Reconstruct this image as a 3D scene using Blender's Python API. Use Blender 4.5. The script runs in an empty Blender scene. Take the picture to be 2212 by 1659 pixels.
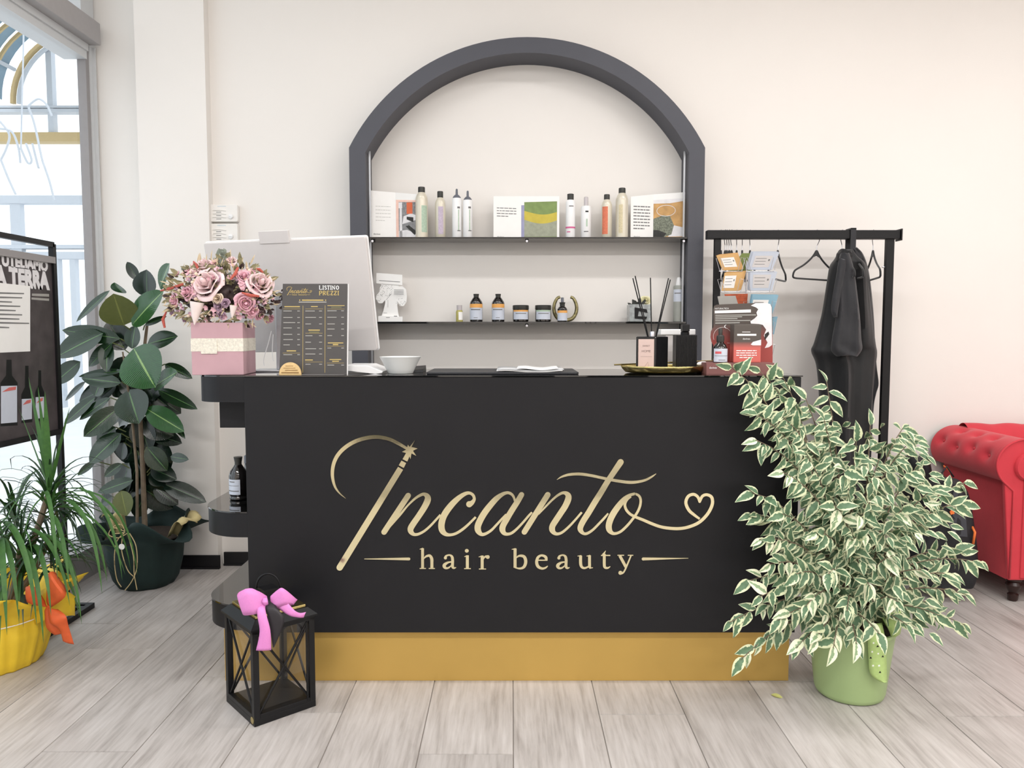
import bpy, math, random
from mathutils import Vector, Matrix, Euler, noise
R_ = random.Random(7)
PI = math.pi
SC = bpy.context.scene
COL = SC.collection
# ------------------------------------------------------------------ camera
FPX, CX, CY, HOR, CAMZ = 1660.0, 1106.0, 829.5, 715.0, 1.26
PITCH = math.atan((CY - HOR) / FPX)
cam = bpy.data.cameras.new('camera'); camo = bpy.data.objects.new('camera', cam); COL.objects.link(camo)
cam.sensor_width = 36.0; cam.lens = FPX / 2212 * 36.0; cam.clip_start = 0.05; cam.clip_end = 200
camo.location = (0, 0, CAMZ); camo.rotation_euler = (PI / 2 - PITCH, 0, 0)
SC.camera = camo
# ------------------------------------------------------------------ world and exposure
W = bpy.data.worlds.new('world'); SC.world = W; W.use_nodes = True
bgn = W.node_tree.nodes['Background']; bgn.inputs[0].default_value = (0.86, 0.94, 1.0, 1); bgn.inputs[1].default_value = 1.7
SC.view_settings.view_transform = 'Standard'; SC.view_settings.look = 'None'
SC.view_settings.gamma = 1.0; SC.view_settings.use_curve_mapping = False
SC.view_settings.exposure = 0.0
CEIL = 3.4
def area_light(name, x, y, z, sx, sy, power, col=(1, 0.985, 0.98), rot=(0, 0, 0)):
    l = bpy.data.lights.new(name, 'AREA'); l.shape = 'RECTANGLE'; l.size = sx; l.size_y = sy
    l.energy = power; l.color = col
    o = bpy.data.objects.new(name, l); o.location = (x, y, z); o.rotation_euler = rot; COL.objects.link(o)
    return o
LAMPS = [(x, y) for y in (2.45, -0.15, -2.6) for x in (-0.9, 1.2, 3.3)]
for (x, y) in LAMPS:
    area_light('lamp_light', x, y, CEIL - 0.075, 1.5, 0.14, (12 if x < 0 else 20) if y > 2 else (53 if y > -1 else 38))
# ------------------------------------------------------------------ projection helpers: pixel of the photograph -> point in the room
_cp, _sp = math.cos(PITCH), math.sin(PITCH)
def ray(px, py):
    u = (px - CX) / FPX; v = (CY - py) / FPX
    return Vector((u, _cp + v * _sp, v * _cp - _sp))
def P(px, py, Y):
    d = ray(px, py); t = Y / d.y
    return Vector((d.x * t, Y, CAMZ + d.z * t))
def FP(px, py, z=0.0):
    d = ray(px, py); t = (z - CAMZ) / d.z
    return Vector((d.x * t, d.y * t, z))
def MPP(Y): return Y / FPX
def lin(c):
    c = c / 255.0
    return c / 12.92 if c <= 0.04045 else ((c + 0.055) / 1.055) ** 2.4
def rgb(r, g, b):
    m = .3 * r + .55 * g + .15 * b; k = 0.12        # washed-out haze mixed into every material colour as slight muting
    return (lin(r + (m - r) * k), lin(g + (m - g) * k), lin(b + (m - b) * k), 1.0)
# ------------------------------------------------------------------ materials
def mat(name, col, rough=0.5, metal=0.0, var=0.06, scale=30.0, bump=0.0, bscale=None, spec=0.5, trans=0.0, ior=1.45,
        emit=None, coat=0.0, objvar=0.0, alpha=1.0, sheen=0.0):
    m = bpy.data.materials.new(name); m.use_nodes = True
    nt = m.node_tree; b = nt.nodes['Principled BSDF']
    N, L = nt.nodes, nt.links
    b.inputs['Base Color'].default_value = col
    b.inputs['Roughness'].default_value = rough; b.inputs['Metallic'].default_value = metal
    b.inputs['Specular IOR Level'].default_value = spec; b.inputs['IOR'].default_value = ior
    b.inputs['Transmission Weight'].default_value = trans
    b.inputs['Coat Weight'].default_value = coat
    b.inputs['Sheen Weight'].default_value = sheen
    b.inputs['Alpha'].default_value = alpha
    tc = N.new('ShaderNodeTexCoord')
    nz = N.new('ShaderNodeTexNoise'); nz.inputs['Scale'].default_value = scale; nz.inputs['Detail'].default_value = 3
    L.new(tc.outputs['Object'], nz.inputs['Vector'])
    out = None
    if var > 0 or objvar > 0:
        hsv = N.new('ShaderNodeHueSaturation'); hsv.inputs['Color'].default_value = col
        mr = N.new('ShaderNodeMapRange'); L.new(nz.outputs['Fac'], mr.inputs['Value'])
        mr.inputs['From Min'].default_value = 0.3; mr.inputs['From Max'].default_value = 0.7
        mr.inputs['To Min'].default_value = 1 - var; mr.inputs['To Max'].default_value = 1 + var
        last = mr.outputs[0]
        if objvar > 0:
            oi = N.new('ShaderNodeObjectInfo'); m2 = N.new('ShaderNodeMapRange'); L.new(oi.outputs['Random'], m2.inputs['Value'])
            m2.inputs['To Min'].default_value = 1 - objvar; m2.inputs['To Max'].default_value = 1 + objvar
            mm = N.new('ShaderNodeMath'); mm.operation = 'MULTIPLY'; L.new(last, mm.inputs[0]); L.new(m2.outputs[0], mm.inputs[1]); last = mm.outputs[0]
        L.new(last, hsv.inputs['Value']); L.new(hsv.outputs[0], b.inputs['Base Color'])
    if bump > 0:
        n2 = N.new('ShaderNodeTexNoise'); n2.inputs['Scale'].default_value = bscale or scale * 4; n2.inputs['Detail'].default_value = 4
        L.new(tc.outputs['Object'], n2.inputs['Vector'])
        bp = N.new('ShaderNodeBump'); bp.inputs['Strength'].default_value = bump; bp.inputs['Distance'].default_value = 0.004
        L.new(n2.outputs['Fac'], bp.inputs['Height']); L.new(bp.outputs[0], b.inputs['Normal'])
    if emit:
        b.inputs['Emission Color'].default_value = emit[0]; b.inputs['Emission Strength'].default_value = emit[1]
    m.diffuse_color = col
    return m
def glassmat(name, col=(1, 1, 1, 1), rough=0.0, mixw=0.92):
    # thin clear pane: mostly transparent with a glossy sheen
    m = bpy.data.materials.new(name); m.use_nodes = True; nt = m.node_tree; N, L = nt.nodes, nt.links
    for n in list(N): N.remove(n)
    o = N.new('ShaderNodeOutputMaterial'); t = N.new('ShaderNodeBsdfTransparent'); g = N.new('ShaderNodeBsdfGlossy')
    t.inputs[0].default_value = col; g.inputs['Roughness'].default_value = rough
    fr = N.new('ShaderNodeFresnel'); fr.inputs[0].default_value = 1.45; mx = N.new('ShaderNodeMixShader')
    ge = N.new('ShaderNodeNewGeometry'); iv = N.new('ShaderNodeMath'); iv.operation = 'SUBTRACT'; iv.inputs[0].default_value = 1.0; L.new(ge.outputs['Backfacing'], iv.inputs[1])
    ml = N.new('ShaderNodeMath'); ml.operation = 'MULTIPLY'; L.new(fr.outputs[0], ml.inputs[0]); L.new(iv.outputs[0], ml.inputs[1]); L.new(ml.outputs[0], mx.inputs[0]); L.new(t.outputs[0], mx.inputs[1]); L.new(g.outputs[0], mx.inputs[2]); L.new(mx.outputs[0], o.inputs[0])
    return m
M = {}
M['wall'] = mat('wall_paint', rgb(238, 233, 227), 0.8, var=0.012, scale=1.5, bump=0.03, bscale=220)
M['ceil'] = mat('ceiling_paint', rgb(240, 238, 234), 0.85, var=0.01, scale=2)
M['black'] = mat('black_laminate', rgb(26, 26, 29), 0.45, var=0.05, scale=6, bump=0.05, bscale=500, spec=0.32)
M['arch'] = mat('charcoal_paint', rgb(80, 81, 89), 0.5, var=0.03, scale=5, bump=0.04, bscale=400, spec=0.35)
M['bglass'] = mat('black_glass', rgb(16, 17, 17), 0.03, var=0.0, coat=0.6, spec=0.9)
M['bbase'] = mat('black_baseboard', rgb(22, 22, 26), 0.4, var=0.03)
M['goldbase'] = mat('gold_plinth_panel', rgb(202, 162, 78), 0.36, metal=0.35, var=0.04, scale=3, spec=0.4)
M['gold'] = mat('gold_mirror_acrylic', rgb(240, 230, 184), 0.10, metal=1.0, var=0.03, scale=14, bump=0.02, bscale=40)
M['brass'] = mat('brass', rgb(206, 186, 116), 0.25, metal=1.0, var=0.15, scale=60, bump=0.1, bscale=200)
M['bmetal'] = mat('black_metal', rgb(20, 20, 22), 0.42, var=0.05, spec=0.35)
M['chrome'] = mat('chrome', rgb(205, 205, 212), 0.3, metal=1.0, var=0.0)
M['white'] = mat('white_plastic', rgb(240, 240, 240), 0.35, var=0.01)
M['silver'] = mat('silver_metal', rgb(190, 193, 198), 0.35, metal=0.6, var=0.03)
M['monitor'] = mat('monitor_back', rgb(214, 209, 207), 0.5, var=0.01)
M['paper'] = mat('white_paper', rgb(248, 247, 244), 0.7, var=0.01)
M['ink'] = mat('grey_ink', rgb(120, 120, 120), 0.8, var=0.02)
M['inkd'] = mat('dark_ink', rgb(50, 50, 52), 0.8, var=0.02)
M['inkw'] = mat('white_ink', rgb(240, 240, 238), 0.7, var=0.0)
M['inklite'] = mat('pale_ink', rgb(168, 166, 160), 0.7, var=0.0)
M['inkgold'] = mat('gold_ink', rgb(206, 178, 98), 0.5, var=0.03)
M['inkolive'] = mat('olive_ink', rgb(112, 110, 78), 0.6, var=0.03)
M['glass'] = glassmat('clear_glass')
M['wframe'] = mat('white_window_frame', rgb(208, 210, 212), 0.4, var=0.01)
M['gframe'] = mat('grey_window_frame', rgb(150, 146, 146), 0.5, var=0.02)
M['beam'] = mat('grey_beam', rgb(168, 164, 164), 0.6, var=0.02)
M['soil'] = mat('potting_soil', rgb(50, 38, 28), 0.95, var=0.4, scale=80, bump=0.8)
def mat_plank():
    m = bpy.data.materials.new('grey_wood_plank'); m.use_nodes = True; nt = m.node_tree; N, L = nt.nodes, nt.links
    b = nt.nodes['Principled BSDF']; tc = N.new('ShaderNodeTexCoord'); oi = N.new('ShaderNodeObjectInfo')
    add = N.new('ShaderNodeVectorMath'); add.operation = 'ADD'
    sc_ = N.new('ShaderNodeVectorMath'); sc_.operation = 'SCALE'; sc_.inputs[3].default_value = 37.0
    cmb = N.new('ShaderNodeCombineXYZ'); L.new(oi.outputs['Random'], cmb.inputs[0]); L.new(oi.outputs['Random'], cmb.inputs[1])
    L.new(cmb.outputs[0], sc_.inputs[0]); L.new(tc.outputs['Object'], add.inputs[0]); L.new(sc_.outputs[0], add.inputs[1])
    mp = N.new('ShaderNodeMapping'); mp.inputs['Scale'].default_value = (1.0, 0.13, 1.0); L.new(add.outputs[0], mp.inputs[0])
    n1 = N.new('ShaderNodeTexNoise'); n1.inputs['Scale'].default_value = 14; n1.inputs['Detail'].default_value = 7; n1.inputs['Roughness'].default_value = 0.65
    n1.inputs['Distortion'].default_value = 0.6
    L.new(mp.outputs[0], n1.inputs['Vector'])
    mp2 = N.new('ShaderNodeMapping'); mp2.inputs['Scale'].default_value = (1.0, 0.06, 1.0); L.new(add.outputs[0], mp2.inputs[0])
    n2 = N.new('ShaderNodeTexNoise'); n2.inputs['Scale'].default_value = 85; n2.inputs['Detail'].default_value = 5; L.new(mp2.outputs[0], n2.inputs['Vector'])
    n3 = N.new('ShaderNodeTexNoise'); n3.inputs['Scale'].default_value = 2.6; n3.inputs['Detail'].default_value = 2; L.new(add.outputs[0], n3.inputs['Vector'])
    cr = N.new('ShaderNodeValToRGB'); e = cr.color_ramp.elements
    e[0].position = 0.30; e[0].color = rgb(138, 130, 124); e[1].position = 0.72; e[1].color = rgb(206, 200, 196)
    x = cr.color_ramp.elements.new(0.5); x.color = rgb(181, 174, 169)
    mx = N.new('ShaderNodeMath'); mx.operation = 'MULTIPLY_ADD'; mx.inputs[1].default_value = 0.36; L.new(n2.outputs[0], mx.inputs[0])
    ma = N.new('ShaderNodeMath'); ma.operation = 'MULTIPLY_ADD'; ma.inputs[1].default_value = 0.5; ma.inputs[2].default_value = -0.025; L.new(n1.outputs[0], ma.inputs[0])
    mb = N.new('ShaderNodeMath'); mb.operation = 'MULTIPLY_ADD'; mb.inputs[1].default_value = 0.2; L.new(n3.outputs[0], mb.inputs[0]); L.new(ma.outputs[0], mb.inputs[2])
    L.new(mb.outputs[0], mx.inputs[2]); L.new(mx.outputs[0], cr.inputs[0])
    hs = N.new('ShaderNodeHueSaturation'); mr = N.new('ShaderNodeMapRange'); L.new(oi.outputs['Random'], mr.inputs[0])
    mr.inputs['To Min'].default_value = 0.93; mr.inputs['To Max'].default_value = 1.06; L.new(mr.outputs[0], hs.inputs['Value'])
    L.new(cr.outputs[0], hs.inputs['Color']); L.new(hs.outputs[0], b.inputs['Base Color'])
    b.inputs['Roughness'].default_value = 0.42; b.inputs['Specular IOR Level'].default_value = 0.35
    bp = N.new('ShaderNodeBump'); bp.inputs['Strength'].default_value = 0.25; bp.inputs['Distance'].default_value = 0.002
    L.new(n2.outputs[0], bp.inputs['Height']); L.new(bp.outputs[0], b.inputs['Normal'])
    return m
M['plank'] = mat_plank()
M['joint'] = mat('plank_joint', rgb(140, 132, 124), 0.8)
def mat_leaf(name, g1, g2, edge=None, rough=0.3, spec=0.5, midrib=None, under=None, thr=0.30):
    # uses uv: u across (0..1), v along (0..1)
    m = bpy.data.materials.new(name); m.use_nodes = True; nt = m.node_tree; N, L = nt.nodes, nt.links
    b = nt.nodes['Principled BSDF']; uv = N.new('ShaderNodeUVMap'); sp = N.new('ShaderNodeSeparateXYZ'); L.new(uv.outputs[0], sp.inputs[0])
    geo = N.new('ShaderNodeNewGeometry'); tc = N.new('ShaderNodeTexCoord')
    nz = N.new('ShaderNodeTexNoise'); nz.inputs['Scale'].default_value = 55; nz.inputs['Detail'].default_value = 2; L.new(geo.outputs['Position'], nz.inputs['Vector'])
    mx = N.new('ShaderNodeMix'); mx.data_type = 'RGBA'; L.new(nz.outputs[0], mx.inputs[0]); mx.inputs[6].default_value = g1; mx.inputs[7].default_value = g2
    last = mx.outputs[2]
    d = N.new('ShaderNodeMath'); d.operation = 'SUBTRACT'; d.inputs[1].default_value = 0.5; L.new(sp.outputs[0], d.inputs[0])
    a = N.new('ShaderNodeMath'); a.operation = 'ABSOLUTE'; L.new(d.outputs[0], a.inputs[0])
    if edge:
        n4 = N.new('ShaderNodeTexNoise'); n4.inputs['Scale'].default_value = 90; L.new(geo.outputs['Position'], n4.inputs['Vector'])
        s = N.new('ShaderNodeMath'); s.operation = 'MULTIPLY_ADD'; s.inputs[1].default_value = 0.55; L.new(n4.outputs[0], s.inputs[0]); L.new(a.outputs[0], s.inputs[2])
        g = N.new('ShaderNodeMapRange'); L.new(s.outputs[0], g.inputs[0]); g.inputs['From Min'].default_value = thr + 0.27; g.inputs['From Max'].default_value = thr + 0.31
        m2 = N.new('ShaderNodeMix'); m2.data_type = 'RGBA'; L.new(g.outputs[0], m2.inputs[0]); L.new(last, m2.inputs[6]); m2.inputs[7].default_value = edge
        last = m2.outputs[2]
    if midrib:
        g = N.new('ShaderNodeMapRange'); L.new(a.outputs[0], g.inputs[0]); g.inputs['From Min'].default_value = 0.012; g.inputs['From Max'].default_value = 0.03
        m3 = N.new('ShaderNodeMix'); m3.data_type = 'RGBA'; L.new(g.outputs[0], m3.inputs[0]); m3.inputs[6].default_value = midrib; L.new(last, m3.inputs[7])
        last = m3.outputs[2]
    if under:
        m5 = N.new('ShaderNodeMix'); m5.data_type = 'RGBA'; L.new(geo.outputs['Backfacing'], m5.inputs[0]); L.new(last, m5.inputs[6]); m5.inputs[7].default_value = under
        last = m5.outputs[2]
    L.new(last, b.inputs['Base Color']); b.inputs['Roughness'].default_value = rough; b.inputs['Specular IOR Level'].default_value = spec
    # lateral veins
    wv = N.new('ShaderNodeTexWave'); wv.inputs['Scale'].default_value = 9; wv.bands_direction = 'Y'; wv.inputs['Distortion'].default_value = 0.3
    sk = N.new('ShaderNodeVectorMath'); sk.operation = 'ADD'; cb = N.new('ShaderNodeCombineXYZ'); mm = N.new('ShaderNodeMath'); mm.operation = 'MULTIPLY'; mm.inputs[1].default_value = -0.35
    L.new(a.outputs[0], mm.inputs[0]); L.new(mm.outputs[0], cb.inputs[1]); L.new(uv.outputs[0], sk.inputs[0]); L.new(cb.outputs[0], sk.inputs[1]); L.new(sk.outputs[0], wv.inputs['Vector'])
    bp = N.new('ShaderNodeBump'); bp.inputs['Strength'].default_value = 0.12; bp.inputs['Distance'].default_value = 0.003; L.new(wv.outputs['Fac'], bp.inputs['Height']); L.new(bp.outputs[0], b.inputs['Normal'])
    return m
# ------------------------------------------------------------------ mesh building
def ease(o, label=None, cat=None, group=None, kind=None):
    if label: o['label'] = label
    if cat: o['category'] = cat
    if group: o['group'] = group
    if kind: o['kind'] = kind
    return o
def thing(name, loc, label=None, cat=None, group=None, kind=None, rz=0.0):
    o = bpy.data.objects.new(name, None); COL.objects.link(o); o.location = loc; o.rotation_euler = (0, 0, rz)
    o.empty_display_size = 0.05
    return ease(o, label, cat, group, kind)
class MB:
    def __init__(s): s.v = []; s.f = []; s.uv = {}; s.mi = {}
    def add(s, vs, fs, T=None, mi=0):
        b = len(s.v)
        for p in vs:
            p = Vector(p); s.v.append(T @ p if T else p)
        for f in fs:
            if mi: s.mi[len(s.f)] = mi
            s.f.append([b + i for i in f])
        return s
    def box(s, x0, x1, y0, y1, z0, z1, T=None, mi=0):
        vs = [(x, y, z) for z in (z0, z1) for y in (y0, y1) for x in (x0, x1)]
        return s.add(vs, [(0, 2, 3, 1), (4, 5, 7, 6), (0, 1, 5, 4), (2, 6, 7, 3), (0, 4, 6, 2), (1, 3, 7, 5)], T, mi)
    def hexa(s, bottom, top, mi=0):   # 4 + 4 points
        return s.add(list(bottom) + list(top), [(3, 2, 1, 0), (4, 5, 6, 7), (0, 1, 5, 4), (1, 2, 6, 5), (2, 3, 7, 6), (3, 0, 4, 7)], None, mi)
    def prism(s, poly, a, b, T=None):  # poly in (x,z), extruded over y a..b
        n = len(poly); vs = [(x, a, z) for x, z in poly] + [(x, b, z) for x, z in poly]
        return s.add(vs, [list(range(n)), list(range(2 * n - 1, n - 1, -1))] + [(i, i + n, (i + 1) % n + n, (i + 1) % n) for i in range(n)], T)
    def slab(s, poly, z0, z1, T=None):  # poly in (x,y)
        n = len(poly); vs = [(x, y, z0) for x, y in poly] + [(x, y, z1) for x, y in poly]
        return s.add(vs, [list(range(n - 1, -1, -1)), list(range(n, 2 * n))] + [(i, (i + 1) % n, (i + 1) % n + n, i + n) for i in range(n)], T)
    def lathe(s, prof, seg=24, T=None, sx=1, sy=1):
        vs = []; fs = []; n = len(prof)
        for (r, z) in prof:
            for k in range(seg):
                a = 2 * PI * k / seg; vs.append((r * math.cos(a) * sx, r * math.sin(a) * sy, z))
        for i in range(n - 1):
            for k in range(seg):
                k2 = (k + 1) % seg; fs.append((i * seg + k, i * seg + k2, (i + 1) * seg + k2, (i + 1) * seg + k))
        if prof[0][0] > 1e-5: fs.append([k for k in range(seg - 1, -1, -1)])
        if prof[-1][0] > 1e-5: fs.append([(n - 1) * seg + k for k in range(seg)])
        return s.add(vs, fs, T)
    def tube(s, pts, r, seg=8, closed=False, T=None):
        pts = [Vector(p) for p in pts]; n = len(pts); rs = r if isinstance(r, (list, tuple)) else [r] * n
        vs = []; fs = []; up = None
        for i, p in enumerate(pts):
            if closed: t = pts[(i + 1) % n] - pts[i - 1]
            else: t = pts[min(i + 1, n - 1)] - pts[max(i - 1, 0)]
            t.normalize()
            if up is None: up = Vector((0, 0, 1)) if abs(t.z) < 0.9 else Vector((0, 1, 0))
            sd = t.cross(up)
            if sd.length < 1e-4: sd = t.orthogonal()
            sd.normalize(); up = sd.cross(t).normalized()
            for k in range(seg):
                a = 2 * PI * k / seg; vs.append(p + (sd * math.cos(a) + up * math.sin(a)) * rs[i])
        m = n if closed else n - 1
        for i in range(m):
            j = (i + 1) % n
            for k in range(seg):
                k2 = (k + 1) % seg; fs.append((i * seg + k, i * seg + k2, j * seg + k2, j * seg + k))
        if not closed: fs += [list(range(seg - 1, -1, -1)), [(n - 1) * seg + k for k in range(seg)]]
        return s.add(vs, fs, T)
    def grid(s, fn, nu, nv, T=None, mi=0, uv=False, wrapu=False):
        vs = [fn(i / nu, j / nv) for j in range(nv + 1) for i in range(nu + (0 if wrapu else 1))]
        w = nu if wrapu else nu + 1; fs = []; f0 = len(s.f)
        for j in range(nv):
            for i in range(nu):
                i2 = (i + 1) % w if wrapu else i + 1
                fs.append((j * w + i, j * w + i2, (j + 1) * w + i2, (j + 1) * w + i))
                if uv: s.uv[f0 + len(fs) - 1] = [(i / nu, j / nv), ((i + 1) / nu, j / nv), ((i + 1) / nu, (j + 1) / nv), (i / nu, (j + 1) / nv)]
        return s.add(vs, fs, T, mi)
    def mesh(s, name, mats, smooth=False):
        me = bpy.data.meshes.new(name); me.from_pydata([tuple(v) for v in s.v], [], s.f)
        for m in (mats if isinstance(mats, (list, tuple)) else [mats]): me.materials.append(m)
        for k, i in s.mi.items(): me.polygons[k].material_index = i
        if s.uv:
            ul = me.uv_layers.new(name='UVMap')
            for pi, co in s.uv.items():
                for li, c in zip(me.polygons[pi].loop_indices, co): ul.data[li].uv = c
        if smooth:
            me.polygons.foreach_set('use_smooth', [True] * len(me.polygons))
            if smooth != 'all': me.set_sharp_from_angle(angle=math.radians(smooth if smooth is not True else 38))
        me.update(); return me
    def build(s, name, mats, parent=None, smooth=False, world=True, bevel=0, label=None, cat=None, group=None, kind=None, solid=0, sub=0):
        me = s.mesh(name, mats, smooth); o = bpy.data.objects.new(name, me); COL.objects.link(o)
        if parent:
            o.parent = parent
            if world: o.matrix_parent_inverse = pinv(parent)
        if bevel:
            b = o.modifiers.new('bevel', 'BEVEL'); b.width = bevel; b.segments = 2; b.limit_method = 'ANGLE'
        if solid:
            b = o.modifiers.new('solid', 'SOLIDIFY'); b.thickness = solid; b.offset = 0
        if sub:
            b = o.modifiers.new('sub', 'SUBSURF'); b.levels = sub; b.render_levels = sub
        return ease(o, label, cat, group, kind)
def wm(o):
    m = o.matrix_basis.copy()
    if o.parent: m = wm(o.parent) @ o.matrix_parent_inverse @ m
    return m
def pinv(parent): return wm(parent).inverted()
def copy_tree(o, parent=None, kids=None):
    c = o.copy(); COL.objects.link(c); c.parent = parent
    for ch in [x for x in bpy.data.objects if x.parent == o]: copy_tree(ch, c)
    return c
def frame(origin, xdir, ydir):
    """matrix whose local x, y lie in a surface (z is the outward normal)"""
    x = Vector(xdir).normalized(); y = Vector(ydir); y = (y - x * y.dot(x)).normalized(); z = x.cross(y)
    return Matrix(((x.x, y.x, z.x, origin[0]), (x.y, y.y, z.y, origin[1]), (x.z, y.z, z.z, origin[2]), (0, 0, 0, 1)))
def cr(pts, n=6, closed=False):
    """Catmull-Rom through tuples of any length"""
    out = []; N = len(pts)
    def g(i): return pts[i % N] if closed else pts[max(0, min(N - 1, i))]
    for i in range(N if closed else N - 1):
        p0, p1, p2, p3 = g(i - 1), g(i), g(i + 1), g(i + 2)
        for k in range(n):
            t = k / n
            out.append(tuple(0.5 * (2 * b + (c - a) * t + (2 * a - 5 * b + 4 * c - d) * t * t + (3 * b - a - 3 * c + d) * t ** 3) for a, b, c, d in zip(p0, p1, p2, p3)))
    if not closed: out.append(tuple(pts[-1]))
    return out
def stroke(mb, pts, T, z0, z1, spline=True, round0=False, round1=False, n=6):
    """pen stroke (x,y,w) turned into an extruded ribbon, in the local frame T"""
    if spline and len(pts) > 2: pts = cr(pts, n)
    L = []; Rr = []
    N = len(pts)
    ds = []
    for i in range(N):
        a = pts[max(0, i - 1)]; b = pts[min(N - 1, i + 1)]
        d = Vector((b[0] - a[0], b[1] - a[1])); d = d.normalized() if d.length > 1e-9 else Vector((1, 0)); ds.append(d)
    def cap(p, d, w, k):
        out = []
        for j in range(1, 6):
            an = PI * j / 6; nn = Vector((-d.y, d.x))
            out.append(Vector((p[0], p[1])) + (nn * math.cos(an) + d * math.sin(an) * k) * w / 2)
        return out
    for i, (x, y, w) in enumerate(pts):
        nn = Vector((-ds[i].y, ds[i].x)); L.append(Vector((x, y)) + nn * w / 2); Rr.append(Vector((x, y)) - nn * w / 2)
    vs = [(p.x, p.y, z1) for p in L] + [(p.x, p.y, z1) for p in Rr] + [(p.x, p.y, z0) for p in L] + [(p.x, p.y, z0) for p in Rr]
    fs = []
    for i in range(N - 1):
        fs.append((i, N + i, N + i + 1, i + 1)); fs.append((i, i + 1, 2 * N + i + 1, 2 * N + i)); fs.append((N + i, 3 * N + i, 3 * N + i + 1, N + i + 1))
    fs.append((0, 2 * N, 3 * N, N)); fs.append((N - 1, 2 * N - 1, 4 * N - 1, 3 * N - 1))
    mb.add(vs, fs, T)
    for (flag, p, d, q0, q1) in ((round1, pts[-1], ds[-1], L[-1], Rr[-1]), (round0, pts[0], -ds[0], Rr[0], L[0])):
        if flag:
            c = [q0] + cap(p, d, p[2], 1.0) + [q1]; m = len(c)
            mb.add([(a.x, a.y, z1) for a in c] + [(a.x, a.y, z0) for a in c], [list(range(m - 1, -1, -1))] + [(i, i + 1, m + i + 1, m + i) for i in range(m - 1)], T)
def quad(mb, T, x0, y0, x1, y1, z=0.0, mi=0):
    mb.add([(x0, y0, z), (x1, y0, z), (x1, y1, z), (x0, y1, z)], [(0, 1, 2, 3)], T, mi)
def lines(mb, T, x0, y0, x1, y1, n, th=0.45, z=0.0, rnd=None, center=False, fill=1.0):
    """rows of illegible small print as word-length dashes, y downwards from y1 to y0"""
    rnd = rnd or R_; h = (y1 - y0) / n
    for i in range(n):
        yc = y1 - (i + 0.5) * h; w = (x1 - x0) * (1 if fill == 1 and i < n - 1 else rnd.uniform(0.45, 1)) * (fill if fill != 1 else 1)
        a = (x0 + x1) / 2 - w / 2 if center else x0; e = a + w
        while a < e:
            l = rnd.uniform(0.10, 0.26) * (x1 - x0); b = min(e, a + l)
            quad(mb, T, a, yc - h * th / 2, b, yc + h * th / 2, z); a = b + 0.03 * (x1 - x0)
def text(s, size, T, material, parent, name='lettering', ex=0.0003, sx=1.0, align='CENTER', bold=0.0, label=None):
    cu = bpy.data.curves.new('t', 'FONT'); cu.body = s; cu.size = size; cu.extrude = ex; cu.align_x = align; cu.offset = bold
    cu.resolution_u = 3
    t = bpy.data.objects.new('t', cu); me = bpy.data.meshes.new_from_object(t); bpy.data.objects.remove(t)
    me.transform(T @ Matrix.Diagonal((sx, 1, 1, 1))); me.materials.clear(); me.materials.append(material)
    o = bpy.data.objects.new(name, me); COL.objects.link(o)
    if parent: o.parent = parent; o.matrix_parent_inverse = pinv(parent)
    return ease(o, label)
def rrect(x0, y0, x1, y1, r, n=5):
    out = []
    for (cx, cy, a0) in ((x1 - r, y0 + r, -PI / 2), (x1 - r, y1 - r, 0), (x0 + r, y1 - r, PI / 2), (x0 + r, y0 + r, PI)):
        for k in range(n + 1): a = a0 + PI / 2 * k / n; out.append((cx + r * math.cos(a), cy + r * math.sin(a)))
    return out
# ================================================================== ROOM
YW = FP(1106, 1220).y                      # back wall
XL = -2.215; XR = 4.6; YB = -4.3
YF = FP(1200, 1470.5).y - 0.03                    # counter front
def S(name, mb, m, **k): return mb.build(name, m, kind='structure', **k)
fl = S('floor', MB().box(XL - 0.1, XR + 0.1, YB, YW + 0.2, -0.06, -0.0035), M['joint'])
PWD = 0.283
pm = {}
kx0, kx1 = -9, 17
for k in range(kx0, kx1):
    x0 = 0.004 + k * PWD; off = ((k * 0.47 + 0.13 * (k % 3)) % 1.0) * 1.25; y = YB - off
    while y < YW + 0.05:
        a, b_ = max(y, YB), min(y + 1.25, YW + 0.05); xa, xb = max(x0, XL - 0.05), min(x0 + PWD, XR)
        if b_ - a > 0.05 and xb - xa > 0.02:
            key = (round(xb - xa, 3), round(b_ - a, 3))
            if key not in pm:
                w, l = (xb - xa) / 2 - 0.0009, (b_ - a) / 2 - 0.0009
                pm[key] = MB().hexa([(-w, -l, -0.004), (w, -l, -0.004), (w, l, -0.004), (-w, l, -0.004)],
                                    [(-w + .001, -l + .001, 0), (w - .001, -l + .001, 0), (w - .001, l - .001, 0), (-w + .001, l - .001, 0)]).mesh('plank', M['plank'])
            o = bpy.data.objects.new('plank', pm[key]); COL.objects.link(o); o.parent = fl; o.location = ((xa + xb) / 2, (a + b_) / 2, 0)
        y += 1.25
S('ceiling', MB().box(XL - 0.1, XR + 0.1, YB, YW + 0.3, CEIL, CEIL + 0.1), M['ceil'])
S('wall_back', MB().box(P(453, 600, YW).x - 0.3, XR + 0.1, YW, YW + 0.2, 0, CEIL), M['wall'])
YP = YW - 0.06; xp0 = P(304, 500, YP).x; xp1 = P(455, 600, YP).x
S('wall_pilaster', MB().box(xp0, xp1, YP, YW + 0.19, 0, CEIL), M['wall'])
S('wall_corner', MB().box(XL - 0.02, xp0 + 0.02, YW + 0.07, YW + 0.2, 0, CEIL), M['wall'])
S('wall_right', MB().box(XR, XR + 0.1, YB, YW, 0, CEIL), M['wall'])
S('wall_front', MB().box(XL - 0.1, XR + 0.1, YB - 0.1, YB, 0, CEIL), M['wall'])
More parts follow.
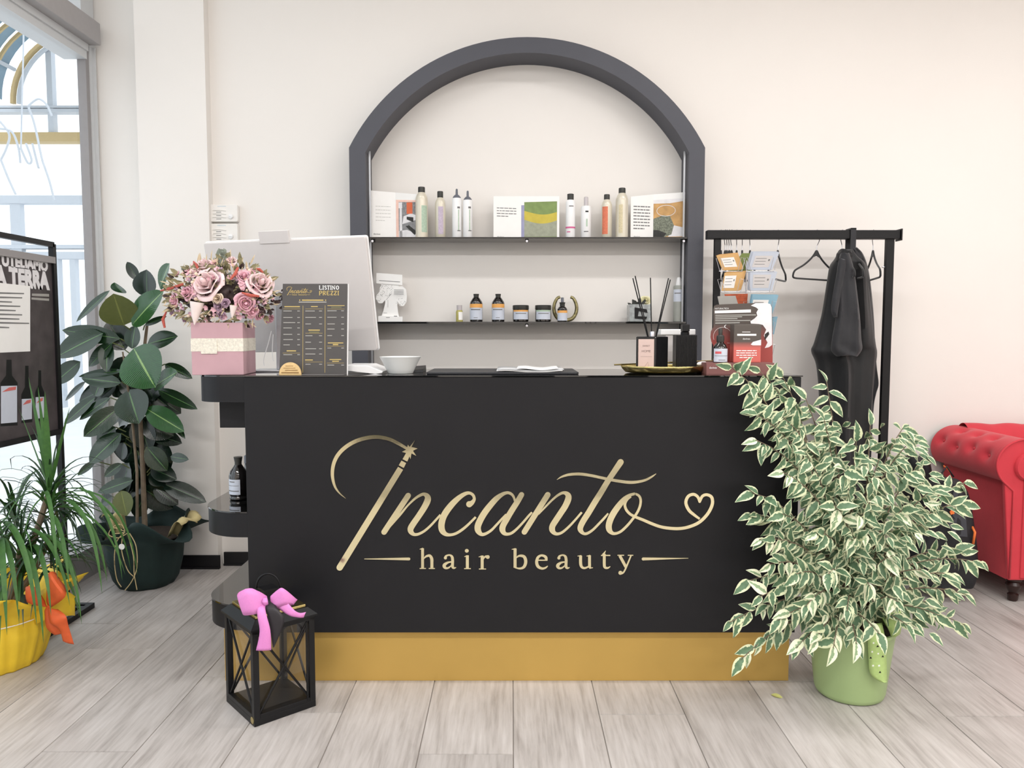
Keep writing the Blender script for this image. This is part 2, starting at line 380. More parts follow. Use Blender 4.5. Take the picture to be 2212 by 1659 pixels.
def baseboard(name, pts, h=0.072, t=0.012):
    mb = MB()
    for a, b_ in zip(pts[:-1], pts[1:]):
        x0, x1 = sorted((a[0], b_[0])); y0, y1 = sorted((a[1], b_[1]))
        mb.box(x0 - (t if x0 == x1 else 0), x1 + (t if x0 == x1 else 0), y0 - t, y1, 0.0005, h); 
        mb.box(x0, x1, y0 - t - 0.008, y1, 0.0005, 0.012)
    return S(name, mb, M['bbase'])
baseboard('baseboard_back', [(xp1 + .012, YW), (XR, YW)])
baseboard('baseboard_pilaster', [(xp0, YP), (xp1 + .012, YP)])
baseboard('baseboard_corner', [(XL, YW + 0.07), (xp0, YW + 0.07)])
# ---- window wall on the left
YJ = 4.10
S('wall_left', MB().box(XL - 0.16, XL, YB, 0.2, 0, CEIL), M['wall'])
w1 = thing('window_1', (XL, 2.2, 0), kind='structure')
zb0, zb1 = 2.735, 2.845
MB().box(XL - 0.03, XL + 0.015, YJ - 0.03, YJ, 0.1, zb0).build('frame_upright', M['gframe'], w1)
MB().box(XL - 0.03, XL + 0.02, YJ, YW + 0.07, 0.1, zb0).box(XL - 0.03, XL + 0.036, YJ + .025, YJ + .032, 0.1, zb0).build('frame_upright', M['wframe'], w1)
MB().box(XL - 0.1, XL + 0.02, 1.9, 1.96, 0.1, zb0).build('frame_upright', M['wframe'], w1)
MB().box(XL - 0.1, XL + 0.02, 0.2, 0.26, 0.1, zb0).build('frame_upright', M['wframe'], w1)
MB().box(XL - 0.1, XL + 0.02, 0.2, YW, 2.66, zb0).box(XL - .02, XL + .03, 0.2, YW, 2.70, zb0).build('frame_transom', M['wframe'], w1)
MB().box(XL - 0.12, XL + 0.05, 0.2, YW + 0.06, 0.0, 0.15).build('sill', M['gframe'], w1, label='low grey metal sill of the shop window')
MB().box(XL - 0.02, XL - 0.014, 0.24, YJ - 0.01, 0.14, 2.67).build('pane', M['glass'], w1)
MB().box(XL - 0.05, XL - 0.042, 0.24, YW, 2.84, CEIL).build('pane', M['glass'], w1, label='upper window pane above the beam')
MB().box(XL - 0.08, XL + 0.03, YW - 0.06, YW + 0.06, zb1, CEIL).build('frame_upright', M['wframe'], w1)
MB().box(XL - 0.2, XL + 0.085, 0.2, YW + 0.02, zb0, zb1).build('beam', M['beam'], w1, bevel=0.004, label='wide grey beam across the shop window')
# ================================================================== OUTSIDE
M['owhite'] = mat('outside_white_steel', rgb(196, 202, 210), 0.6, var=0.02)
M['otan'] = mat('outside_tan_steel', rgb(196, 168, 112), 0.6, var=0.04)
M['opanel'] = mat('outside_canopy_panel', rgb(120, 152, 172), 0.5, var=0.06, scale=4)
M['opave'] = mat('outside_paving', rgb(225, 225, 225), 0.8, var=0.04, scale=3)
M['ograss'] = mat('outside_brown', rgb(120, 92, 66), 0.8, var=0.04, scale=3)
S('ground_outside', MB().box(-30, XL - 0.12, -8, 30, -0.08, -0.02), M['opave'])
YO = 12.0
fac = thing('arcade_front', (-8, YO, 0), 'white glazed steel arcade front with arched tan truss seen outside the shop window', 'arcade')
def OX(px): return P(px, 400, YO).x
def OZ(py): return P(1106, py, YO).z
xo0, xo1 = OX(-330), OX(330)
for (y0, y1, m, dy) in ((231, 236, 'owhite', 0), (238, 245, 'owhite', 0), (289, 309, 'otan', 0.02), (424, 441, 'owhite', 0), (530, 538, 'owhite', 0), (545, 560, 'owhite', 0)):
    MB().box(xo0, xo1, YO - 0.08 - dy, YO + 0.08, OZ(y1), OZ(y0)).build('cross_beam', M[m], fac)
for (x0, x1, y0, y1) in ((24, 46, 441, 880), (114, 126, 60, 288), (-60, -48, 245, 424), (114, 124, 545, 880), (148, 160, 545, 880), (70, 80, 545, 880), (230, 250, 60, 880), (-20, -8, 545, 880)):
    MB().box(OX(x0), OX(x1), YO - 0.06, YO + 0.05, max(0, OZ(y1)), OZ(y0)).build('mullion', M['owhite'], fac)
vc, vr, vz = OX(197), abs(OX(197) - OX(45)), OZ(228)
def arcpts(r, y, n=28, a0=0, a1=PI): return [(vc - r * math.cos(a0 + (a1 - a0) * k / n), y, vz + r * 0.98 * math.sin(a0 + (a1 - a0) * k / n)) for k in range(n + 1)]
MB().tube(arcpts(vr, YO - 0.1), 0.045, 6).build('arch_truss', M['otan'], fac)
MB().tube(arcpts(vr - 0.09, YO - 0.1), 0.035, 6).build('arch_truss', M['owhite'], fac)
cano = thing('barrel_canopy', (vc, 9.5, vz), 'striped blue grey barrel canopy on tan ribs outside above the shop window', 'canopy')
for k in range(16):
    y = YO - 0.3 - k * 0.3
    if y < 7: break
    MB().grid(lambda u, v: (vc - (vr + .04) * math.cos(u * PI), y - 0.2 * v, vz + (vr + .04) * math.sin(u * PI)), 24, 1).build('canopy_panel', M['opanel'], cano, solid=0.01)
    MB().tube(arcpts(vr + 0.02, y - 0.25), 0.03, 5).build('rib', M['otan'], cano)
for k in (4, 10, 16, 22):
    a = PI * k / 28; MB().tube([(vc - vr * math.cos(a), YO - .2, vz + vr * math.sin(a)), (vc - vr * math.cos(a), 7.1, vz + vr * math.sin(a))], 0.03, 5).build('purlin', M['owhite'], cano)
for (x, zt) in ((vc - vr, vz), (vc + vr, vz)):
    MB().box(x - .05, x + .05, 7.1, 7.2, -0.02, zt).build('post', M['owhite'], cano)
# curved wires stand in for a decoration reflected in the window pane
deco = thing('reflected_wires', P(60, 300, 5.6), 'thin curved wires standing in for reflections in the shop window', 'decoration')
for pts in (((0, 262), (20, 290), (14, 320), (2, 345)), ((60, 230), (82, 214), (100, 225), (112, 250)), ((62, 232), (75, 270), (90, 340), (97, 362)), ((45, 320), (60, 352), (68, 345), (56, 310)), ((70, 310), (82, 358), (84, 362)),
            ((2, 345), (18, 385), (34, 420)), ((0, 278), (26, 285), (40, 320), (44, 352)), ((97, 362), (108, 395), (117, 432))):
    mb = MB(); q = cr([tuple(P(a, b_, 5.6)) for a, b_ in pts], 5); mb.tube(q, 0.008, 5); mb.build('wire', M['owhite'], deco)
MB().tube([P(45, 320, 5.6), P(50, 120, 5.6), P(60, -500, 5.6)], 0.006, 5).build('cable', M['owhite'], deco)
# ================================================================== ARCH SHELF UNIT
ax = 1138.5; YA = YW - 0.175
A = thing('arch_display_shelf', (P(ax, 700, YA).x, YW - 0.09, 0), 'tall charcoal arched frame against the wall with two thin black glass shelves', 'shelf unit')
def AX(px, py=400): return P(px, py, YA).x
def AZ(py): return P(1106, py, YA).z
xa0, xa1 = AX(754, 330), AX(1523, 330); zsh = AZ(319); ztop = AZ(80)
xi0, xi1 = AX(789, 340), AX(1489, 340); zish = AZ(330); zit = AZ(114)
def arc(x0, x1, zs, zt, n=48):
    c = (x1 - x0) / 2; s = zt - zs; r = (c * c + s * s) / (2 * s); a = math.asin(min(1, c / r)); cz = zt - r; xm = (x0 + x1) / 2
    if s > c: a = PI - a
    return [(xm + r * math.sin(-a + 2 * a * k / n), cz + r * math.cos(-a + 2 * a * k / n)) for k in range(n + 1)]
so, si = arc(xa0, xa1, zsh, ztop), arc(xi0, xi1, zish, zit)
mb = MB(); n = len(so)
vs = []; fs = []
for (yy) in (YA, YW - 0.001):
    for a, b_ in zip(so, si): vs += [(a[0], yy, a[1]), (b_[0], yy, b_[1])]
for i in range(n - 1):
    a = 2 * i; h = 2 * n
    fs += [(a, a + 1, a + 3, a + 2), (h + a, h + a + 2, h + a + 3, h + a + 1), (a, a + 2, h + a + 2, h + a), (a + 1, h + a + 1, h + a + 3, a + 3)]
mb.add(vs, fs); mb.build('arch', M['arch'], A, smooth=30)
for (x0, x1, s) in ((xa0, xi0, 1), (xi1, xa1, -1)):
    zo, zi = (zsh, zish)
    pl = [(x0, 0.001), (x1, 0.001), (x1, zi if s > 0 else zo), (x0, zo if s > 0 else zi)]
    MB().prism(pl, YA, YW - 0.001).build('post', M['arch'], A)
xr0, xr1 = xi0, xi1
ZS1, ZS2 = P(1138, 512, YA + .01).z, P(1138, 695, YA + .01).z
for k, z in enumerate((ZS1, ZS2)):
    s_ = MB().box(xi0 + .001, xi1 - .001, YA + 0.008, YW - 0.004, z - 0.009, z).build('shelf', M['bglass'], A, label='thin black glass shelf')
    for x in (AX(802), AX(1138.5), AX(1480)):
        MB().box(x - .008, x + .008, YA + 0.02, YA + 0.05, z - 0.022, z - 0.0092).build('bracket', M['bmetal'], s_)
        MB().lathe([(0.006, -0.004), (0.006, 0.004)], 12, Matrix.Translation((x, YA + 0.014, z - 0.02)) @ Matrix.Rotation(PI / 2, 4, 'X')).build('screw', M['chrome'], s_)
for x in (xi0 + .012, xi1 - .012):
    MB().box(x - .004, x + .004, YA + 0.05, YA + 0.06, 0.3, zish + 0.02).build('rail', M['silver'], A)
# ================================================================== COUNTER
def FXc(px, py): return P(px, py, YF).x
def FZc(py): return P(1106, py, YF).z
ZT = FZc(811); ZTu = ZT - 0.005; ZBL = FZc(1366.5); XC0, XC1 = FXc(531, 1000), FXc(1731, 820)
YCB = YF + 0.46
C_ = thing('reception_counter', ((XC0 + XC1) / 2, YF + 0.3, 0), 'black reception counter with gold lettering, gold plinth and rounded end shelves', 'counter')
MB().box(XC0, XC1, YF, YCB, ZBL, ZTu - 0.0008).build('front_body', M['black'], C_, bevel=0.0015)
MB().box(FXc(478, 1400), XC1 - 0.008, YF + 0.03, YCB - 0.02, 0.0006, ZBL).build('plinth', M['goldbase'], C_, label='gold plinth under the counter')
def rounded(x0, x1, y0, y1, r, n=14):
    pts = [(x1, y0), (x1, y1)]
    for k in range(n + 1): a = PI / 2 + PI / 2 * k / n; pts.append((x0 + r + r * math.cos(a), y1 - r + r * math.sin(a)))
    for k in range(n + 1): a = PI + PI / 2 * k / n; pts.append((x0 + r + r * math.cos(a), y0 + r + r * math.sin(a)))
    return pts[::-1]
def endshelf(x0, zt, zb, yd, r, nm='end_shelf', x1=None, both=True):
    pts = rounded(x0, (x1 or XC0) + 0.0, YF + 0.0012, yd, r)
    o = MB().slab(pts, zb, zt - 0.0055).build(nm, M['black'], C_, smooth=30, label='rounded black end shelf')
    MB().slab([(x, y) for x, y in rounded(x0 - .002, (x1 or XC0) - .001, YF + 0.0005, yd, r)], zt - 0.005, zt).build('glass_top', M['bglass'], o)
endshelf(FXc(414.5, 850), ZT, FZc(869), YCB, 0.10)
endshelf(FXc(417, 1130), FZc(1106), FZc(1161), YF + 0.70, 0.17)
endshelf(FXc(425, 1330), FZc(1308), FZc(1362), YF + 0.74, 0.17)
MB().box(XC0 - .002, XC1 + 0.004, YF - 0.003, YCB, ZTu, ZT).build('glass_top', M['bglass'], C_, label='black glass countertop')
MB().box(FXc(453, 900), XC0 - 0.002, YF + 0.09, YCB - .02, FZc(931) , FZc(869.5)).build('side_box', M['black'], C_, bevel=0.001)
MB().box(XC0 + 0.02, XC0 + 0.04, YCB - 0.01, YF + 0.7, 0.001, FZc(1106) - .006).build('rear_panel', M['black'], C_)
MB().box(XC0 + 0.04, XC1 - 0.1, YCB + .01, YF + 0.7, FZc(950) - .03, FZc(950)).build('work_top', M['black'], C_)
MB().box(XC1 - 0.12, XC1 - 0.1, YCB + .002, YF + 0.7, 0.001, FZc(950) - .031).build('rear_panel', M['black'], C_)
# ---- gold lettering, traced as pen strokes on the counter front
TF = Matrix(((1, 0, 0, 0), (0, 0, -1, YF - 0.0002), (0, 1, 0, 0), (0, 0, 0, 1)))   # local x,y -> x,z ; local z -> toward the viewer
def glyph(name, strokes, Z, parent, m, depth=0.004, T=TF, conv=None, label=None):
    ox, oy, sc = Z; mb = MB()
    for i, st in enumerate(strokes):
        opts = {}; pts = st
        if isinstance(st, tuple) and isinstance(st[0], list): pts, fl_ = st; opts = dict(round0='0' in fl_, round1='1' in fl_, spline='L' not in fl_)
        q = []
        for (x, y, w) in pts:
            px, py = ox + x * sc, oy + y * sc
            if conv: X, Z_, k = conv(px, py)
            else: p = P(px, py, YF); X, Z_, k = p.x, p.z, YF / FPX
            q.append((X, Z_, w * sc * k))
        stroke(mb, q, T, 0.0, depth + 0.00012 * i, **opts)
    return mb.build(name, m, parent, label=label)
ZB_, ZC_, ZD_, ZE_, ZF_ = (700, 920, .1989), (820, 1030, .1085), (1020, 1030, .1085), (1200, 980, .1145), (1080, 960, .226)
S_I = [([(238, 785, 3), (165, 722, 16), (115, 640, 27), (93, 520, 36), (112, 395, 40), (170, 292, 42), (270, 205, 42), (400, 145, 42), (560, 118, 40), (700, 140, 38), (800, 185, 36), (895, 240, 30), (930, 262, 26)], ''),
       ([(833, 458, 64), (172, 1535, 70)], 'L1'), ([(868, 388, 58), (840, 440, 62)], 'L'), ([(933, 266, 44), (880, 372, 58)], 'L')]
S_star = [(990, 150), (952, 226), (1018, 243), (968, 268), (1003, 322), (952, 296), (940, 358), (922, 300), (848, 280), (902, 250), (912, 200), (932, 226)]
S_n = [([(572, 368, 112), (92, 1095, 112)], 'L01'),
       ([(200, 1000, 30), (420, 740, 45), (560, 570, 38), (700, 435, 46), (800, 368, 56), (880, 340, 66), (945, 375, 104), (962, 450, 128), (900, 590, 124), (785, 770, 120), (680, 920, 122), (622, 1020, 122), (630, 1090, 104), (690, 1140, 68), (780, 1132, 55), (900, 1068, 50), (1020, 963, 48), (1120, 855, 45), (1215, 750, 45)], '')]
S_c = [([(1787, 540, 128), (1840, 510, 92), (1885, 440, 62), (1862, 360, 58), (1790, 318, 62), (1700, 335, 78), (1580, 412, 100), (1450, 535, 122), (1335, 680, 130), (1265, 810, 130), (1233, 950, 130), (1248, 1060, 122), (1310, 1130, 88), (1400, 1150, 60), (1520, 1122, 56), (1650, 1042, 55), (1770, 940, 50), (1915, 795, 45)], '0')]
S_a = [([(850, 480, 40), (826, 395, 48), (775, 335, 56), (700, 312, 60), (600, 345, 78), (480, 432, 108), (355, 570, 122), (245, 715, 128), (160, 860, 130), (112, 985, 130), (125, 1075, 118), (185, 1137, 76), (265, 1128, 60), (380, 1058, 52), (480, 955, 48), (590, 835, 46), (680, 740, 40)], ''),
       ([(982, 350, 108), (900, 490, 114), (785, 670, 118), (685, 840, 120), (615, 965, 122), (602, 1045, 120), (635, 1112, 90), (700, 1135, 62), (790, 1110, 56), (900, 1020, 50), (1020, 892, 46), (1120, 775, 46), (1190, 700, 40)], '0')]
S_n2 = [([(1503, 352, 114), (1038, 1092, 112)], 'L01'),
        ([(1320, 745, 20), (1450, 600, 38), (1600, 447, 43), (1720, 352, 50), (1820, 312, 62), (1900, 350, 106), (1912, 430, 126), (1855, 570, 124), (1765, 710, 122), (1665, 860, 122), (1598, 970, 120), (1592, 1050, 116), (1635, 1112, 82), (1705, 1130, 60), (1800, 1092, 52), (1930, 980, 48), (2060, 840, 44), (2180, 700, 44)], '')]
S_t = [([(1225, 155, 118), (1080, 370, 108), (980, 520, 108), (860, 720, 112), (740, 910, 114), (620, 1110, 114), (530, 1250, 114), (472, 1365, 110), (470, 1435, 98), (520, 1495, 62), (590, 1500, 54), (700, 1432, 48), (820, 1312, 46), (930, 1195, 44), (990, 1120, 30)], '0'),
       ([(22, 488, 6), (120, 430, 35), (260, 390, 50), (450, 380, 56), (650, 405, 54), (850, 447, 52), (1000, 480, 54), (1200, 515, 57), (1400, 537, 58), (1560, 525, 52), (1700, 490, 45), (1820, 425, 34), (1895, 372, 8)], '')]
S_o = [([(1500, 750, 50), (1400, 778, 60), (1300, 850, 92), (1200, 965, 112), (1100, 1105, 120), (1035, 1230, 120), (1002, 1345, 118), (1012, 1430, 108), (1060, 1488, 72), (1130, 1500, 54), (1230, 1460, 50), (1350, 1350, 50), (1450, 1230, 48), (1540, 1100, 48), (1590, 980, 48), (1602, 870, 48), (1570, 790, 48), (1500, 752, 45)], ''),
       ([(1420, 800, 44), (1345, 860, 52), (1305, 950, 52), (1330, 1050, 52), (1400, 1130, 52), (1500, 1185, 54), (1650, 1245, 56), (1800, 1310, 58), (1950, 1365, 58), (2096, 1395, 60), (2310, 1408, 60), (2507, 1376, 60), (2705, 1288, 62), (2862, 1132, 62), (2950, 954, 62), (2940, 820, 60), (2852, 770, 56), (2765, 798, 56), (2714, 900, 50)], '1'),
       ([(2714, 900, 50), (2676, 808, 54), (2596, 762, 58), (2498, 800, 60), (2453, 918, 60), (2508, 1056, 60), (2606, 1146, 54), (2714, 1225, 42)], '')]
S_d1 = [([(55, 270, 10), (765, 270, 46)], 'L1')]
Zh, Zy = (780, 1170, .1356), (1090, 1170, .18535)
S_h = [([(982, 100, 46), (982, 422, 46)], 'L'), ([(935, 116, 8), (990, 103, 28)], 'L'), ([(935, 421, 16), (1036, 421, 16)], 'L'), ([(1002, 265, 14), (1040, 228, 32), (1095, 218, 44), (1126, 262, 50), (1130, 330, 48), (1130, 412, 48)], ''), ([(1080, 421, 16), (1178, 421, 16)], 'L')]
S_al = [([(1345, 253, 52), (1358, 222, 32), (1410, 208, 26), (1448, 232, 42), (1460, 290, 46), (1458, 385, 46), (1480, 414, 34), (1516, 404, 10)], '0'), ([(1442, 315, 20), (1380, 328, 34), (1332, 362, 52), (1328, 392, 52), (1352, 415, 38), (1395, 410, 28), (1442, 372, 18)], '')]
S_il = [([(1684, 140, 62), (1686, 140, 62)], 'L01'), ([(1694, 212, 48), (1694, 422, 48)], 'L'), ([(1645, 234, 8), (1704, 220, 26)], 'L'), ([(1643, 423, 16), (1750, 423, 16)], 'L')]
S_r = [([(1930, 216, 48), (1930, 428, 48)], 'L'), ([(1873, 238, 8), (1938, 224, 26)], 'L'), ([(1878, 429, 16), (1992, 429, 16)], 'L'), ([(1945, 280, 14), (1975, 235, 30), (2018, 238, 64)], '1')]
S_b = [([(122, 75, 36), (122, 300, 36)], 'L'), ([(82, 86, 6), (128, 80, 22)], 'L'), ([(136, 182, 14), (175, 160, 26), (228, 172, 36), (246, 230, 38), (226, 288, 34), (180, 308, 24), (120, 298, 14)], '')]
S_e = [([(375, 212, 14), (498, 212, 14)], 'L'), ([(485, 218, 30), (478, 175, 34), (430, 156, 26), (388, 180, 32), (373, 235, 36), (390, 285, 36), (435, 308, 28), (475, 300, 22), (503, 278, 10)], '')]
S_u = [([(885, 158, 34), (885, 250, 36), (900, 292, 30), (935, 303, 24), (978, 284, 18)], ''), ([(848, 164, 6), (892, 160, 20)], 'L'), ([(988, 155, 34), (988, 300, 34)], 'L'), ([(953, 164, 6), (995, 158, 20)], 'L'), ([(985, 304, 18), (1028, 298, 8)], 'L')]
S_t2 = [([(1160, 140, 34), (1160, 265, 34), (1170, 296, 30), (1200, 302, 22), (1230, 284, 8)], ''), ([(1146, 152, 34), (1177, 100, 4)], 'L'), ([(1122, 156, 14), (1230, 156, 14)], 'L')]
S_y = [([(1340, 160, 34), (1412, 292, 34)], 'L'), ([(1470, 160, 18), (1408, 308, 20), (1380, 355, 22), (1348, 358, 50)], '1'), ([(1313, 154, 12), (1390, 154, 12)], 'L'), ([(1433, 154, 12), (1497, 154, 12)], 'L')]
S_a2 = [([((x - 1345) * .7316 + 632, (y - 255) * .7316 + 187, w * .7316) for x, y, w in s[0]], s[1]) for s in S_al]
S_d2 = [([(1612, 197, 35), (2138, 189, 4)], 'L0')]
LOGO = [('script_letter', S_I, ZB_), ('script_letter', S_n, ZC_), ('script_letter', S_c, ZC_), ('script_letter', S_a, ZD_), ('script_letter', S_n2, ZD_), ('script_letter', S_t, ZE_), ('script_letter', S_o, ZE_),
        ('dash', S_d1, Zh), ('letter', S_h, Zh), ('letter', S_al, Zh), ('letter', S_il, Zh), ('letter', S_r, Zh), ('letter', S_b, Zy), ('letter', S_e, Zy), ('letter', S_a2, Zy), ('letter', S_u, Zy), ('letter', S_t2, Zy), ('letter', S_y, Zy), ('dash', S_d2, Zy)]
for i, (nm, st, Z) in enumerate(LOGO):
    glyph(nm, st, Z, C_, M['gold'], depth=0.004 + 0.00005 * i, label={0: 'gold letter I shaped like a wand with arc', 6: 'gold letter o with swash and heart'}.get(i))
mb = MB(); q = [P(700 + x * .1989, 920 + y * .1989, YF) for x, y in S_star]; c0 = P(700 + 935 * .1989, 920 + 264 * .1989, YF)
vs = [(p.x, YF - .0056, p.z) for p in q] + [(p.x, YF, p.z) for p in q] + [(c0.x, YF - .0056, c0.z)]; n = len(q)
mb.add(vs, [(2 * n, (i + 1) % n, i) for i in range(n)] + [(i, (i + 1) % n, (i + 1) % n + n, i + n) for i in range(n)]); mb.build('star', M['gold'], C_)
# ================================================================== SHELF ITEMS
YS = YA + 0.075
def patch(mb, r, z0, z1, a0, a1, n=10, dr=0.0004, T=None):
    """curved label wrapped on a cylinder; angle 0 looks at the viewer (-y)"""
    vs = []
    for k in range(n + 1):
        a = a0 + (a1 - a0) * k / n
        for z in (z0, z1): vs.append(((r + dr) * math.sin(a), -(r + dr) * math.cos(a), z))
    return mb.add(vs, [(2 * k, 2 * k + 2, 2 * k + 3, 2 * k + 1) for k in range(n)], T)
def bottle(name, label, cat, cx, zb, Y, body, parts, prints=(), group=None):
    """body/parts profiles in photo pixels (radius, height); everything scaled to the distance Y"""
    k = MPP(Y); p = P(cx, 600, Y); t = thing(name, (p.x, Y, zb), label, cat, group)
    T = Matrix.Translation((p.x, Y, zb + 0.0004))
    bm, prof, sg = body
    b0 = MB().lathe([(r * k, h * k) for r, h in prof], 28, T).build('body', bm, t, smooth=35)
    for (pn, pmat, pr) in parts: MB().lathe([(r * k, h * k) for r, h in pr], 24, T).build(pn, pmat, t, smooth=35)
    for (pn, pmat, r, z0, z1, a0, a1) in prints:
        m_ = MB(); patch(m_, r * k, z0 * k, z1 * k, math.radians(a0), math.radians(a1), T=T, dr=0.0004 if pn == 'label' else 0.0009); m_.build(pn, pmat, t)
    return t
M['cream'] = mat('cream_lacquer', rgb(218, 210, 190), 0.28, var=0.02, metal=0.15)
M['cap'] = mat('dark_cap', rgb(52, 52, 48), 0.4, var=0.05)
M['capg'] = mat('grey_cap', rgb(98, 102, 112), 0.4)
M['amber'] = mat('dark_amber_glass', rgb(20, 16, 15), 0.06, var=0.0, spec=0.8, coat=0.5)
M['lgreen'] = mat('green_label', rgb(176, 200, 176), 0.6, scale=120, var=0.1)
M['llilac'] = mat('lilac_label', rgb(196, 180, 200), 0.6, scale=120, var=0.1)
M['lorange'] = mat('orange_label', rgb(226, 118, 84), 0.6, scale=120, var=0.1)
M['lcream'] = mat('cream_label', rgb(214, 200, 160), 0.6, scale=160, var=0.12)
M['lpink'] = mat('pink_band', rgb(224, 92, 150), 0.6)
M['lblue'] = mat('pale_blue_label', rgb(205, 212, 226), 0.6, var=0.02)
M['lyel'] = mat('orange_yellow_band', rgb(244, 172, 84), 0.6, var=0.02)
M['oil'] = mat('yellow_oil', rgb(214, 204, 110), 0.1, trans=0.4, var=0.03)
M['frost'] = mat('frosted_plastic', rgb(215, 208, 210), 0.3, trans=0.3, var=0.0)
def spray(cx, top, capy, hw, lab, labmat, a0, a1, z0, z1, capw=None):
    H = 512.5 - top; hc = 512.5 - capy; cw = capw or hw * 0.55; s = hw
    return bottle('hairspray_can', lab, 'bottle', cx, ZS1, YS, (M['cream'], [(s * .93, 0), (s, 1.2), (s, hc - hw * 1.35), (s * .97, hc - hw * .95), (s * .82, hc - hw * .45), (cw * 1.05, hc - 1), (cw, hc)], 0),
                  [('cap', M['cap'], [(cw, hc), (cw * 1.02, hc + 1), (cw * 1.02, H - 1.2), (cw * .93, H), (0, H)])], [('label', labmat, s, z0, z1, a0, a1)] if labmat else [], group='hair products on the top shelf')
spray(912, 404.5, 416, 13.3, 'largest cream spray can with green label beside left open brochure', M['lgreen'], 5, 62, 12, 68)
spray(952, 413.5, 427, 11.2, 'shorter cream spray can with lilac label, second from the left', M['llilac'], -18, 38, 8, 66)
spray(1309.5, 420, 431, 11.2, 'cream spray can with orange label on the top shelf', M['lorange'], -62, 5, 8, 66)
spray(1342, 406.5, 417.5, 13.3, 'tall cream spray can without coloured label beside right open brochure', M['lcream'], -38, 0, 10, 70)
for (cx, top, lab) in ((987.5, 408, 'white tube bottle with grey nozzle, the taller of two side by side'), (1011, 412, 'white tube bottle with grey nozzle, the shorter of two side by side')):
    t = bottle('foam_bottle', lab, 'bottle', cx, ZS1, YS, (M['white'], [(9.6, 0), (10.2, 1), (10.2, 82 - (top - 408)), (9.2, 84.5 - (top - 408)), (0, 85 - (top - 408))], 0),
           [('collar', M['capg'], [(8.6, 84 - (top - 408)), (8.4, 87 - (top - 408)), (4.5, 91.5 - (top - 408)), (0, 92 - (top - 408))]), ('nozzle', M['capg'], [(2.8, 90 - (top - 408)), (2.2, 103 - (top - 408)), (1, 104.6 - (top - 408)), (0, 104.8 - (top - 408))])],
           [('label', M['lgreen'], 10.2, 16, 60, 20, 32), ('print', M['ink'], 10.2, 62, 66, 10, 42), ('print', M['ink'], 10.2, 14.5, 16.5, 10, 50)], group='hair products on the top shelf')
bottle('hairspray_can', 'white spray can with a pink band and dark cap', 'bottle', 1231.5, ZS1, YS, (M['white'], [(9.6, 0), (10, 1), (10, 76), (9, 79), (6.8, 81)], 0),
       [('cap', M['cap'], [(6.9, 81), (7, 93), (6.4, 93.6), (0, 93.7)])], [('band', M['lpink'], 10, 20.5, 24, -80, 80), ('print', M['ink'], 10, 66, 68, -20, 35), ('print', M['lpink'], 10, 12, 14, -50, -5)], group='hair products on the top shelf')
bottle('pump_bottle', 'all white bottle with translucent cap between pink banded and orange labelled cans', 'bottle', 1265, ZS1, YS, (M['white'], [(10.4, 0), (11, 1), (11, 64), (10, 67.5), (5, 69)], 0),
       [('cap', M['frost'], [(5, 69), (4.6, 86), (3.6, 87.5), (0, 87.6)])], [('print', M['inkd'], 11, 54, 57, -12, 22), ('print', M['lgreen'], 11, 24, 40, -4, 12), ('print', M['ink'], 11, 12.5, 14.5, -28, 22)], group='hair products on the top shelf')
# lower shelf
def shampoo(cx, lab):
    bottle('shampoo_bottle', lab, 'bottle', cx, ZS2, YS, (M['amber'], [(13.2, 0), (13.8, 1.2), (13.8, 39), (12.6, 43), (8, 50), (6.3, 52)], 0),
           [('cap', M['cap'], [(5.6, 50), (5.4, 54), (6.2, 59.6), (0, 60)])], [('label', M['lblue'], 13.8, 4.5, 38, -72, 72), ('band', M['lyel'], 13.8, 30, 38, -72, 72), ('print', M['ink'], 13.8, 25, 27, -50, 40), ('print', M['ink'], 13.8, 8, 9, -20, 15)], group='dark product bottles on the lower shelf')
shampoo(1028.5, 'dark bottle with orange topped blue label, left one of the pair')
shampoo(1076, 'dark bottle with orange topped blue label, nearer the two jars')
for (cx, lab, top) in ((1125, 'black lidded jar with orange edge on its label', M['lyel']), (1173.5, 'black lidded jar with plain pale label beside the horseshoe', M['lgreen'])):
    bottle('mask_jar', lab, 'jar', cx, ZS2, YS, (M['amber'], [(15.5, 0), (17.2, 1.5), (17.2, 26), (16, 27.5)], 0),
           [('lid', M['cap'], [(17.3, 26.5), (17.6, 28), (17.4, 34.5), (16.4, 35.6), (0, 35.8)])], [('label', M['lblue'], 17.2, 5, 25, -62, 62), ('band', top, 17.2, 21.5, 25, -62, 62), ('print', M['ink'], 17.2, 17, 18.5, -40, 40)], group='lidded jars on the lower shelf')
bottle('dropper_bottle', 'small dark dropper bottle standing in front of the horseshoe', 'bottle', 1215, ZS2, YS - 0.02, (M['amber'], [(10, 0), (10.6, 1), (10.6, 27), (8, 31), (5.5, 33)], 0),
       [('collar', M['cap'], [(5.6, 33), (5.4, 37), (6.6, 41.5), (0, 42)]), ('dropper', M['capg'], [(3.1, 41), (3.1, 51), (2.4, 52), (0, 52)])], [('label', M['lblue'], 10.6, 2.5, 24, -75, 75), ('band', M['lyel'], 10.6, 19, 24, -75, 75)])
bottle('sample_bottle', 'tiny clear bottle of yellow oil with pale cap', 'bottle', 992, ZS2, YS, (M['oil'], [(7.2, 0), (7.6, 0.8), (7.6, 21), (6, 25)], 0),
       [('cap', M['frost'], [(5.8, 25), (5.8, 35.5), (0, 36)])], [('label', M['paper'], 7.6, 4, 21, -10, 75)])
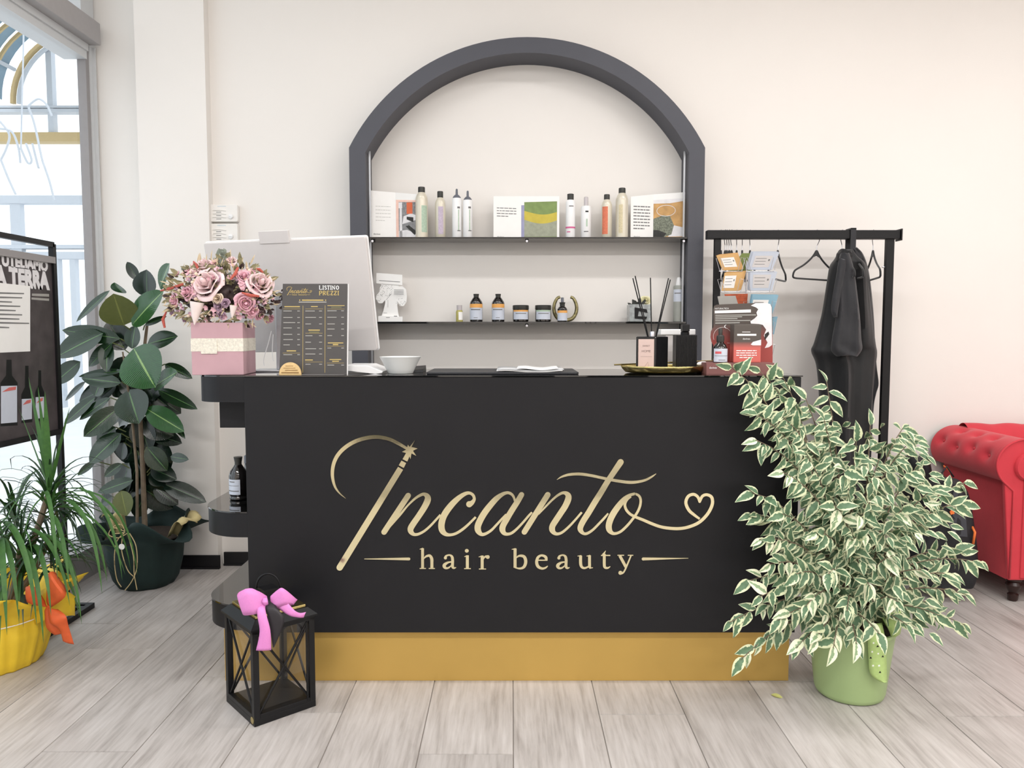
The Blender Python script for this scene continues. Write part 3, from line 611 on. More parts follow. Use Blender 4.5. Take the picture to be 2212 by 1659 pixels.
bottle('spray_bottle', 'tall grey spray bottle with white cap at right end of lower shelf', 'bottle', 1466.5, ZS2, YS + .02, (mat('grey_green_plastic', rgb(158, 160, 152), 0.4, var=0.03), [(10.6, 0), (11.4, 1), (11.4, 75), (10.4, 77.5), (6, 78)], 0),
       [('cap', M['white'], [(6.4, 78), (6, 84), (4.6, 92), (3.4, 95), (0, 95.5)])], [('label', M['lblue'], 11.4, 43, 69, -80, 30), ('print', M['ink'], 11.4, 60, 62, -60, 10)])
# horseshoe
hk = MPP(YS + .045); hp = P(1221, 668, YS + .045)
hs = thing('horseshoe', (hp.x, YS + .045, ZS2), 'weathered brass coloured horseshoe standing upright behind dropper bottle', 'horseshoe')
M['oldbrass'] = mat('weathered_brass', rgb(150, 140, 96), 0.4, metal=0.7, var=0.3, scale=60, bump=0.4, bscale=120)
pts = [(-11, 52.5), (-17, 50), (-22.5, 40), (-24.5, 28), (-22, 16), (-14, 6), (0, 3.2), (14, 6), (22, 16), (24.5, 28), (22.5, 40), (17, 50), (11, 52.5)]
q = cr(pts, 6)
mb = MB(); mb.tube([(hp.x + x * hk, YS + .045, ZS2 + z * hk + 0.002) for x, z in q], [3.6 * hk * (0.85 + 0.3 * math.sin(PI * i / len(q))) for i in range(len(q))], 8); mb.build('shoe', M['oldbrass'], hs, smooth='all')
mb = MB(); mb.tube([(hp.x + x * hk * .99, YS + .045 - 3.6 * hk, ZS2 + z * hk + 0.002) for x, z in cr([(-18, 44), (-22, 30), (-19, 15)], 6)], 0.0011, 5); mb.tube([(hp.x + x * hk, YS + .045 - 3.6 * hk, ZS2 + z * hk + 0.002) for x, z in cr([(18, 44), (22, 30), (19, 15)], 6)], 0.0011, 5); mb.build('groove', M['bmetal'], hs)
# paper tree display
def outline(name, pts, Y, th, m, parent, back=0.0, smooth=False, tilt=0):
    vs = [P(x, y, Y) for x, y in pts]; mb = MB(); n = len(vs)
    mb.add(vs + [v + Vector((0, th, 0)) for v in vs], [list(range(n)), list(range(2 * n - 1, n - 1, -1))] + [(i, i + n, (i + 1) % n + n, (i + 1) % n) for i in range(n)])
    return mb.build(name, m, parent)
YT = YS + .01
hd = thing('cardboard_tree_stand', (P(842, 690, YT).x, YT, ZS2), 'white cut out cardboard display like a tree with header card', 'display card')
outline('header_card', [(813, 589.5), (869, 593.5), (869, 616), (813, 612)], YT, .002, M['paper'], hd)
outline('cutout', [(821, 612), (862, 615), (861, 619), (869, 618), (877, 625), (879, 640), (878, 652), (872, 661), (864, 661), (859, 652), (858, 660), (860, 675), (864, 694), (820, 694), (828, 672), (832, 655), (832, 648), (826, 655), (818, 655), (812, 646), (813, 638), (820, 630), (820, 622), (824, 616)], YT + .004, .002, M['paper'], hd)
outline('foot', [(817, 683), (822, 682), (864, 684), (869.5, 683.5), (869.5, 694.8), (817, 694.8)], YT - .012, .016, M['paper'], hd)
def marks(name, rows, Y, m, parent, n=0):
    mb = MB()
    for (x0, y0, x1, y1, w) in rows:
        a, b_ = P(x0, y0, Y), P(x1, y1, Y); stroke(mb, [(a.x, a.z, w * MPP(Y)), (b_.x, b_.z, w * MPP(Y))], Matrix(((1, 0, 0, 0), (0, 0, -1, Y), (0, 1, 0, 0), (0, 0, 0, 1))), 0, 0.0003, spline=False)
    return mb.build(name, m, parent)
rr = random.Random(3); rows = []
for i in range(70):
    x, y = rr.uniform(822, 848), rr.uniform(616, 640)
    if rr.random() < .35: x, y = rr.choice([(rr.uniform(814, 826), rr.uniform(636, 652)), (rr.uniform(856, 876), rr.uniform(645, 660))])
    rows.append((x, y, x + rr.uniform(-3, 3), y + rr.uniform(-3, 3), .5))
rows += [(846, 634, 834, 648, .6), (838, 648, 838, 664, .5), (828, 676, 836, 676, .6)]
marks('line_drawing', rows, YT + .0037, M['ink'], hd)
marks('print', [(819, 606, 864, 609, 1.2)], YT - .0003, M['ink'], hd); marks('print', [(851, 626 + i * 3, 872, 626.5 + i * 3, 1) for i in range(4)] + [(834, 686, 842, 686, 1), (851, 683, 858, 683, 1.4)], YT - .0125, M['ink'], hd)
# open brochures on the top shelf
def brochure(lab, pages, spineY, fn, group='open brochures leaning on the top shelf'):
    (xa, ya0, ya1), (xm, ym0, ym1), (xb, yb0, yb1) = pages
    t = thing('open_brochure', (P(xm, ym1, YS).x, spineY, ZS1), lab, 'brochure', group)
    ed = [(xa, ya0, ya1, spineY - .03), (xm, ym0, ym1, spineY), (xb, yb0, yb1, spineY - .03)]
    fr = []
    for k in (0, 1):
        (x0, t0, b0, y0), (x1, t1, b1, y1) = ed[k], ed[k + 1]
        A_, B_ = P(x0, 500, y0), P(x1, 500, y1); A_.z = B_.z = ZS1 + 0.0005
        h0, h1 = P(x0, t0, y0).z - ZS1, P(x1, t1, y1).z - ZS1
        nrm = Vector((B_.y - A_.y, -(B_.x - A_.x), 0)).normalized()
        mb = MB(); bt = Vector((0, 0.002, 0))
        mb.hexa([A_, B_, B_ + bt, A_ + bt], [A_ + Vector((0, 0, h0)), B_ + Vector((0, 0, h1)), B_ + Vector((0, 0, h1)) + bt, A_ + Vector((0, 0, h0)) + bt])
        pg = mb.build('page', M['paper'], t)
        T = frame(A_ + nrm * 0.0004, B_ - A_, (0, 0, 1)); fr.append((pg, T, (B_ - A_).length, (h0 + h1) / 2))
    fn(t, fr)
    return t
M['coral'] = mat('coral_print', rgb(250, 205, 188), 0.6); M['orangep'] = mat('orange_print', rgb(232, 106, 62), 0.6); M['greyp'] = mat('grey_photo_print', rgb(140, 140, 142), 0.6, var=0.3, scale=150)
M['darkp'] = mat('dark_photo_print', rgb(48, 48, 46), 0.6, var=0.5, scale=200); M['whitep'] = mat('white_print', rgb(232, 230, 232), 0.6)
M['tanp'] = mat('tan_photo_print', rgb(205, 156, 92), 0.6, var=0.15, scale=30); M['sagep'] = mat('sage_photo_print', rgb(120, 126, 108), 0.6, var=0.5, scale=150)
M['g1'] = mat('green_wave_print', rgb(128, 152, 84), 0.6, var=0.1, scale=40); M['g2'] = mat('yellow_wave_print', rgb(206, 186, 62), 0.6, var=0.06, scale=30); M['g3'] = mat('grey_green_print', rgb(160, 164, 142), 0.6, var=0.1, scale=60); M['lil'] = mat('lilac_print', rgb(160, 160, 196), 0.6)
def poly(mb, T, pts, z=0.0): mb.add([(x, y, z) for x, y in pts], [tuple(range(len(pts)))], T); return mb
def b1(t, fr):
    pg, T, w, h = fr[0]
    text('davines', .012, T @ Matrix.Translation((.24 * w, .085 * h, .0003)), M['inkd'], pg, name='logo', ex=0); mb = MB(); lines(mb, T, .2 * w, .35 * h, .8 * w, .72 * h, 5, th=.1); mb.build('print', M['inklite'], pg)
    pg, T, w, h = fr[1]
    for m_, ps, z in ((M['coral'], [(.02, .03), (1, .0), (1, .84), (.02, .87)], 0), (M['greyp'], [(.14, .02), (1, .02), (1, .80), (.14, .82)], .0002), (M['orangep'], [(.5, .55), (.76, .55), (.76, .8), (.5, .8)], .0004),
                      (M['whitep'], [(.14, .68), (.3, .68), (.3, .81), (.14, .81)], .0004), (M['whitep'], [(.17, .0), (.3, .0), (.28, .68), (.19, .68)], .0003), (M['whitep'], [(.3, .33), (1, .42), (1, .5), (.7, .56), (.36, .5)], .0003),
                      (M['darkp'], [(.45, .28), (.6, .3), (.98, .14), (.85, .08)], .0005), (M['darkp'], [(.5, .43), (.8, .36), (.8, .47), (.5, .49)], .0005), (M['whitep'], [(.14, .02), (1, .02), (1, .1), (.5, .2), (.14, .18)], .0003)):
        poly(MB(), T, [(x * w, y * h) for x, y in ps], z).build('picture', m_, pg)
brochure('open white brochure with coral framed photo at left end of shelf', [(801, 411.5, 0), (855, 416, 0), (903, 420, 0)], YS + .035, b1)
def b2(t, fr):
    pg, T, w, h = fr[0]
    mb = MB(); lines(mb, T, .12 * w, .5 * h, .82 * w, .75 * h, 4, th=.28); mb.build('print', M['ink'], pg); text('davines', .012, T @ Matrix.Translation((.25 * w, .03 * h, .0003)), M['inkd'], pg, name='logo', ex=0)
    pg, T, w, h = fr[1]
    poly(MB(), T, [(.0, .0), (.14 * w, 0), (.14 * w, .8 * h), (0, .8 * h)]).build('picture', M['lil'], pg)
    up = [(.08 + .86 * i / 10, .64 - .07 * math.sin(i / 10 * 3.3 - .4)) for i in range(11)]; lo = [(.08 + .86 * i / 10, .46 - .1 * math.sin(i / 10 * 2.8)) for i in range(11)]
    S_ = lambda L_: [(x * w, y * h) for x, y in L_]
    poly(MB(), T, S_([(.08, .0), (.94, 0), (.94, .87), (.08, .87)]), .0002).build('picture', M['g1'], pg)
    poly(MB(), T, S_(lo + up[::-1]), .0004).build('picture', M['g2'], pg)
    poly(MB(), T, S_([(.08, .06), (.94, .05)] + lo[::-1]), .0004).build('picture', M['g3'], pg)
brochure('open white brochure with green and yellow wave picture in shelf middle', [(1066, 424, 0), (1126, 424, 0), (1208, 424, 0)], YS + .04, b2)
def b3(t, fr):
    pg, T, w, h = fr[0]
    mb = MB(); lines(mb, T, .12 * w, .2 * h, .85 * w, .78 * h, 8, th=.35); mb.build('print', M['ink'], pg); text('davines', .012, T @ Matrix.Translation((.28 * w, .03 * h, .0003)), M['inkd'], pg, name='logo', ex=0)
    pg, T, w, h = fr[1]; S_ = lambda L_: [(x * w, y * h) for x, y in L_]
    poly(MB(), T, S_([(0, .03), (.88, .03), (.88, .88), (0, .86)]), 0).build('picture', M['tanp'], pg)
    poly(MB(), T, S_([(.0, .78), (.5, .78), (.88, .82), (.88, .88), (0, .86)]), .0002).build('picture', M['whitep'], pg)
    poly(MB(), T, S_([(.45, .05), (.88, .05), (.88, .25), (.6, .3)]), .0002).build('picture', M['whitep'], pg)
    poly(MB(), T, S_([(0, .05), (.3, .03), (.55, .1), (.62, .3), (.5, .5), (.3, .52), (0, .45)]), .0003).build('picture', M['sagep'], pg)
    poly(MB(), T, S_([(0, .05), (.3, .03), (.4, .12), (.15, .2), (0, .2)]), .0004).build('picture', M['darkp'], pg)
    mb = MB(); ring = [(.38 + .28 * math.cos(a), .62 + .12 * math.sin(a), .012) for a in [2 * PI * i / 20 for i in range(21)]]; stroke(mb, [(x * w, y * h, .0025) for x, y, _ in ring], T, .0003, .0006, spline=False); mb.build('picture', M['whitep'], pg)
    poly(MB(), T, S_([(0, 0), (1, 0), (1, .03), (0, .03)]), .0002).build('picture', M['lcream'], pg); poly(MB(), T, S_([(.9, 0), (1, 0), (1, .86), (.9, .86)]), .0002).build('picture', M['lcream'], pg)
brochure('open brochure with tan cup photo at right end of shelf', [(1362, 425, 0), (1411, 420, 0), (1483, 415, 0)], YS + .035, b3)
# small vase with dry flowers
vp = P(1380, 680, YS); vk = MPP(YS)
vz_ = thing('glass_flower_cube', (vp.x, YS, ZS2), 'small glass cube with white rose and dark dried leaves', 'vase')
M['ice'] = mat('grey_glass', rgb(176, 182, 182), 0.12, trans=0.25, var=0.25, scale=60)
MB().box(vp.x - 23 * vk, vp.x + 23 * vk, YS - 20 * vk, YS + 20 * vk, ZS2 + .0005, ZS2 + 37 * vk).build('cube', M['ice'], vz_, bevel=.002)
outline('ribbon', [(1371, 664), (1397, 668), (1399, 676), (1380, 672), (1378, 683), (1398, 684), (1396, 690), (1371, 688)], YS - 21 * vk, .001, M['bmetal'], vz_)
M['darkleaf'] = mat('dark_dried_leaf', rgb(52, 54, 50), 0.7, var=0.2)
M['roseyw'] = mat('cream_rose', rgb(232, 226, 180), 0.6, var=0.06)
def leafmb(L, Wd, fold=0.25, curl=0.2, nu=4, nv=7, pw=.85, ex=.8, mb=None, T=None, wave=0.0):
    mb = mb or MB()
    def fn(u, v):
        x = (u - .5) * 2; w = Wd / 2 * (max(0, math.sin(PI * min(1, v) ** pw)) ** ex) + 0.0003
        return Vector((x * w, L * v - curl * L * 0.3 * v * v, abs(x) * w * fold - curl * L * v * v + wave * w * math.sin(v * 9) * abs(x)))
    return mb.grid(fn, nu, nv, T, uv=True)
def leafT(base, tip, nrm):
    y = (Vector(tip) - Vector(base)).normalized(); n = Vector(nrm); n = (n - y * n.dot(y))
    if n.length < 1e-4: n = y.orthogonal()
    n.normalize(); x = y.cross(n)
    b = Vector(base); return Matrix(((x.x, y.x, n.x, b.x), (x.y, y.y, n.y, b.y), (x.z, y.z, n.z, b.z), (0, 0, 0, 1)))
rr = random.Random(5)
for i in range(16):
    a = rr.uniform(-1.2, 1.2); b0 = Vector((vp.x + rr.uniform(-14, 6) * vk, YS + rr.uniform(-10, 10) * vk, ZS2 + 34 * vk)); L = rr.uniform(10, 22) * vk
    tip = b0 + Vector((math.sin(a) * L, rr.uniform(-.5, .5) * L, math.cos(a) * L))
    leafmb(L, 6 * vk, T=leafT(b0, tip, (0, -1, .3))).build('leaf', M['darkleaf'], vz_)
def rose(name, c, r, m, parent, face=(0, -1, .35), seed=1, rings=((0.28, 3), (0.5, 4), (0.75, 5), (1.0, 6)), label=None):
    rr = random.Random(seed); T0 = leafT(c, Vector(c) + Vector((0, 0, 1)), face); z = Vector(face).normalized()
    R = z.to_track_quat('Z', 'Y').to_matrix().to_4x4(); T = Matrix.Translation(c) @ R; mb = MB()
    for (q, n) in rings:
        ph = rr.uniform(0, 6)
        for k in range(n):
            a0 = ph + 2 * PI * k / n; sp = 2 * PI / n * 0.72; op = rr.uniform(.9, 1.1)
            def fn(u, v, a0=a0, sp=sp, q=q, op=op):
                a = a0 + (u - .5) * 2 * sp * (0.35 + .65 * math.sin(PI * (.15 + .7 * v))); e = 1 - .25 * (2 * u - 1) ** 2
                rad = r * (q * .35 + q * .65 * v ** .8) * op * (1 + .06 * math.sin(a * 3)); zz = r * (-.45 + (1.15 - .62 * q * q) * v * e - .25 * q * max(0, v - .75) * 4)
                return Vector((rad * math.cos(a), rad * math.sin(a), zz))
            mb.grid(fn, 6, 5, T)
    mb.lathe([(r * .12, -.3 * r), (r * .2, .2 * r), (r * .1, .55 * r), (0, .6 * r)], 8, T)
    return mb.build(name, m, parent, smooth='all', label=label)
rose('rose', (vp.x + 14 * vk, YS - .01, ZS2 + 46 * vk), 12 * vk, M['roseyw'], vz_, seed=2, rings=((.3, 3), (.6, 4), (1, 5)))
# ================================================================== WALL BOXES
M['wbox'] = mat('off_white_plastic', rgb(240, 236, 230), 0.45, var=0.01)
for (y0, y1, lab, ang) in ((442, 479, 'off-white wall thermostat with round dial, the upper one', -40), (483, 523, 'off-white wall thermostat with round dial, just above the computer screen', -8)):
    Yw = YW; a, b_ = P(455, y1, Yw - .03), P(513, y0, Yw - .03); t = thing('wall_thermostat', ((a.x + b_.x) / 2, Yw, a.z), lab, 'thermostat', 'stacked wall thermostats')
    MB().prism([(x, z) for x, z in rrect(a.x, a.z, b_.x, b_.z, .008)], Yw - .032, Yw - .001).build('housing', M['wbox'], t, bevel=.003)
    T = Matrix(((1, 0, 0, a.x), (0, 0, -1, Yw - .0322), (0, 1, 0, a.z), (0, 0, 0, 1))); w, h = b_.x - a.x, b_.z - a.z
    mb = MB(); quad(mb, T, .27 * w, .87 * h, .58 * w, .92 * h, .0003); mb.build('display_strip', mat('blue_grey_strip', rgb(208, 218, 222), .5), t)
    for i in range(3):
        mb = MB(); stroke(mb, [((.1) * w, (.66 - .2 * i) * h, .0022), (.35 * w, (.68 - .2 * i) * h, .0022), (.58 * w, (.63 - .2 * i) * h, .0022)], T, 0, .004); mb.build('vent_rib', M['wbox'], t)
        mb = MB(); quad(mb, T, .22 * w, (.54 - .2 * i) * h, .40 * w, (.575 - .2 * i) * h, .0004); mb.build('vent_slot', M['ink'], t)
    Td = T @ Matrix.Translation((.76 * w, .30 * h, 0)) @ Matrix.Rotation(math.radians(ang), 4, 'Z')
    d = MB().lathe([(.012, 0), (.0115, .007), (.0, .0075)], 24, Td).build('dial', M['white'], t, smooth=30); MB().box(-.0095, .0095, -.002, .002, .0075, .011, Td).build('grip', M['white'], d)
# ================================================================== COMPUTER
YM = YF + 0.26
mon = thing('computer_screen', (P(570, 790, YM).x, YM, ZT), 'large white all-in-one computer seen from behind on the counter', 'computer')
TL, TR, BR = P(427, 526, YM + .07), P(776, 512, YM - .03), P(815, 757, YM + .06); BL = TL + BR - TR
ex, ey = (TR - TL).normalized(), (TL - BL).normalized(); nz_ = ex.cross(ey).normalized()      # toward the viewer or away
if nz_.y > 0: nz_ = -nz_
W_, H_ = (TR - TL).length, (TL - BL).length
Tm = frame(BL, TR - TL, TL - BL)
if Tm.to_3x3().col[2].y > 0: pass
MB().slab(rrect(0, 0, W_, H_, .008), -.016, 0, Tm).build('back_panel', M['monitor'], mon, bevel=.003)
MB().slab(rrect(-.004, -.004, W_ + .004, H_ + .004, .01), -.024, -.0162, Tm).build('rim', M['white'], mon, bevel=.002)
MB().slab(rrect(.01, .03, W_ - .01, H_ - .01, .004), -.0255, -.0241, Tm).build('screen', M['bglass'], mon)
u0 = (P(553, 520, YM) - BL).dot(ex); u1 = (P(622, 520, YM) - BL).dot(ex)
MB().slab(rrect(u0, H_ - .012, u1, H_ + .036, .003), -.012, .004, Tm).build('webcam', M['monitor'], mon, bevel=.002)
sx0, sx1 = P(594, 740, YM + .02).x, P(640, 740, YM + .02).x
MB().box(sx0, sx1, YM + .03, YM + .042, ZT + .006, ZT + .30).build('stand_neck', M['silver'], mon, bevel=.003)
MB().slab(rrect(P(541, 790, YM).x, YM - .04, sx1 + .1, YM + .12, .02), ZT + .0004, ZT + .0062).build('stand_base', M['silver'], mon, bevel=.002)
cb = MB(); cb.tube([tuple(v) for v in cr([tuple(P(586, 715, YM + .03)), tuple(P(580, 740, YM + .02)), tuple(P(570, 775, YM + .01)), tuple(P(571, 790, YM + .01) )], 6)], .0016, 6); cb.tube([tuple(v) for v in cr([tuple(P(590, 722, YM + .03)), tuple(P(588, 760, YM + .02)), tuple(P(591, 780, YM + .01))], 6)], .0016, 6); cb.build('cable', M['white'], mon)
# ================================================================== PRICE BOARD
YPB = YF + .045
pb = thing('price_board', (P(678, 810, YPB).x, YPB, ZT), 'dark upright price list board with gold and white lettering on clear stand', 'price list')
TL, TR, BR, BL = P(611, 613, YPB + .02), P(750.5, 613, YPB + .02), P(748.5, 811, YPB), P(603, 811, YPB)
BL.z = BR.z = ZT + .0006; TLw = TL
M['board'] = mat('dark_grey_board', rgb(78, 75, 74), 0.5, var=0.03, scale=20)
off = Vector((0, .004, 0)); MB().hexa([BL, BR, BR + off, BL + off], [TL, TR, TR + off, TL + off]).build('panel', M['board'], pb)
o2 = Vector((.004, .0042, 0)); bk = [p + o2 for p in (BL, BR, TR, TL)]; bk[0].z = bk[1].z = ZT + .0006
o3 = Vector((0, .003, 0)); MB().hexa([bk[0], bk[1], bk[1] + o3, bk[0] + o3], [bk[3], bk[2], bk[2] + o3, bk[3] + o3]).build('acrylic_back', M['white'], pb)
Tb = frame(BL + Vector((0, -.0004, 0)), BR - BL, TL - BL)
# bilinear map from zoomed reading of the board (origin 560,590, scale .1447) to the board plane
def bxy(zx, zy):
    px, py = 560 + zx * .1447, 590 + zy * .1447; v = (811 - py) / 198.0; xl = 603 + 8 * v; xr = 748.5 + 2 * v; u = (px - xl) / (xr - xl)
    Wb, Hb = (BR - BL).length, (TL - BL).length
    return (px - 603) / 145.5 * Wb + .0002, v * Hb
kb = .1447 * MPP(YPB)
def bstroke(mb, pts, **k): stroke(mb, [(*bxy(x, y), w * kb) for x, y, w in pts], Tb, 0, .0004, **k)
# miniature of the script logo
mb = MB()
for (nm, st, Z) in LOGO:
    for s_ in st:
        pts, fg = s_; q = []
        for x, y, w in pts:
            X, Y_ = (Z[0] + x * Z[2] - 715) / 828, (Z[1] + y * Z[2] - 940) / 828
            q.append((412 + X * 376, 203 + Y_ * 376 * 1.0, max(3.2, w * Z[2] / 828 * 376 * 1.25)))
        bstroke(mb, q, spline='L' not in fg)
mb.build('logo', M['inkgold'], pb)
GL = {'L': [[(0, 0, 0), (0, 1, 0)], [(0, 0, 1), (.6, 0, 1)], [(.6, 0, 2), (.6, .22, 2)], [(-.15, 1, 1), (.15, 1, 1)]], 'I': [[(0.1, 0, 0), (.1, 1, 0)], [(-.08, 0, 1), (.28, 0, 1)], [(-.08, 1, 1), (.28, 1, 1)]],
      'T': [[(.3, 0, 0), (.3, 1, 0)], [(0, 1, 1), (.62, 1, 1)], [(0, .8, 2), (0, 1, 2)], [(.62, .8, 2), (.62, 1, 2)], [(.15, 0, 1), (.45, 0, 1)]], 'N': [[(0, 0, 2), (0, 1, 2)], [(0, 1, 0), (.62, 0, 0)], [(.62, 0, 2), (.62, 1, 2)], [(-.12, 0, 1), (.12, 0, 1)], [(.5, 1, 1), (.75, 1, 1)]],
      'P': [[(0, 0, 0), (0, 1, 0)], [(0, 1, 1), (.3, 1, 1), (.5, .88, 0), (.5, .6, 0), (.3, .46, 1), (0, .46, 1)], [(-.12, 0, 1), (.16, 0, 1)]], 'R': [[(0, 0, 0), (0, 1, 0)], [(0, 1, 1), (.3, 1, 1), (.48, .88, 0), (.48, .64, 0), (.3, .5, 1), (0, .5, 1)], [(.25, .5, 0), (.58, 0, 0)], [(-.12, 0, 1), (.16, 0, 1)]],
      'E': [[(0, 0, 0), (0, 1, 0)], [(0, 1, 1), (.5, 1, 1)], [(0, .5, 1), (.38, .5, 1)], [(0, 0, 1), (.55, 0, 1)], [(.55, 0, 2), (.55, .2, 2)], [(.5, .82, 2), (.5, 1, 2)]], 'Z': [[(0, 1, 1), (.55, 1, 1)], [(.55, 1, 0), (0, 0, 0)], [(0, 0, 1), (.58, 0, 1)], [(.58, 0, 2), (.58, .2, 2)], [(0, .8, 2), (0, 1, 2)]],
      'S': [[(.45, .8, 1), (.3, 1, 1), (.08, .9, 0), (.08, .68, 0), (.42, .38, 0), (.42, .1, 0), (.22, 0, 1), (0, .18, 1)]], 'O': [[(.32, 1, 1), (.08, .8, 0), (.02, .5, 0), (.08, .2, 0), (.32, 0, 1), (.56, .2, 0), (.62, .5, 0), (.56, .8, 0), (.32, 1, 1)]]}
def serif(word, x, ybase, h, m, name, adv):
    for ch, a in zip(word, adv):
        mb = MB()
        for s_ in GL[ch]: bstroke(mb, [(x + px_ * h, ybase - py_ * h, {0: .19, 1: .13, 2: .11}[w] * h) for px_, py_, w in s_], spline=len(s_) > 2)
        mb.build('letter', m, pb); x += a
serif('LISTINO', 903, 246, 56, M['inkw'], 'letter', (48, 27, 40, 48, 28, 58, 50))
serif('PREZZI', 903, 330, 60, M['inkgold'], 'letter', (54, 58, 54, 52, 54, 50))
mb = MB()
for x0, x1, y in ((600, 615, 407), (640, 960, 407), (985, 1000, 407)): bstroke(mb, [(x0, y, 16), (x1, y, 16)], spline=False)
mb.build('tagline', M['inkgold'], pb)
mb = MB(); bstroke(mb, [(592, 436, 15), (1005, 436, 15)], spline=False); mb.build('tagline', M['inklite'], pb)
for x, a, b_ in ((655, 490, 1500), (985, 485, 1500)):
    mb = MB(); bstroke(mb, [(x, a, 5), (x - 6, b_, 5)], spline=False); mb.build('rule', M['inkgold'], pb)
rr = random.Random(11)
def prow(lst, x0, w0, px0, px1):
    for y in lst:
        mb = MB(); bstroke(mb, [(x0, y, 11), (x0 + w0 * rr.uniform(.4, 1), y, 11)], spline=False); bstroke(mb, [(px0, y, 11), (px1, y, 11)], spline=False); mb.build('price_line', M['inklite'], pb)
prow((570, 668, 745, 825, 922, 1000, 1080, 1228), 362, 185, 570, 608); prow((570, 667, 765, 942, 1040, 1138, 1218, 1372), 690, 180, 895, 938); prow((567, 665, 765, 842, 940, 1128, 1385), 1018, 140, 1225, 1265)
for (x0, x1, y0, y1) in ((378, 608, 495, 515), (775, 875, 495, 513), (1020, 1275, 482, 495), (1075, 1230, 500, 528), (735, 905, 848, 868), (745, 895, 874, 902), (1025, 1255, 1042, 1060), (1100, 1180, 1064, 1088), (410, 550, 1160, 1182), (685, 800, 1298, 1318), (1050, 1225, 1292, 1310), (1090, 1190, 1318, 1338)):
    mb = MB(); ym = (y0 + y1) / 2; bstroke(mb, [(x0, ym, (y1 - y0) * .7), (x1, ym, (y1 - y0) * .7)], spline=False); mb.build('heading', M['inkolive'] if y1 - y0 > 25 else M['inkgold'], pb)
mb = MB()
for (x0, x1, y) in ((360, 615, 538), (690, 955, 538), (1015, 1275, 540), (690, 945, 905), (1010, 1270, 1100), (350, 608, 1204), (685, 945, 1338), (1010, 1265, 1354)): bstroke(mb, [(x0, y, 3.5), (x1, y, 3.5)], spline=False)
mb.build('rule', M['inkgold'], pb)
# half-round wooden tag
wt = thing('wooden_tag', (P(627, 811, YPB - .02).x, YPB - .02, ZT), 'small half round wooden plaque in front of the price board', 'plaque')
M['wood'] = mat('light_wood', rgb(226, 190, 128), 0.5, var=0.08, scale=60)
c0 = P(627, 811, YPB - .02); c0.z = ZT + .0005; rk = 23.5 * MPP(YPB)
hp_ = [(c0.x - rk, c0.z)] + [(c0.x - rk * math.cos(PI * k / 20), c0.z + .003 + (27 / 23.5 * rk - .003) * math.sin(PI * k / 20)) for k in range(21)] + [(c0.x + rk, c0.z)]
MB().prism(hp_, YPB - .022, YPB - .014).build('plaque', M['wood'], wt)
Tw = Matrix(((1, 0, 0, c0.x), (0, 0, -1, YPB - .0222), (0, 1, 0, c0.z), (0, 0, 0, 1)))
mb = MB()
for (x0, x1, y, w) in ((-.4, .3, .82, .05), (-.6, .5, .62, .05), (-.45, .7, .42, .07), (-.8, .8, .2, .1)): stroke(mb, [(x0 * rk, y * rk, w * rk), (x1 * rk, y * rk, w * rk)], Tw, 0, .0004, spline=False)
mb.build('engraved_writing', mat('burnt_brown', rgb(150, 112, 62), .7), wt)
# ================================================================== SMALL THINGS ON THE COUNTER
def yt(d): return YF + d
# white tilted desk phone / reader
ph = thing('desk_device', (P(785, 806, yt(.14)).x, yt(.14), ZT), 'low white tilted desk device beside the price board', 'device')
a = P(742, 806, yt(.12)); 
def dev(x, y): p = P(x, y, yt(.10)); return (p.x, p.z)
base = [dev(742, 789), (dev(794, 789)), (dev(828, 802)), (dev(826, 806)), (dev(812, 808)), (dev(742, 800))]
MB().prism(base[::-1], yt(.09), yt(.28)).build('top_shell', M['white'], ph, bevel=.002)
MB().box(P(742, 800, yt(.1)).x, P(792, 800, yt(.1)).x, yt(.11), yt(.26), ZT + .0005, ZT + .006).build('foot', M['white'], ph, bevel=.001)
MB().box(P(771, 800, yt(.1)).x, P(787, 800, yt(.1)).x, yt(.115), yt(.25), ZT + .006, ZT + .024).build('support', M['silver'], ph)
MB().box(P(800, 800, yt(.1)).x, P(824, 800, yt(.1)).x, yt(.10), yt(.26), ZT + .0005, ZT + .004).build('foot', M['silver'], ph)
# bowl
bk = MPP(yt(.12)); bp_ = P(865, 800, yt(.12))
bw = thing('ceramic_bowl', (bp_.x, yt(.12), ZT), 'round white ceramic bowl on the countertop', 'bowl')
prof = [(26, 0), (27, 0.8), (31, 10), (38, 24), (44, 35), (45, 36.2), (43.8, 36.2), (42, 33.5), (36, 22), (29, 9), (24, 3), (0, 2.5)]
MB().lathe([(r * bk, ZT + .0005 + h * bk) for r, h in prof], 48, Matrix.Translation((bp_.x, yt(.12), 0))).build('bowl', mat('white_ceramic', rgb(226, 228, 226), 0.25, var=0.01), bw, smooth=40)
bd = thing('business_card_holder', (P(904, 800, yt(.26)).x, yt(.26), ZT), 'small black wedge behind the white bowl', 'holder')
MB().hexa([(P(880, 800, yt(.22)).x, yt(.2), ZT + .0005), (P(915, 800, yt(.22)).x, yt(.2), ZT + .0005), (P(915, 800, yt(.22)).x, yt(.31), ZT + .0005), (P(880, 800, yt(.22)).x, yt(.31), ZT + .0005)],
          [(P(880, 800, yt(.22)).x, yt(.21), ZT + .006), (P(915, 800, yt(.22)).x, yt(.21), ZT + .012), (P(915, 800, yt(.22)).x, yt(.30), ZT + .022), (P(880, 800, yt(.22)).x, yt(.30), ZT + .018)]).build('body', M['bmetal'], bd)
pad = thing('desk_pad', (P(1085, 800, yt(.2)).x, yt(.2), ZT), 'thin black rounded desk pad lying on the countertop', 'desk pad')
MB().slab(rrect(P(922, 800, yt(.09)).x, yt(.06), P(1249, 800, yt(.09)).x, yt(.34), .012), ZT + .0004, ZT + .008).build('pad', mat('black_leatherette', rgb(44, 45, 50), 0.45, var=0.05, scale=80), pad, bevel=.002)
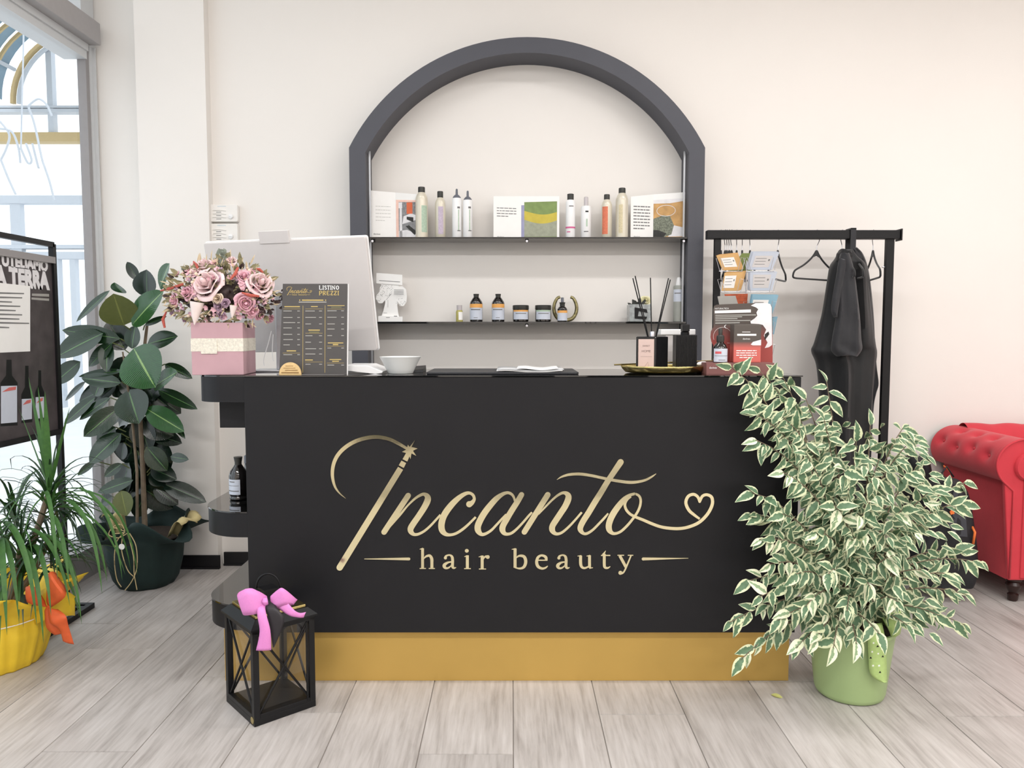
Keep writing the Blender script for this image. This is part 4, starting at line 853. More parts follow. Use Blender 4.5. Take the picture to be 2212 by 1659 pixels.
mg = thing('magazine_stack', (P(1145, 797, yt(.16)).x, yt(.16), ZT + .009), 'loose pile of pale grey magazines lying on black desk pad', 'magazines')
for i, (x0, x1, z0, rz, m_) in enumerate(((1073, 1214, .0085, 0, M['paper']), (1074, 1216, .0125, .015, mat('grey_cover', rgb(196, 198, 200), .35)), (1118, 1206, .0165, -.03, M['paper']))):
    cxx = (P(x0, 800, yt(.1)).x + P(x1, 800, yt(.1)).x) / 2; hw = (P(x1, 800, yt(.1)).x - P(x0, 800, yt(.1)).x) / 2
    T = Matrix.Translation((cxx, yt(.17), ZT + z0)) @ Matrix.Rotation(rz, 4, 'Z')
    def fn(u, v, hw=hw): return Vector(((u * 2 - 1) * hw, (v - .5) * .21, .003 * math.sin(u * PI * 2.2 + .6) + .002))
    MB().grid(fn, 16, 2, T).build('magazine', m_, mg, solid=.0025, smooth='all')
# tray
TYY = yt(.17); tk = MPP(TYY); tx = P(1433, 800, TYY).x
tr = thing('brass_tray', (tx, TYY, ZT), 'oval hammered brass tray with scalloped rim', 'tray')
def tray(u, v):
    a = 2 * PI * u; s = 1 + .035 * math.cos(a * 12) * v; rr_ = [0.0, .86, .9, .985, 1.0][0] if False else None
    prof_ = [(0, .002), (.80, .002), (.90, .004), (.97, .017), (1.0, .027)]; q = v * 4; i = min(3, int(q)); f = q - i
    r = prof_[i][0] + (prof_[i + 1][0] - prof_[i][0]) * f; z = prof_[i][1] + (prof_[i + 1][1] - prof_[i][1]) * f
    s = 1 + .025 * math.cos(a * 12) * max(0, r - .8) / .2
    return Vector((tx + 90 * tk * r * s * math.cos(a), TYY + .115 * r * s * math.sin(a), ZT + z))
MB().grid(tray, 96, 8, wrapu=True).build('tray_body', M['brass'], tr, solid=.0016, smooth='all')
ZTR = ZT + .0032
df = thing('reed_diffuser', (P(1405, 790, TYY).x, TYY - .01, ZTR), 'black square reed diffuser with pink label and black sticks', 'diffuser')
kx = MPP(TYY - .02); zh = P(1400, 727, TYY - .02).z - ZTR
c3 = [P(1373, 785, TYY - .045), P(1416, 785, TYY - .062), P(1443, 785, TYY + .0), P(1400, 785, TYY + .017)]
pl = [(p.x, p.y) for p in c3]
M['bgloss'] = mat('black_glass_bottle', rgb(26, 27, 29), 0.12, var=0.0, spec=.6)
MB().slab(pl, ZTR, ZTR + zh).build('bottle', M['bgloss'], df, bevel=.003)
A_, B_ = Vector((*pl[0], ZTR)), Vector((*pl[1], ZTR)); Tl = frame(A_, B_ - A_, (0, 0, 1)); wl = (B_ - A_).length
Tl = Tl @ Matrix.Translation((0, 0, .0008))
lb = MB(); quad(lb, Tl, .13 * wl, .015 * zh, .92 * wl, .93 * zh); lb = lb.build('label', mat('dusty_pink_label', rgb(214, 186, 176), .6, var=.01), df)
M['inkbr'] = mat('brown_ink', rgb(120, 98, 92), .7)
text('SWEET', .0085, Tl @ Matrix.Translation((.525 * wl, .72 * zh, .0004)), M['inkbr'], lb, ex=0); text('HOME', .0115, Tl @ Matrix.Translation((.525 * wl, .57 * zh, .0004)), M['inkbr'], lb, ex=0)
mb = MB(); stroke(mb, [(.25 * wl, .45 * zh, .0005), (.82 * wl, .45 * zh, .0005)], Tl, 0, .0004, spline=False)
stroke(mb, [(.35 * wl, .08 * zh, .001), (.62 * wl, .3 * zh, .0008), (.7 * wl, .06 * zh, .001)], Tl, 0, .0004, spline=False); stroke(mb, [(.3 * wl, .04 * zh, .0008), (.55 * wl, .16 * zh, .0008), (.72 * wl, .14 * zh, .0008)], Tl, 0, .0004); mb.build('drawing', M['inkbr'], lb)
cxn = sum(p[0] for p in pl) / 4; cyn = sum(p[1] for p in pl) / 4
MB().lathe([(.0095, 0), (.0095, .016), (.0085, .018)], 20, Matrix.Translation((cxn, cyn, ZTR + zh + .0005))).build('neck', M['chrome'], df, smooth=30)
for (x, y, dy) in ((1367, 601, .01), (1372, 596, -.012), (1405, 600, .0), (1444, 601, .012), (1448, 604, -.01)):
    tp = P(x, y, cyn + dy); b0 = Vector((cxn + (cxn - tp.x) * .08, cyn, ZTR + zh * .35)); MB().tube([b0, tp], .0021, 6).build('reed', M['bmetal'], df)
# soap dispenser
sp_ = thing('soap_dispenser', (P(1483, 790, TYY).x, TYY + .01, ZTR), 'black ribbed square soap dispenser with black pump', 'dispenser')
sx0, sx1 = P(1461, 780, TYY - .02).x, P(1506, 780, TYY - .02).x; sh = P(1480, 724, TYY - .02).z - ZTR; sw = sx1 - sx0
MB().slab(rrect(sx0, TYY - .02, sx1, TYY + .052, .006), ZTR, ZTR + sh).build('bottle', M['bmetal'], sp_)
for i in range(13):
    x = sx0 + sw * (.06 + .88 * i / 12); MB().box(x - .0012, x + .0012, TYY - .0225, TYY - .0195, ZTR + .004, ZTR + sh - .003).build('rib', M['bmetal'], sp_)
mx_ = (sx0 + sx1) / 2
MB().lathe([(.016, 0), (.016, .011), (.013, .013)], 20, Matrix.Translation((mx_, TYY + .016, ZTR + sh))).build('collar', M['bmetal'], sp_, smooth=30)
MB().box(mx_ - .014, mx_ + .012, TYY - .01, TYY + .03, ZTR + sh + .013, ZTR + sh + .040).build('pump_head', M['bmetal'], sp_, bevel=.003)
# card reader behind
cd = thing('card_terminal', (P(1460, 790, TYY + .14).x, TYY + .16, ZT), 'white and grey box shaped device behind the soap dispenser', 'device')
x0, x1 = P(1427, 760, TYY + .14).x, P(1502, 760, TYY + .14).x; zt_ = P(1460, 711, TYY + .14).z
MB().box(x0, x1, TYY + .14, TYY + .23, zt_ - .022, zt_).build('top_cover', M['white'], cd, bevel=.003)
MB().box(x0 + .02, x1 - .02, TYY + .146, TYY + .22, ZT + .0005, zt_ - .022).build('body', M['monitor'], cd, bevel=.002)
pn = thing('brass_letter_opener', (P(1400, 788, TYY).x, TYY + .03, ZT + .03), 'thin brass stick lying across the tray rims', 'stick')
MB().tube([P(1327, 788, TYY + .0), P(1445, 783, TYY + .085), P(1540, 780, TYY + .10)], [.0028, .0028, .0035], 8).build('stick', M['brass'], pn)
sc2 = thing('white_spoon', (P(1520, 785, TYY).x, TYY, ZT + .03), 'white rounded shape resting at tray right end', 'spoon')
MB().lathe([(0, -.019), (.006, -.014), (.0075, 0), (.005, .014), (0, .02)], 14, Matrix.Translation((P(1516, 783, TYY - .03).x, TYY - .03, ZT + .036)) @ Matrix.Rotation(PI / 2 - .15, 4, 'Y')).build('tip', M['white'], sc2, smooth='all')
# ================================================================== RED BROWN PRODUCT DISPLAY
YD = yt(.06)
def matgrad(name, c1, c2, z0, z1, rough=.55):
    m = mat(name, c1, rough, var=0); nt = m.node_tree; N, L = nt.nodes, nt.links; g = N.new('ShaderNodeNewGeometry'); s = N.new('ShaderNodeSeparateXYZ'); L.new(g.outputs['Position'], s.inputs[0])
    mr = N.new('ShaderNodeMapRange'); mr.inputs[1].default_value = z0; mr.inputs[2].default_value = z1; L.new(s.outputs[2], mr.inputs[0]); mx = N.new('ShaderNodeMix'); mx.data_type = 'RGBA'; mx.inputs[6].default_value = c1; mx.inputs[7].default_value = c2
    L.new(mr.outputs[0], mx.inputs[0]); L.new(mx.outputs[2], nt.nodes['Principled BSDF'].inputs['Base Color']); return m
zz = lambda y, Y=YD: P(1600, y, Y).z
M['dback'] = matgrad('brown_to_red_print', rgb(168, 66, 60), rgb(84, 74, 68), zz(745), zz(700)); M['dbox'] = matgrad('box_brown_to_red_print', rgb(216, 100, 90), rgb(88, 80, 74), zz(752), zz(738)); M['dbase'] = mat('maroon_card', rgb(134, 84, 80), .55, var=.03)
ds = thing('product_display', (P(1615, 800, YD).x, YD + .05, ZT), 'brown and red cardboard serum display stand with white splash', 'display stand')
MB().box(P(1526, 800, YD).x, P(1672, 800, YD).x, YD, YD + .14, ZT + .0005, zz(784)).build('base', M['dbase'], ds)
ob = [(1541, 668), (1543, 661), (1549, 658), (1640, 654), (1655, 654), (1664, 657), (1668, 664), (1669, 720), (1669, 792), (1541, 792), (1541, 746), (1537, 738), (1535, 728), (1536, 716), (1541, 707)]
outline('back_card', ob, YD + .10, .003, M['dback'], ds)
Yk = YD + .0995
outline('splash', [(1622, 660), (1632, 655), (1655, 654), (1664, 657), (1667, 664), (1668, 745), (1661, 750), (1652, 752), (1658, 740), (1650, 725), (1655, 712), (1648, 702), (1640, 700), (1622, 699), (1621, 694), (1630, 688), (1636, 682), (1634, 675), (1638, 668), (1633, 664)], Yk - .0006, .0005, M['whitep'], ds)
outline('splash_blot', [(1652, 722), (1660, 716), (1662, 722), (1656, 730), (1652, 735)], Yk - .0010, .0003, M['darkp'], ds)
bl = lambda rows, m_, nm='print': marks(nm, rows, Yk - .0002, m_, ds)
outline('print_band', [(1544, 671), (1622, 668.5), (1622, 675), (1544, 677)], Yk - .0006, .0005, M['inkw'], ds)
text('NATURALTECH', 5.0 * MPP(Yk) * 1.0, frame(P(1544, 668.5, Yk - .0006), (1, 0, .015), (0, 0, 1)), M['inkw'], ds, ex=.0001, align='LEFT', sx=.85)
bl([(1545, 681 + i * 4, 1545 + w, 680.2 + i * 4, 2.1) for i, w in enumerate((88, 58, 48, 76))] + [(1545, 698, 1598, 697, 2.4)], M['inklite'])
ring = [(1561 + 20 * math.cos(a), 727 - 20 * math.sin(a)) for a in [math.radians(200 - 8 * i) for i in range(22)]] + [(1583, 727), (1584, 731), (1580, 733), (1579, 741), (1571, 741)]
bl([(a[0], a[1], b_[0], b_[1], .5) for a, b_ in zip(ring[:-1], ring[1:])], M['inkw'], 'head_outline')
mb = MB(); a = P(1567, 706, Yk - .0007); stroke(mb, [(a.x + .003, a.z + .008, .0008), (a.x - .003, a.z + .002, .003), (a.x + .003, a.z - .006, .0008)], Matrix(((1, 0, 0, 0), (0, 0, -1, Yk - .0003), (0, 1, 0, 0), (0, 0, 0, 1))), 0, .0004); mb.build('moon', M['inkw'], ds)
text('davines', 7 * MPP(YD), frame(P(1532, 796.5, YD - .0003), (1, 0, 0), (0, 0, 1)), M['inkw'], ds, ex=.0001, align='LEFT', sx=.8)
bx = thing('serum_box', (P(1618, 785, YD + .05).x, YD + .05, zz(784)), 'brown and coral folding box standing on the red display', 'box')
x0, x1 = P(1585, 740, YD + .03).x, P(1644, 740, YD + .03).x; zt_ = zz(700.5, YD + .03); zb_ = zz(784) + .0004
MB().box(x0, x1, YD + .03, YD + .08, zb_, zt_).build('carton', M['dbox'], bx, bevel=.002)
Tq = Matrix(((1, 0, 0, x0), (0, 0, -1, YD + .0297), (0, 1, 0, zb_), (0, 0, 0, 1))); w, h = x1 - x0, zt_ - zb_
mb = MB(); quad(mb, Tq, .12 * w, .70 * h, .82 * w, .75 * h); quad(mb, Tq, .3 * w, .79 * h, .6 * w, .805 * h); mb.build('print', M['inkw'], bx); text('davines', .009, Tq @ Matrix.Translation((.46 * w, .6 * h, .0003)), M['inkw'], bx, name='logo', ex=0)
mb = MB(); lines(mb, Tq, .1 * w, .1 * h, .85 * w, .34 * h, 4, th=.4, center=True); mb.build('print', M['inkw'], bx)
mb = MB(); poly(mb, Tq, [(.62 * w, .47 * h), (.7 * w, .54 * h), (1 * w, .6 * h), (1 * w, .45 * h), (.7 * w, .45 * h)], .0002); mb.build('splash', M['whitep'], bx)
bottle('serum_bottle', 'dark serum bottle with red and white label on display base', 'bottle', 1558.5, zz(784), YD + .035, (M['amber'], [(14.5, 0), (15.2, 1), (15.2, 31), (12, 38), (8, 42), (6.5, 45)], 0),
       [('collar', M['cap'], [(7.8, 44), (8.4, 50), (8.0, 57), (6, 59)]), ('dropper', M['cap'], [(4.2, 58), (4.4, 70), (3.4, 73.5), (0, 74)])], [('label', M['lblue'], 15.2, 1.6, 30, -72, 72), ('print', mat('red_label_print', rgb(222, 90, 96), .6), 15.2, 19, 24, -55, -5), ('print', M['ink'], 15.2, 14, 15, -60, 60), ('print', M['ink'], 15.2, 5, 6.4, -25, 30)])
# ================================================================== CARD SPINNER
YC = yt(.30); spn = thing('wire_card_rack', (P(1612, 790, YC).x, YC, ZT), 'thin chrome wire spinner rack holding sample cards', 'card rack')
xc = P(1610, 700, YC).x
MB().tube([(xc, YC, ZT + .001), (xc, YC, zz(548, YC))], .0028, 8).build('pole', M['chrome'], spn)
MB().lathe([(.06, 0), (.06, .004), (.01, .008), (0, .008)], 28, Matrix.Translation((xc, YC, ZT + .0006))).build('base', M['chrome'], spn, smooth=30)
def wirebox(px0, px1, y0, y1, Y, lean=6):
    mb = MB()
    pts = [P(px0 + lean * .3, y1, Y), P(px0 - lean, y0 + 6, Y - .012), P(px0 - lean + 9, y0 + 4, Y - .014), P(px0 + lean + 4, y1, Y - .004)]; mb.tube(pts, .0011, 5)
    pts = [P(px1 - lean * .3, y1, Y), P(px1 + lean, y0 + 6, Y - .012), P(px1 + lean - 9, y0 + 4, Y - .014), P(px1 - lean - 4, y1, Y - .004)]; mb.tube(pts, .0011, 5)
    mb.tube([P(px0, y1, Y), P(px1, y1, Y), P(px1, y1, Y + .03), P(px0, y1, Y + .03)], .0012, 5, closed=True)
    mb.tube([P((px0 + px1) / 2, y1, Y + .01), Vector((xc, YC, P(1600, y1, YC).z))], .0012, 5)
    mb.build('wire_pocket', M['chrome'], spn)
def cards(lab, quad_, Y, n, m_, inset, dx=1.6, dyy=-1.0, pm=None, group='sample cards in the wire rack'):
    cxm = sum(p[0] for p in quad_) / 4; t = thing('card_stack', P(cxm, max(p[1] for p in quad_), Y), lab, 'cards', group)
    for i in range(n):
        q = [P(x + dx * i, y + dyy * i * .6, Y + .0026 * i + (0.0 if j < 2 else .0)) for j, (x, y) in enumerate(quad_)]   # bl br tr tl
        q = [q[0], q[1], q[2] + Vector((0, -.02, 0)), q[3] + Vector((0, -.02, 0))]
        o = Vector((0, .0014, 0)); MB().hexa([q[0], q[1], q[1] + o, q[0] + o], [q[3], q[2], q[2] + o, q[3] + o]).build('card', m_, t)
        if i == 0 and inset:
            def B(u, v): a = q[0].lerp(q[1], u); b_ = q[3].lerp(q[2], u); return a.lerp(b_, v) + Vector((0, -.0006, 0))
            x0, y0, x1, y1 = inset; mb = MB(); mb.add([B(x0, y0), B(x1, y0), B(x1, y1), B(x0, y1)], [(0, 1, 2, 3)]); mb.build('label', pm or M['paper'], t)
            mb = MB()
            for r_ in range(3):
                v0 = y0 + (y1 - y0) * (.25 + .25 * r_); mb.add([B(x0 + .06, v0) + Vector((0, -.0004, 0)), B(x0 + (x1 - x0) * .7, v0) + Vector((0, -.0004, 0)), B(x0 + (x1 - x0) * .7, v0 + .025) + Vector((0, -.0004, 0)), B(x0 + .06, v0 + .025) + Vector((0, -.0004, 0))], [(0, 1, 2, 3)])
            v0 = y0 + (y1 - y0) * .55; mb.add([B(x1 - .12, v0) + Vector((0, -.0004, 0)), B(x1 - .06, v0) + Vector((0, -.0004, 0)), B(x1 - .06, v0 + .1) + Vector((0, -.0004, 0)), B(x1 - .12, v0 + .1) + Vector((0, -.0004, 0))], [(0, 1, 2, 3)])
            mb.build('print', M['ink'], t)
M['kraft'] = mat('kraft_orange_card', rgb(226, 178, 112), .7, var=.03); M['bluec'] = mat('pale_blue_card', rgb(200, 208, 222), .6, var=.02); M['blue2'] = mat('sky_blue_card', rgb(140, 186, 208), .6, var=.03)
M['redc'] = mat('rust_red_card', rgb(206, 96, 60), .6, var=.25, scale=60); M['greyc'] = mat('light_grey_card', rgb(196, 194, 188), .6, var=.02); M['grn'] = mat('green_card', rgb(132, 150, 82), .6, var=.1)
Y1 = YC - .05
cards('fan of kraft orange cards in top left pocket', [(1561, 584), (1600, 583), (1584, 549), (1544, 553)], Y1, 5, M['kraft'], (.18, .2, .88, .8))
cards('stack of pale blue grey cards in top right pocket', [(1616, 583), (1668, 583), (1680, 546), (1624, 546)], Y1, 4, M['bluec'], (.12, .15, .8, .8), dx=-1.8, pm=M['monitor'])
cards('kraft cards with white label in second left pocket', [(1559, 628), (1596, 628), (1602, 588), (1562, 590)], Y1, 5, M['kraft'], (.05, .15, .68, .82))
cards('pale blue cards in second right pocket', [(1619, 628), (1668, 628), (1675, 588), (1617, 588)], Y1, 4, M['bluec'], (.12, .15, .8, .85), dx=-1.5, pm=M['monitor'])
cards('grey card tilted in third left pocket', [(1556, 668), (1596, 668), (1584, 640), (1547, 641)], Y1, 2, M['greyc'], None)
cards('rust red printed card behind the grey card', [(1572, 680), (1612, 680), (1612, 635), (1562, 636)], Y1 + .03, 1, M['redc'], None)
cards('sky blue cards in third right pocket', [(1618, 680), (1668, 680), (1678, 638), (1622, 637)], Y1, 3, M['blue2'], (.06, .2, .68, .75), dx=-1.6)
cards('narrow sky blue card sticking out right of the display', [(1640, 722), (1672, 722), (1676, 684), (1640, 684)], Y1, 1, M['blue2'], None)
cards('green card at the back of the top pockets', [(1570, 588), (1624, 588), (1622, 548), (1600, 548)], Y1 + .06, 1, M['grn'], None)
for (a, b_, y0, y1) in ((1553, 1604, 552, 586), (1612, 1674, 552, 586), (1556, 1602, 598, 631), (1612, 1672, 598, 631), (1612, 1672, 646, 684), (1612, 1668, 690, 728), (1612, 1668, 738, 776)): wirebox(a, b_, y0, y1, Y1 - .022)
# ================================================================== FLOWER BOX
YFB = yt(.012)
fb = thing('flower_box', (P(470, 812, YFB).x, YFB + .09, ZT), 'pink square box full of dried and silk pink flowers', 'flower arrangement')
M['pinkbox'] = mat('dusty_pink_card', rgb(194, 152, 160), .6, var=.02); M['lace'] = mat('cream_lace', rgb(228, 222, 206), .85, var=.14, scale=140, bump=.5, bscale=300)
c0 = P(413, 812, YFB + .0); bwid = 109 * MPP(YFB); bh = P(413, 697, YFB).z - ZT
Tbx = Matrix.Translation((c0.x + .003, YFB, ZT + .0005)) @ Matrix.Rotation(math.radians(5), 4, 'Z')
MB().box(0, bwid, 0, bwid, 0, bh, Tbx).build('box', M['pinkbox'], fb, bevel=.002)
MB().box(-.0012, bwid + .0012, -.0012, bwid + .0012, bh * .45, bh * .70, Tbx).build('lace_band', M['lace'], fb)
MB().box(bwid * .19, bwid * .50, -.0045, -.0014, bh * .405, bh * .665, Tbx).build('lace_knot', M['lace'], fb, bevel=.0008)
FC = P(478, 632, YFB + .085); fk = MPP(YFB + .085)
def fpos(px, py, out=1.0):
    x = (px - 478) / 122.0; y = (632 - py) / 82.0; d = max(0, 1 - x * x - y * y) ** .5
    p = P(px, py, YFB + .085 - .10 * d * out); return p, Vector((x * .8, -max(d, .25), y * .9 + .12)).normalized()
M['rosepk'] = mat('pale_pink_petal', rgb(240, 208, 208), .55, var=.05, scale=40, sheen=.2); M['rosepk2'] = mat('pink_petal', rgb(236, 178, 192), .55, var=.06, scale=40)
M['blossom'] = mat('light_pink_blossom', rgb(236, 186, 196), .6, var=.1, objvar=.1); M['creamb'] = mat('cream_bud', rgb(232, 208, 182), .6, var=.08, objvar=.1)
M['lilacb'] = mat('lilac_bud', rgb(188, 154, 176), .6, var=.1); M['redam'] = mat('red_amaranth', rgb(204, 92, 76), .8, var=.2, scale=200, bump=.8, bscale=400)
M['euca'] = mat('grey_green_eucalyptus', rgb(128, 136, 122), .6, var=.1); M['fillg'] = mat('mixed_green_foliage', rgb(138, 130, 92), .6, var=.3, scale=60); M['filld'] = mat('dark_foliage', rgb(66, 48, 46), .6, var=.3, scale=60); M['beige'] = mat('beige_dried_grass', rgb(206, 184, 148), .8, var=.2)
for i, (px, py, r, m_, lab) in enumerate(((446, 611, 31, 'rosepk', 'largest pale pink rose on the left'), (563, 611, 27, 'rosepk', 'large pale pink rose on the right'), (441, 572, 19, 'rosepk', None), (500, 562, 12, 'rosepk', None), (403, 632, 15, 'rosepk2', None), (376, 648, 14, 'rosepk2', None), (527, 597, 14, 'rosepk2', None), (531, 655, 20, 'rosepk2', None), (545, 672, 15, 'rosepk2', None), (562, 683, 10, 'rosepk2', None), (584, 690, 10, 'rosepk2', None), (420, 588, 12, 'rosepk', None), (472, 662, 11, 'lilacb', None), (486, 655, 9, 'lilacb', None), (478, 682, 9, 'lilacb', None), (399, 691, 9, 'lilacb', None), (373, 676, 10, 'lilacb', None), (468, 645, 11, 'creamb', None))):
    p, n = fpos(px, py, 1.05); rose('rose' if r > 16 else 'blossom', p, r * fk * 1.12, M[m_], fb, face=n, seed=i, label=lab)
rr = random.Random(8)
bmesh_ = {}
for nm, m_ in (('blossom', 'blossom'), ('bud', 'creamb'), ('lilac', 'lilacb')):
    mb = MB()
    if nm == 'blossom':
        for k in range(5):
            a = 2 * PI * k / 5; leafmb(1.0, .9, fold=.2, curl=-.3, nu=2, nv=3, mb=mb, T=leafT((0, 0, 0), (math.cos(a), math.sin(a), .35), (0, 0, 1)))
    else: mb.lathe([(0, -.5), (.4, -.35), (.5, 0), (.36, .4), (0, .6)], 8)
    bmesh_[nm] = mb.mesh(nm, M[m_], 'all')
def small(nm, px, py, r, out=1.0, rz=0):
    p, n = fpos(px, py, out); o = bpy.data.objects.new('blossom' if nm != 'bud' else 'bud', bmesh_[nm]); COL.objects.link(o)
    Mx = Matrix.Translation(p) @ n.to_track_quat('Z', 'Y').to_matrix().to_4x4() @ Matrix.Rotation(rr.uniform(0, 6), 4, 'Z') @ Matrix.Scale(r * fk, 4)
    o.parent = fb; o.matrix_parent_inverse = pinv(fb); o.matrix_basis = Mx
for i in range(170):
    a = rr.uniform(0, 2 * PI); q = rr.uniform(.25, 1.05) ** .6; small(rr.choice(('blossom', 'blossom', 'bud', 'lilac')), 478 + 112 * q * math.cos(a), 636 - 72 * q * math.sin(a), rr.uniform(5, 9), 1.0)
for (px, py) in ((413, 588), (418, 584), (424, 592), (412, 697), (424, 706), (432, 703), (444, 707), (408, 682), (437, 682), (448, 697), (416, 610)): small('bud', px, py, 8, 1.1)
MB().lathe([(0, -.5), (.7, -.35), (1, 0), (.8, .5), (.4, .8), (0, .9)], 20, Matrix.Translation(P(478, 645, YFB + .09)) @ Matrix.Diagonal((92 * fk, 60 * fk, 62 * fk, 1))).build('dark_core', M['filld'], fb, smooth='all')  # dark ellipsoid added to close the see-through gaps in the bouquet
for nm, m_, n_, L0, L1, w in (('foliage', 'fillg', 280, 10, 24, .45), ('dark_foliage', 'filld', 150, 9, 20, .5), ('eucalyptus', 'euca', 50, 8, 13, .8), ('dried_grass', 'beige', 200, 12, 28, .12)):
    mb = MB()
    for i in range(n_):
        a = rr.uniform(0, 2 * PI); q = rr.uniform(.1, 1.04) ** .5; px, py = 478 + 114 * q * math.cos(a), 636 - 76 * q * math.sin(a)
        if nm == 'dark_foliage' and rr.random() < .7: px, py = rr.choice([(490, 640), (585, 650), (450, 655), (545, 640)]); px += rr.uniform(-28, 28); py += rr.uniform(-24, 24)
        if nm == 'eucalyptus' and i < 26: px, py = 478 + rr.uniform(-9, 10), 578 - i * 1.3
        p, n = fpos(px, py, .82); L = rr.uniform(L0, L1) * fk; d = (n + Vector((rr.uniform(-.8, .8), rr.uniform(-.5, .3), rr.uniform(-.6, .8)))).normalized()
        if py < 600 and nm == 'dried_grass': d = Vector((d.x * .6, d.y * .4, abs(d.z) + .5)).normalized()
        leafmb(L, L * w, nu=2, nv=3, mb=mb, T=leafT(p, p + d * L, (rr.uniform(-.5, .5), -1, rr.uniform(0, .8))))
    mb.build(nm, M[m_], fb, kind='stuff')
MB().tube([P(487, 548, YFB + .08), P(482, 575, YFB + .07), P(480, 620, YFB + .05)], [.012, .006, .002], 8).build('eucalyptus_bud', M['euca'], fb)
for pts in (((347, 628), (365, 624), (395, 614)), ((497, 604), (508, 592), (514, 578)), ((548, 580), (560, 582), (570, 590)), ((360, 672), (352, 690), (356, 708)), ((522, 632), (540, 638), (560, 640)), ((418, 565), (424, 572), (428, 580))):
    q = [fpos(a, b_, 1.15)[0] for a, b_ in pts]; MB().tube(q, [.0025, .006, .004], 7).build('amaranth', M['redam'], fb)
for (px, py) in ((425, 660), (504, 664)):
    p, n = fpos(px, py, 1.2); k = 1.0 if px < 450 else .55
    cone = MB().lathe([(.001, -.068 * k), (.012 * k, -.04 * k), (.022 * k, 0), (.024 * k, .012 * k), (.018 * k, .006 * k), (0, 0)], 14, Matrix.Translation(p) @ Matrix.Rotation(.15, 4, 'Y')).build('paper_cone', mat('pink_pearl_paper', rgb(238, 220, 214), .4), fb, smooth=30)
# ================================================================== LANTERN
ln0 = FP(550, 1572); lnl = FP(481, 1532); lnr = FP(679, 1537)
ux = lnr - ln0; uy = lnl - ln0
aa = (math.atan2(ux.y, ux.x) + math.atan2(uy.y, uy.x) - PI / 2) / 2; lx_, ly_ = ux.length * 1.1, uy.length * 1.22      # square it up
ux = Vector((math.cos(aa), math.sin(aa), 0)) * lx_; uy2 = Vector((-math.sin(aa), math.cos(aa), 0)) * ly_
lant = thing('lantern', ((ln0 + ux / 2 + uy2 / 2)), 'black metal and glass lantern with pink bow on the floor', 'lantern')
wx, wy = ux.length, uy2.length
Tn = frame(ln0, ux, uy2)          # x along front-right face, y along left face, z up
hB = P(552, 1362, ln0.y).z; pw = .020
def bar(n, x0, x1, y0, y1, z0, z1, par=None): return MB().box(x0, x1, y0, y1, z0, z1, Tn).build(n, M['bmetal'], par or lant, bevel=.0012)
bar('base', 0, wx, 0, wy, .0006, .022)
for (x, y) in ((0, 0), (wx - pw, 0), (0, wy - pw), (wx - pw, wy - pw)): bar('corner_post', x, x + pw, y, y + pw, .022, hB)
bar('top_rail', 0, wx, 0, pw, hB - .018, hB); bar('top_rail', 0, wx, wy - pw, wy, hB - .018, hB); bar('top_rail', 0, pw, pw, wy - pw, hB - .018, hB); bar('top_rail', wx - pw, wx, pw, wy - pw, hB - .018, hB)
bar('floor_rail', pw, wx - pw, 0, pw * .8, .022, .036); bar('floor_rail', 0, pw * .8, pw, wy - pw, .022, .036)
zl, zh_ = .036, hB - .018
for (nm, A_, B_) in (('x', (pw, .008), (wx - pw, .008)), ('x', (pw, wy - .008), (wx - pw, wy - .008)), ('x', (.008, pw), (.008, wy - pw)), ('x', (wx - .008, pw), (wx - .008, wy - pw))):
    a0, a1 = Tn @ Vector((*A_, zl)), Tn @ Vector((*B_, zh_)); b0, b1_ = Tn @ Vector((*A_, zh_)), Tn @ Vector((*B_, zl))
    MB().tube([a0, a1], .0042, 6).build('cross_bar', M['bmetal'], lant); MB().tube([b0, b1_], .0042, 6).build('cross_bar', M['bmetal'], lant)
    off = (Tn.to_3x3() @ (Vector((0, 1, 0)) if A_[1] == B_[1] else Vector((1, 0, 0)))) * (.007 if (A_[1] < .02 and A_[1] == B_[1]) or (A_[0] < .02 and A_[0] == B_[0]) else -.007)
    MB().add([a0 + off, b1_ + off, a1 + off, b0 + off], [(0, 1, 2, 3)]).build('pane', M['glass'], lant, solid=.0015)
bar('door_edge', wx - pw - .012, wx - pw - .006, -.002, .004, .03, hB - .02)
ov = .008; rt = .05; hr = .028
rf = MB(); z0 = hB + .002
rf.hexa([Tn @ Vector(p) for p in ((-ov, -ov, z0 - .006), (wx + ov, -ov, z0 - .006), (wx + ov, wy + ov, z0 - .006), (-ov, wy + ov, z0 - .006))], [Tn @ Vector(p) for p in ((-ov, -ov, z0), (wx + ov, -ov, z0), (wx + ov, wy + ov, z0), (-ov, wy + ov, z0))])
rf.hexa([Tn @ Vector(p) for p in ((-ov, -ov, z0), (wx + ov, -ov, z0), (wx + ov, wy + ov, z0), (-ov, wy + ov, z0))], [Tn @ Vector(p) for p in ((.016, .016, z0 + .022), (wx - .016, .016, z0 + .022), (wx - .016, wy - .016, z0 + .022), (.016, wy - .016, z0 + .022))])
rf.build('roof', M['bmetal'], lant)
MB().box(.02, wx - .02, .02, wy - .02, z0 + .022, z0 + .032, Tn).build('brass_plate', M['brass'], lant, bevel=.002)
cxl, cyl = wx / 2, wy / 2
MB().hexa([Tn @ Vector(p) for p in ((.04, .04, z0 + .032), (wx - .04, .04, z0 + .032), (wx - .04, wy - .04, z0 + .032), (.04, wy - .04, z0 + .032))], [Tn @ Vector(p) for p in ((cxl - .022, cyl - .022, z0 + .062), (cxl + .022, cyl - .022, z0 + .062), (cxl + .022, cyl + .022, z0 + .062), (cxl - .022, cyl + .022, z0 + .062))]).build('chimney', M['bmetal'], lant)
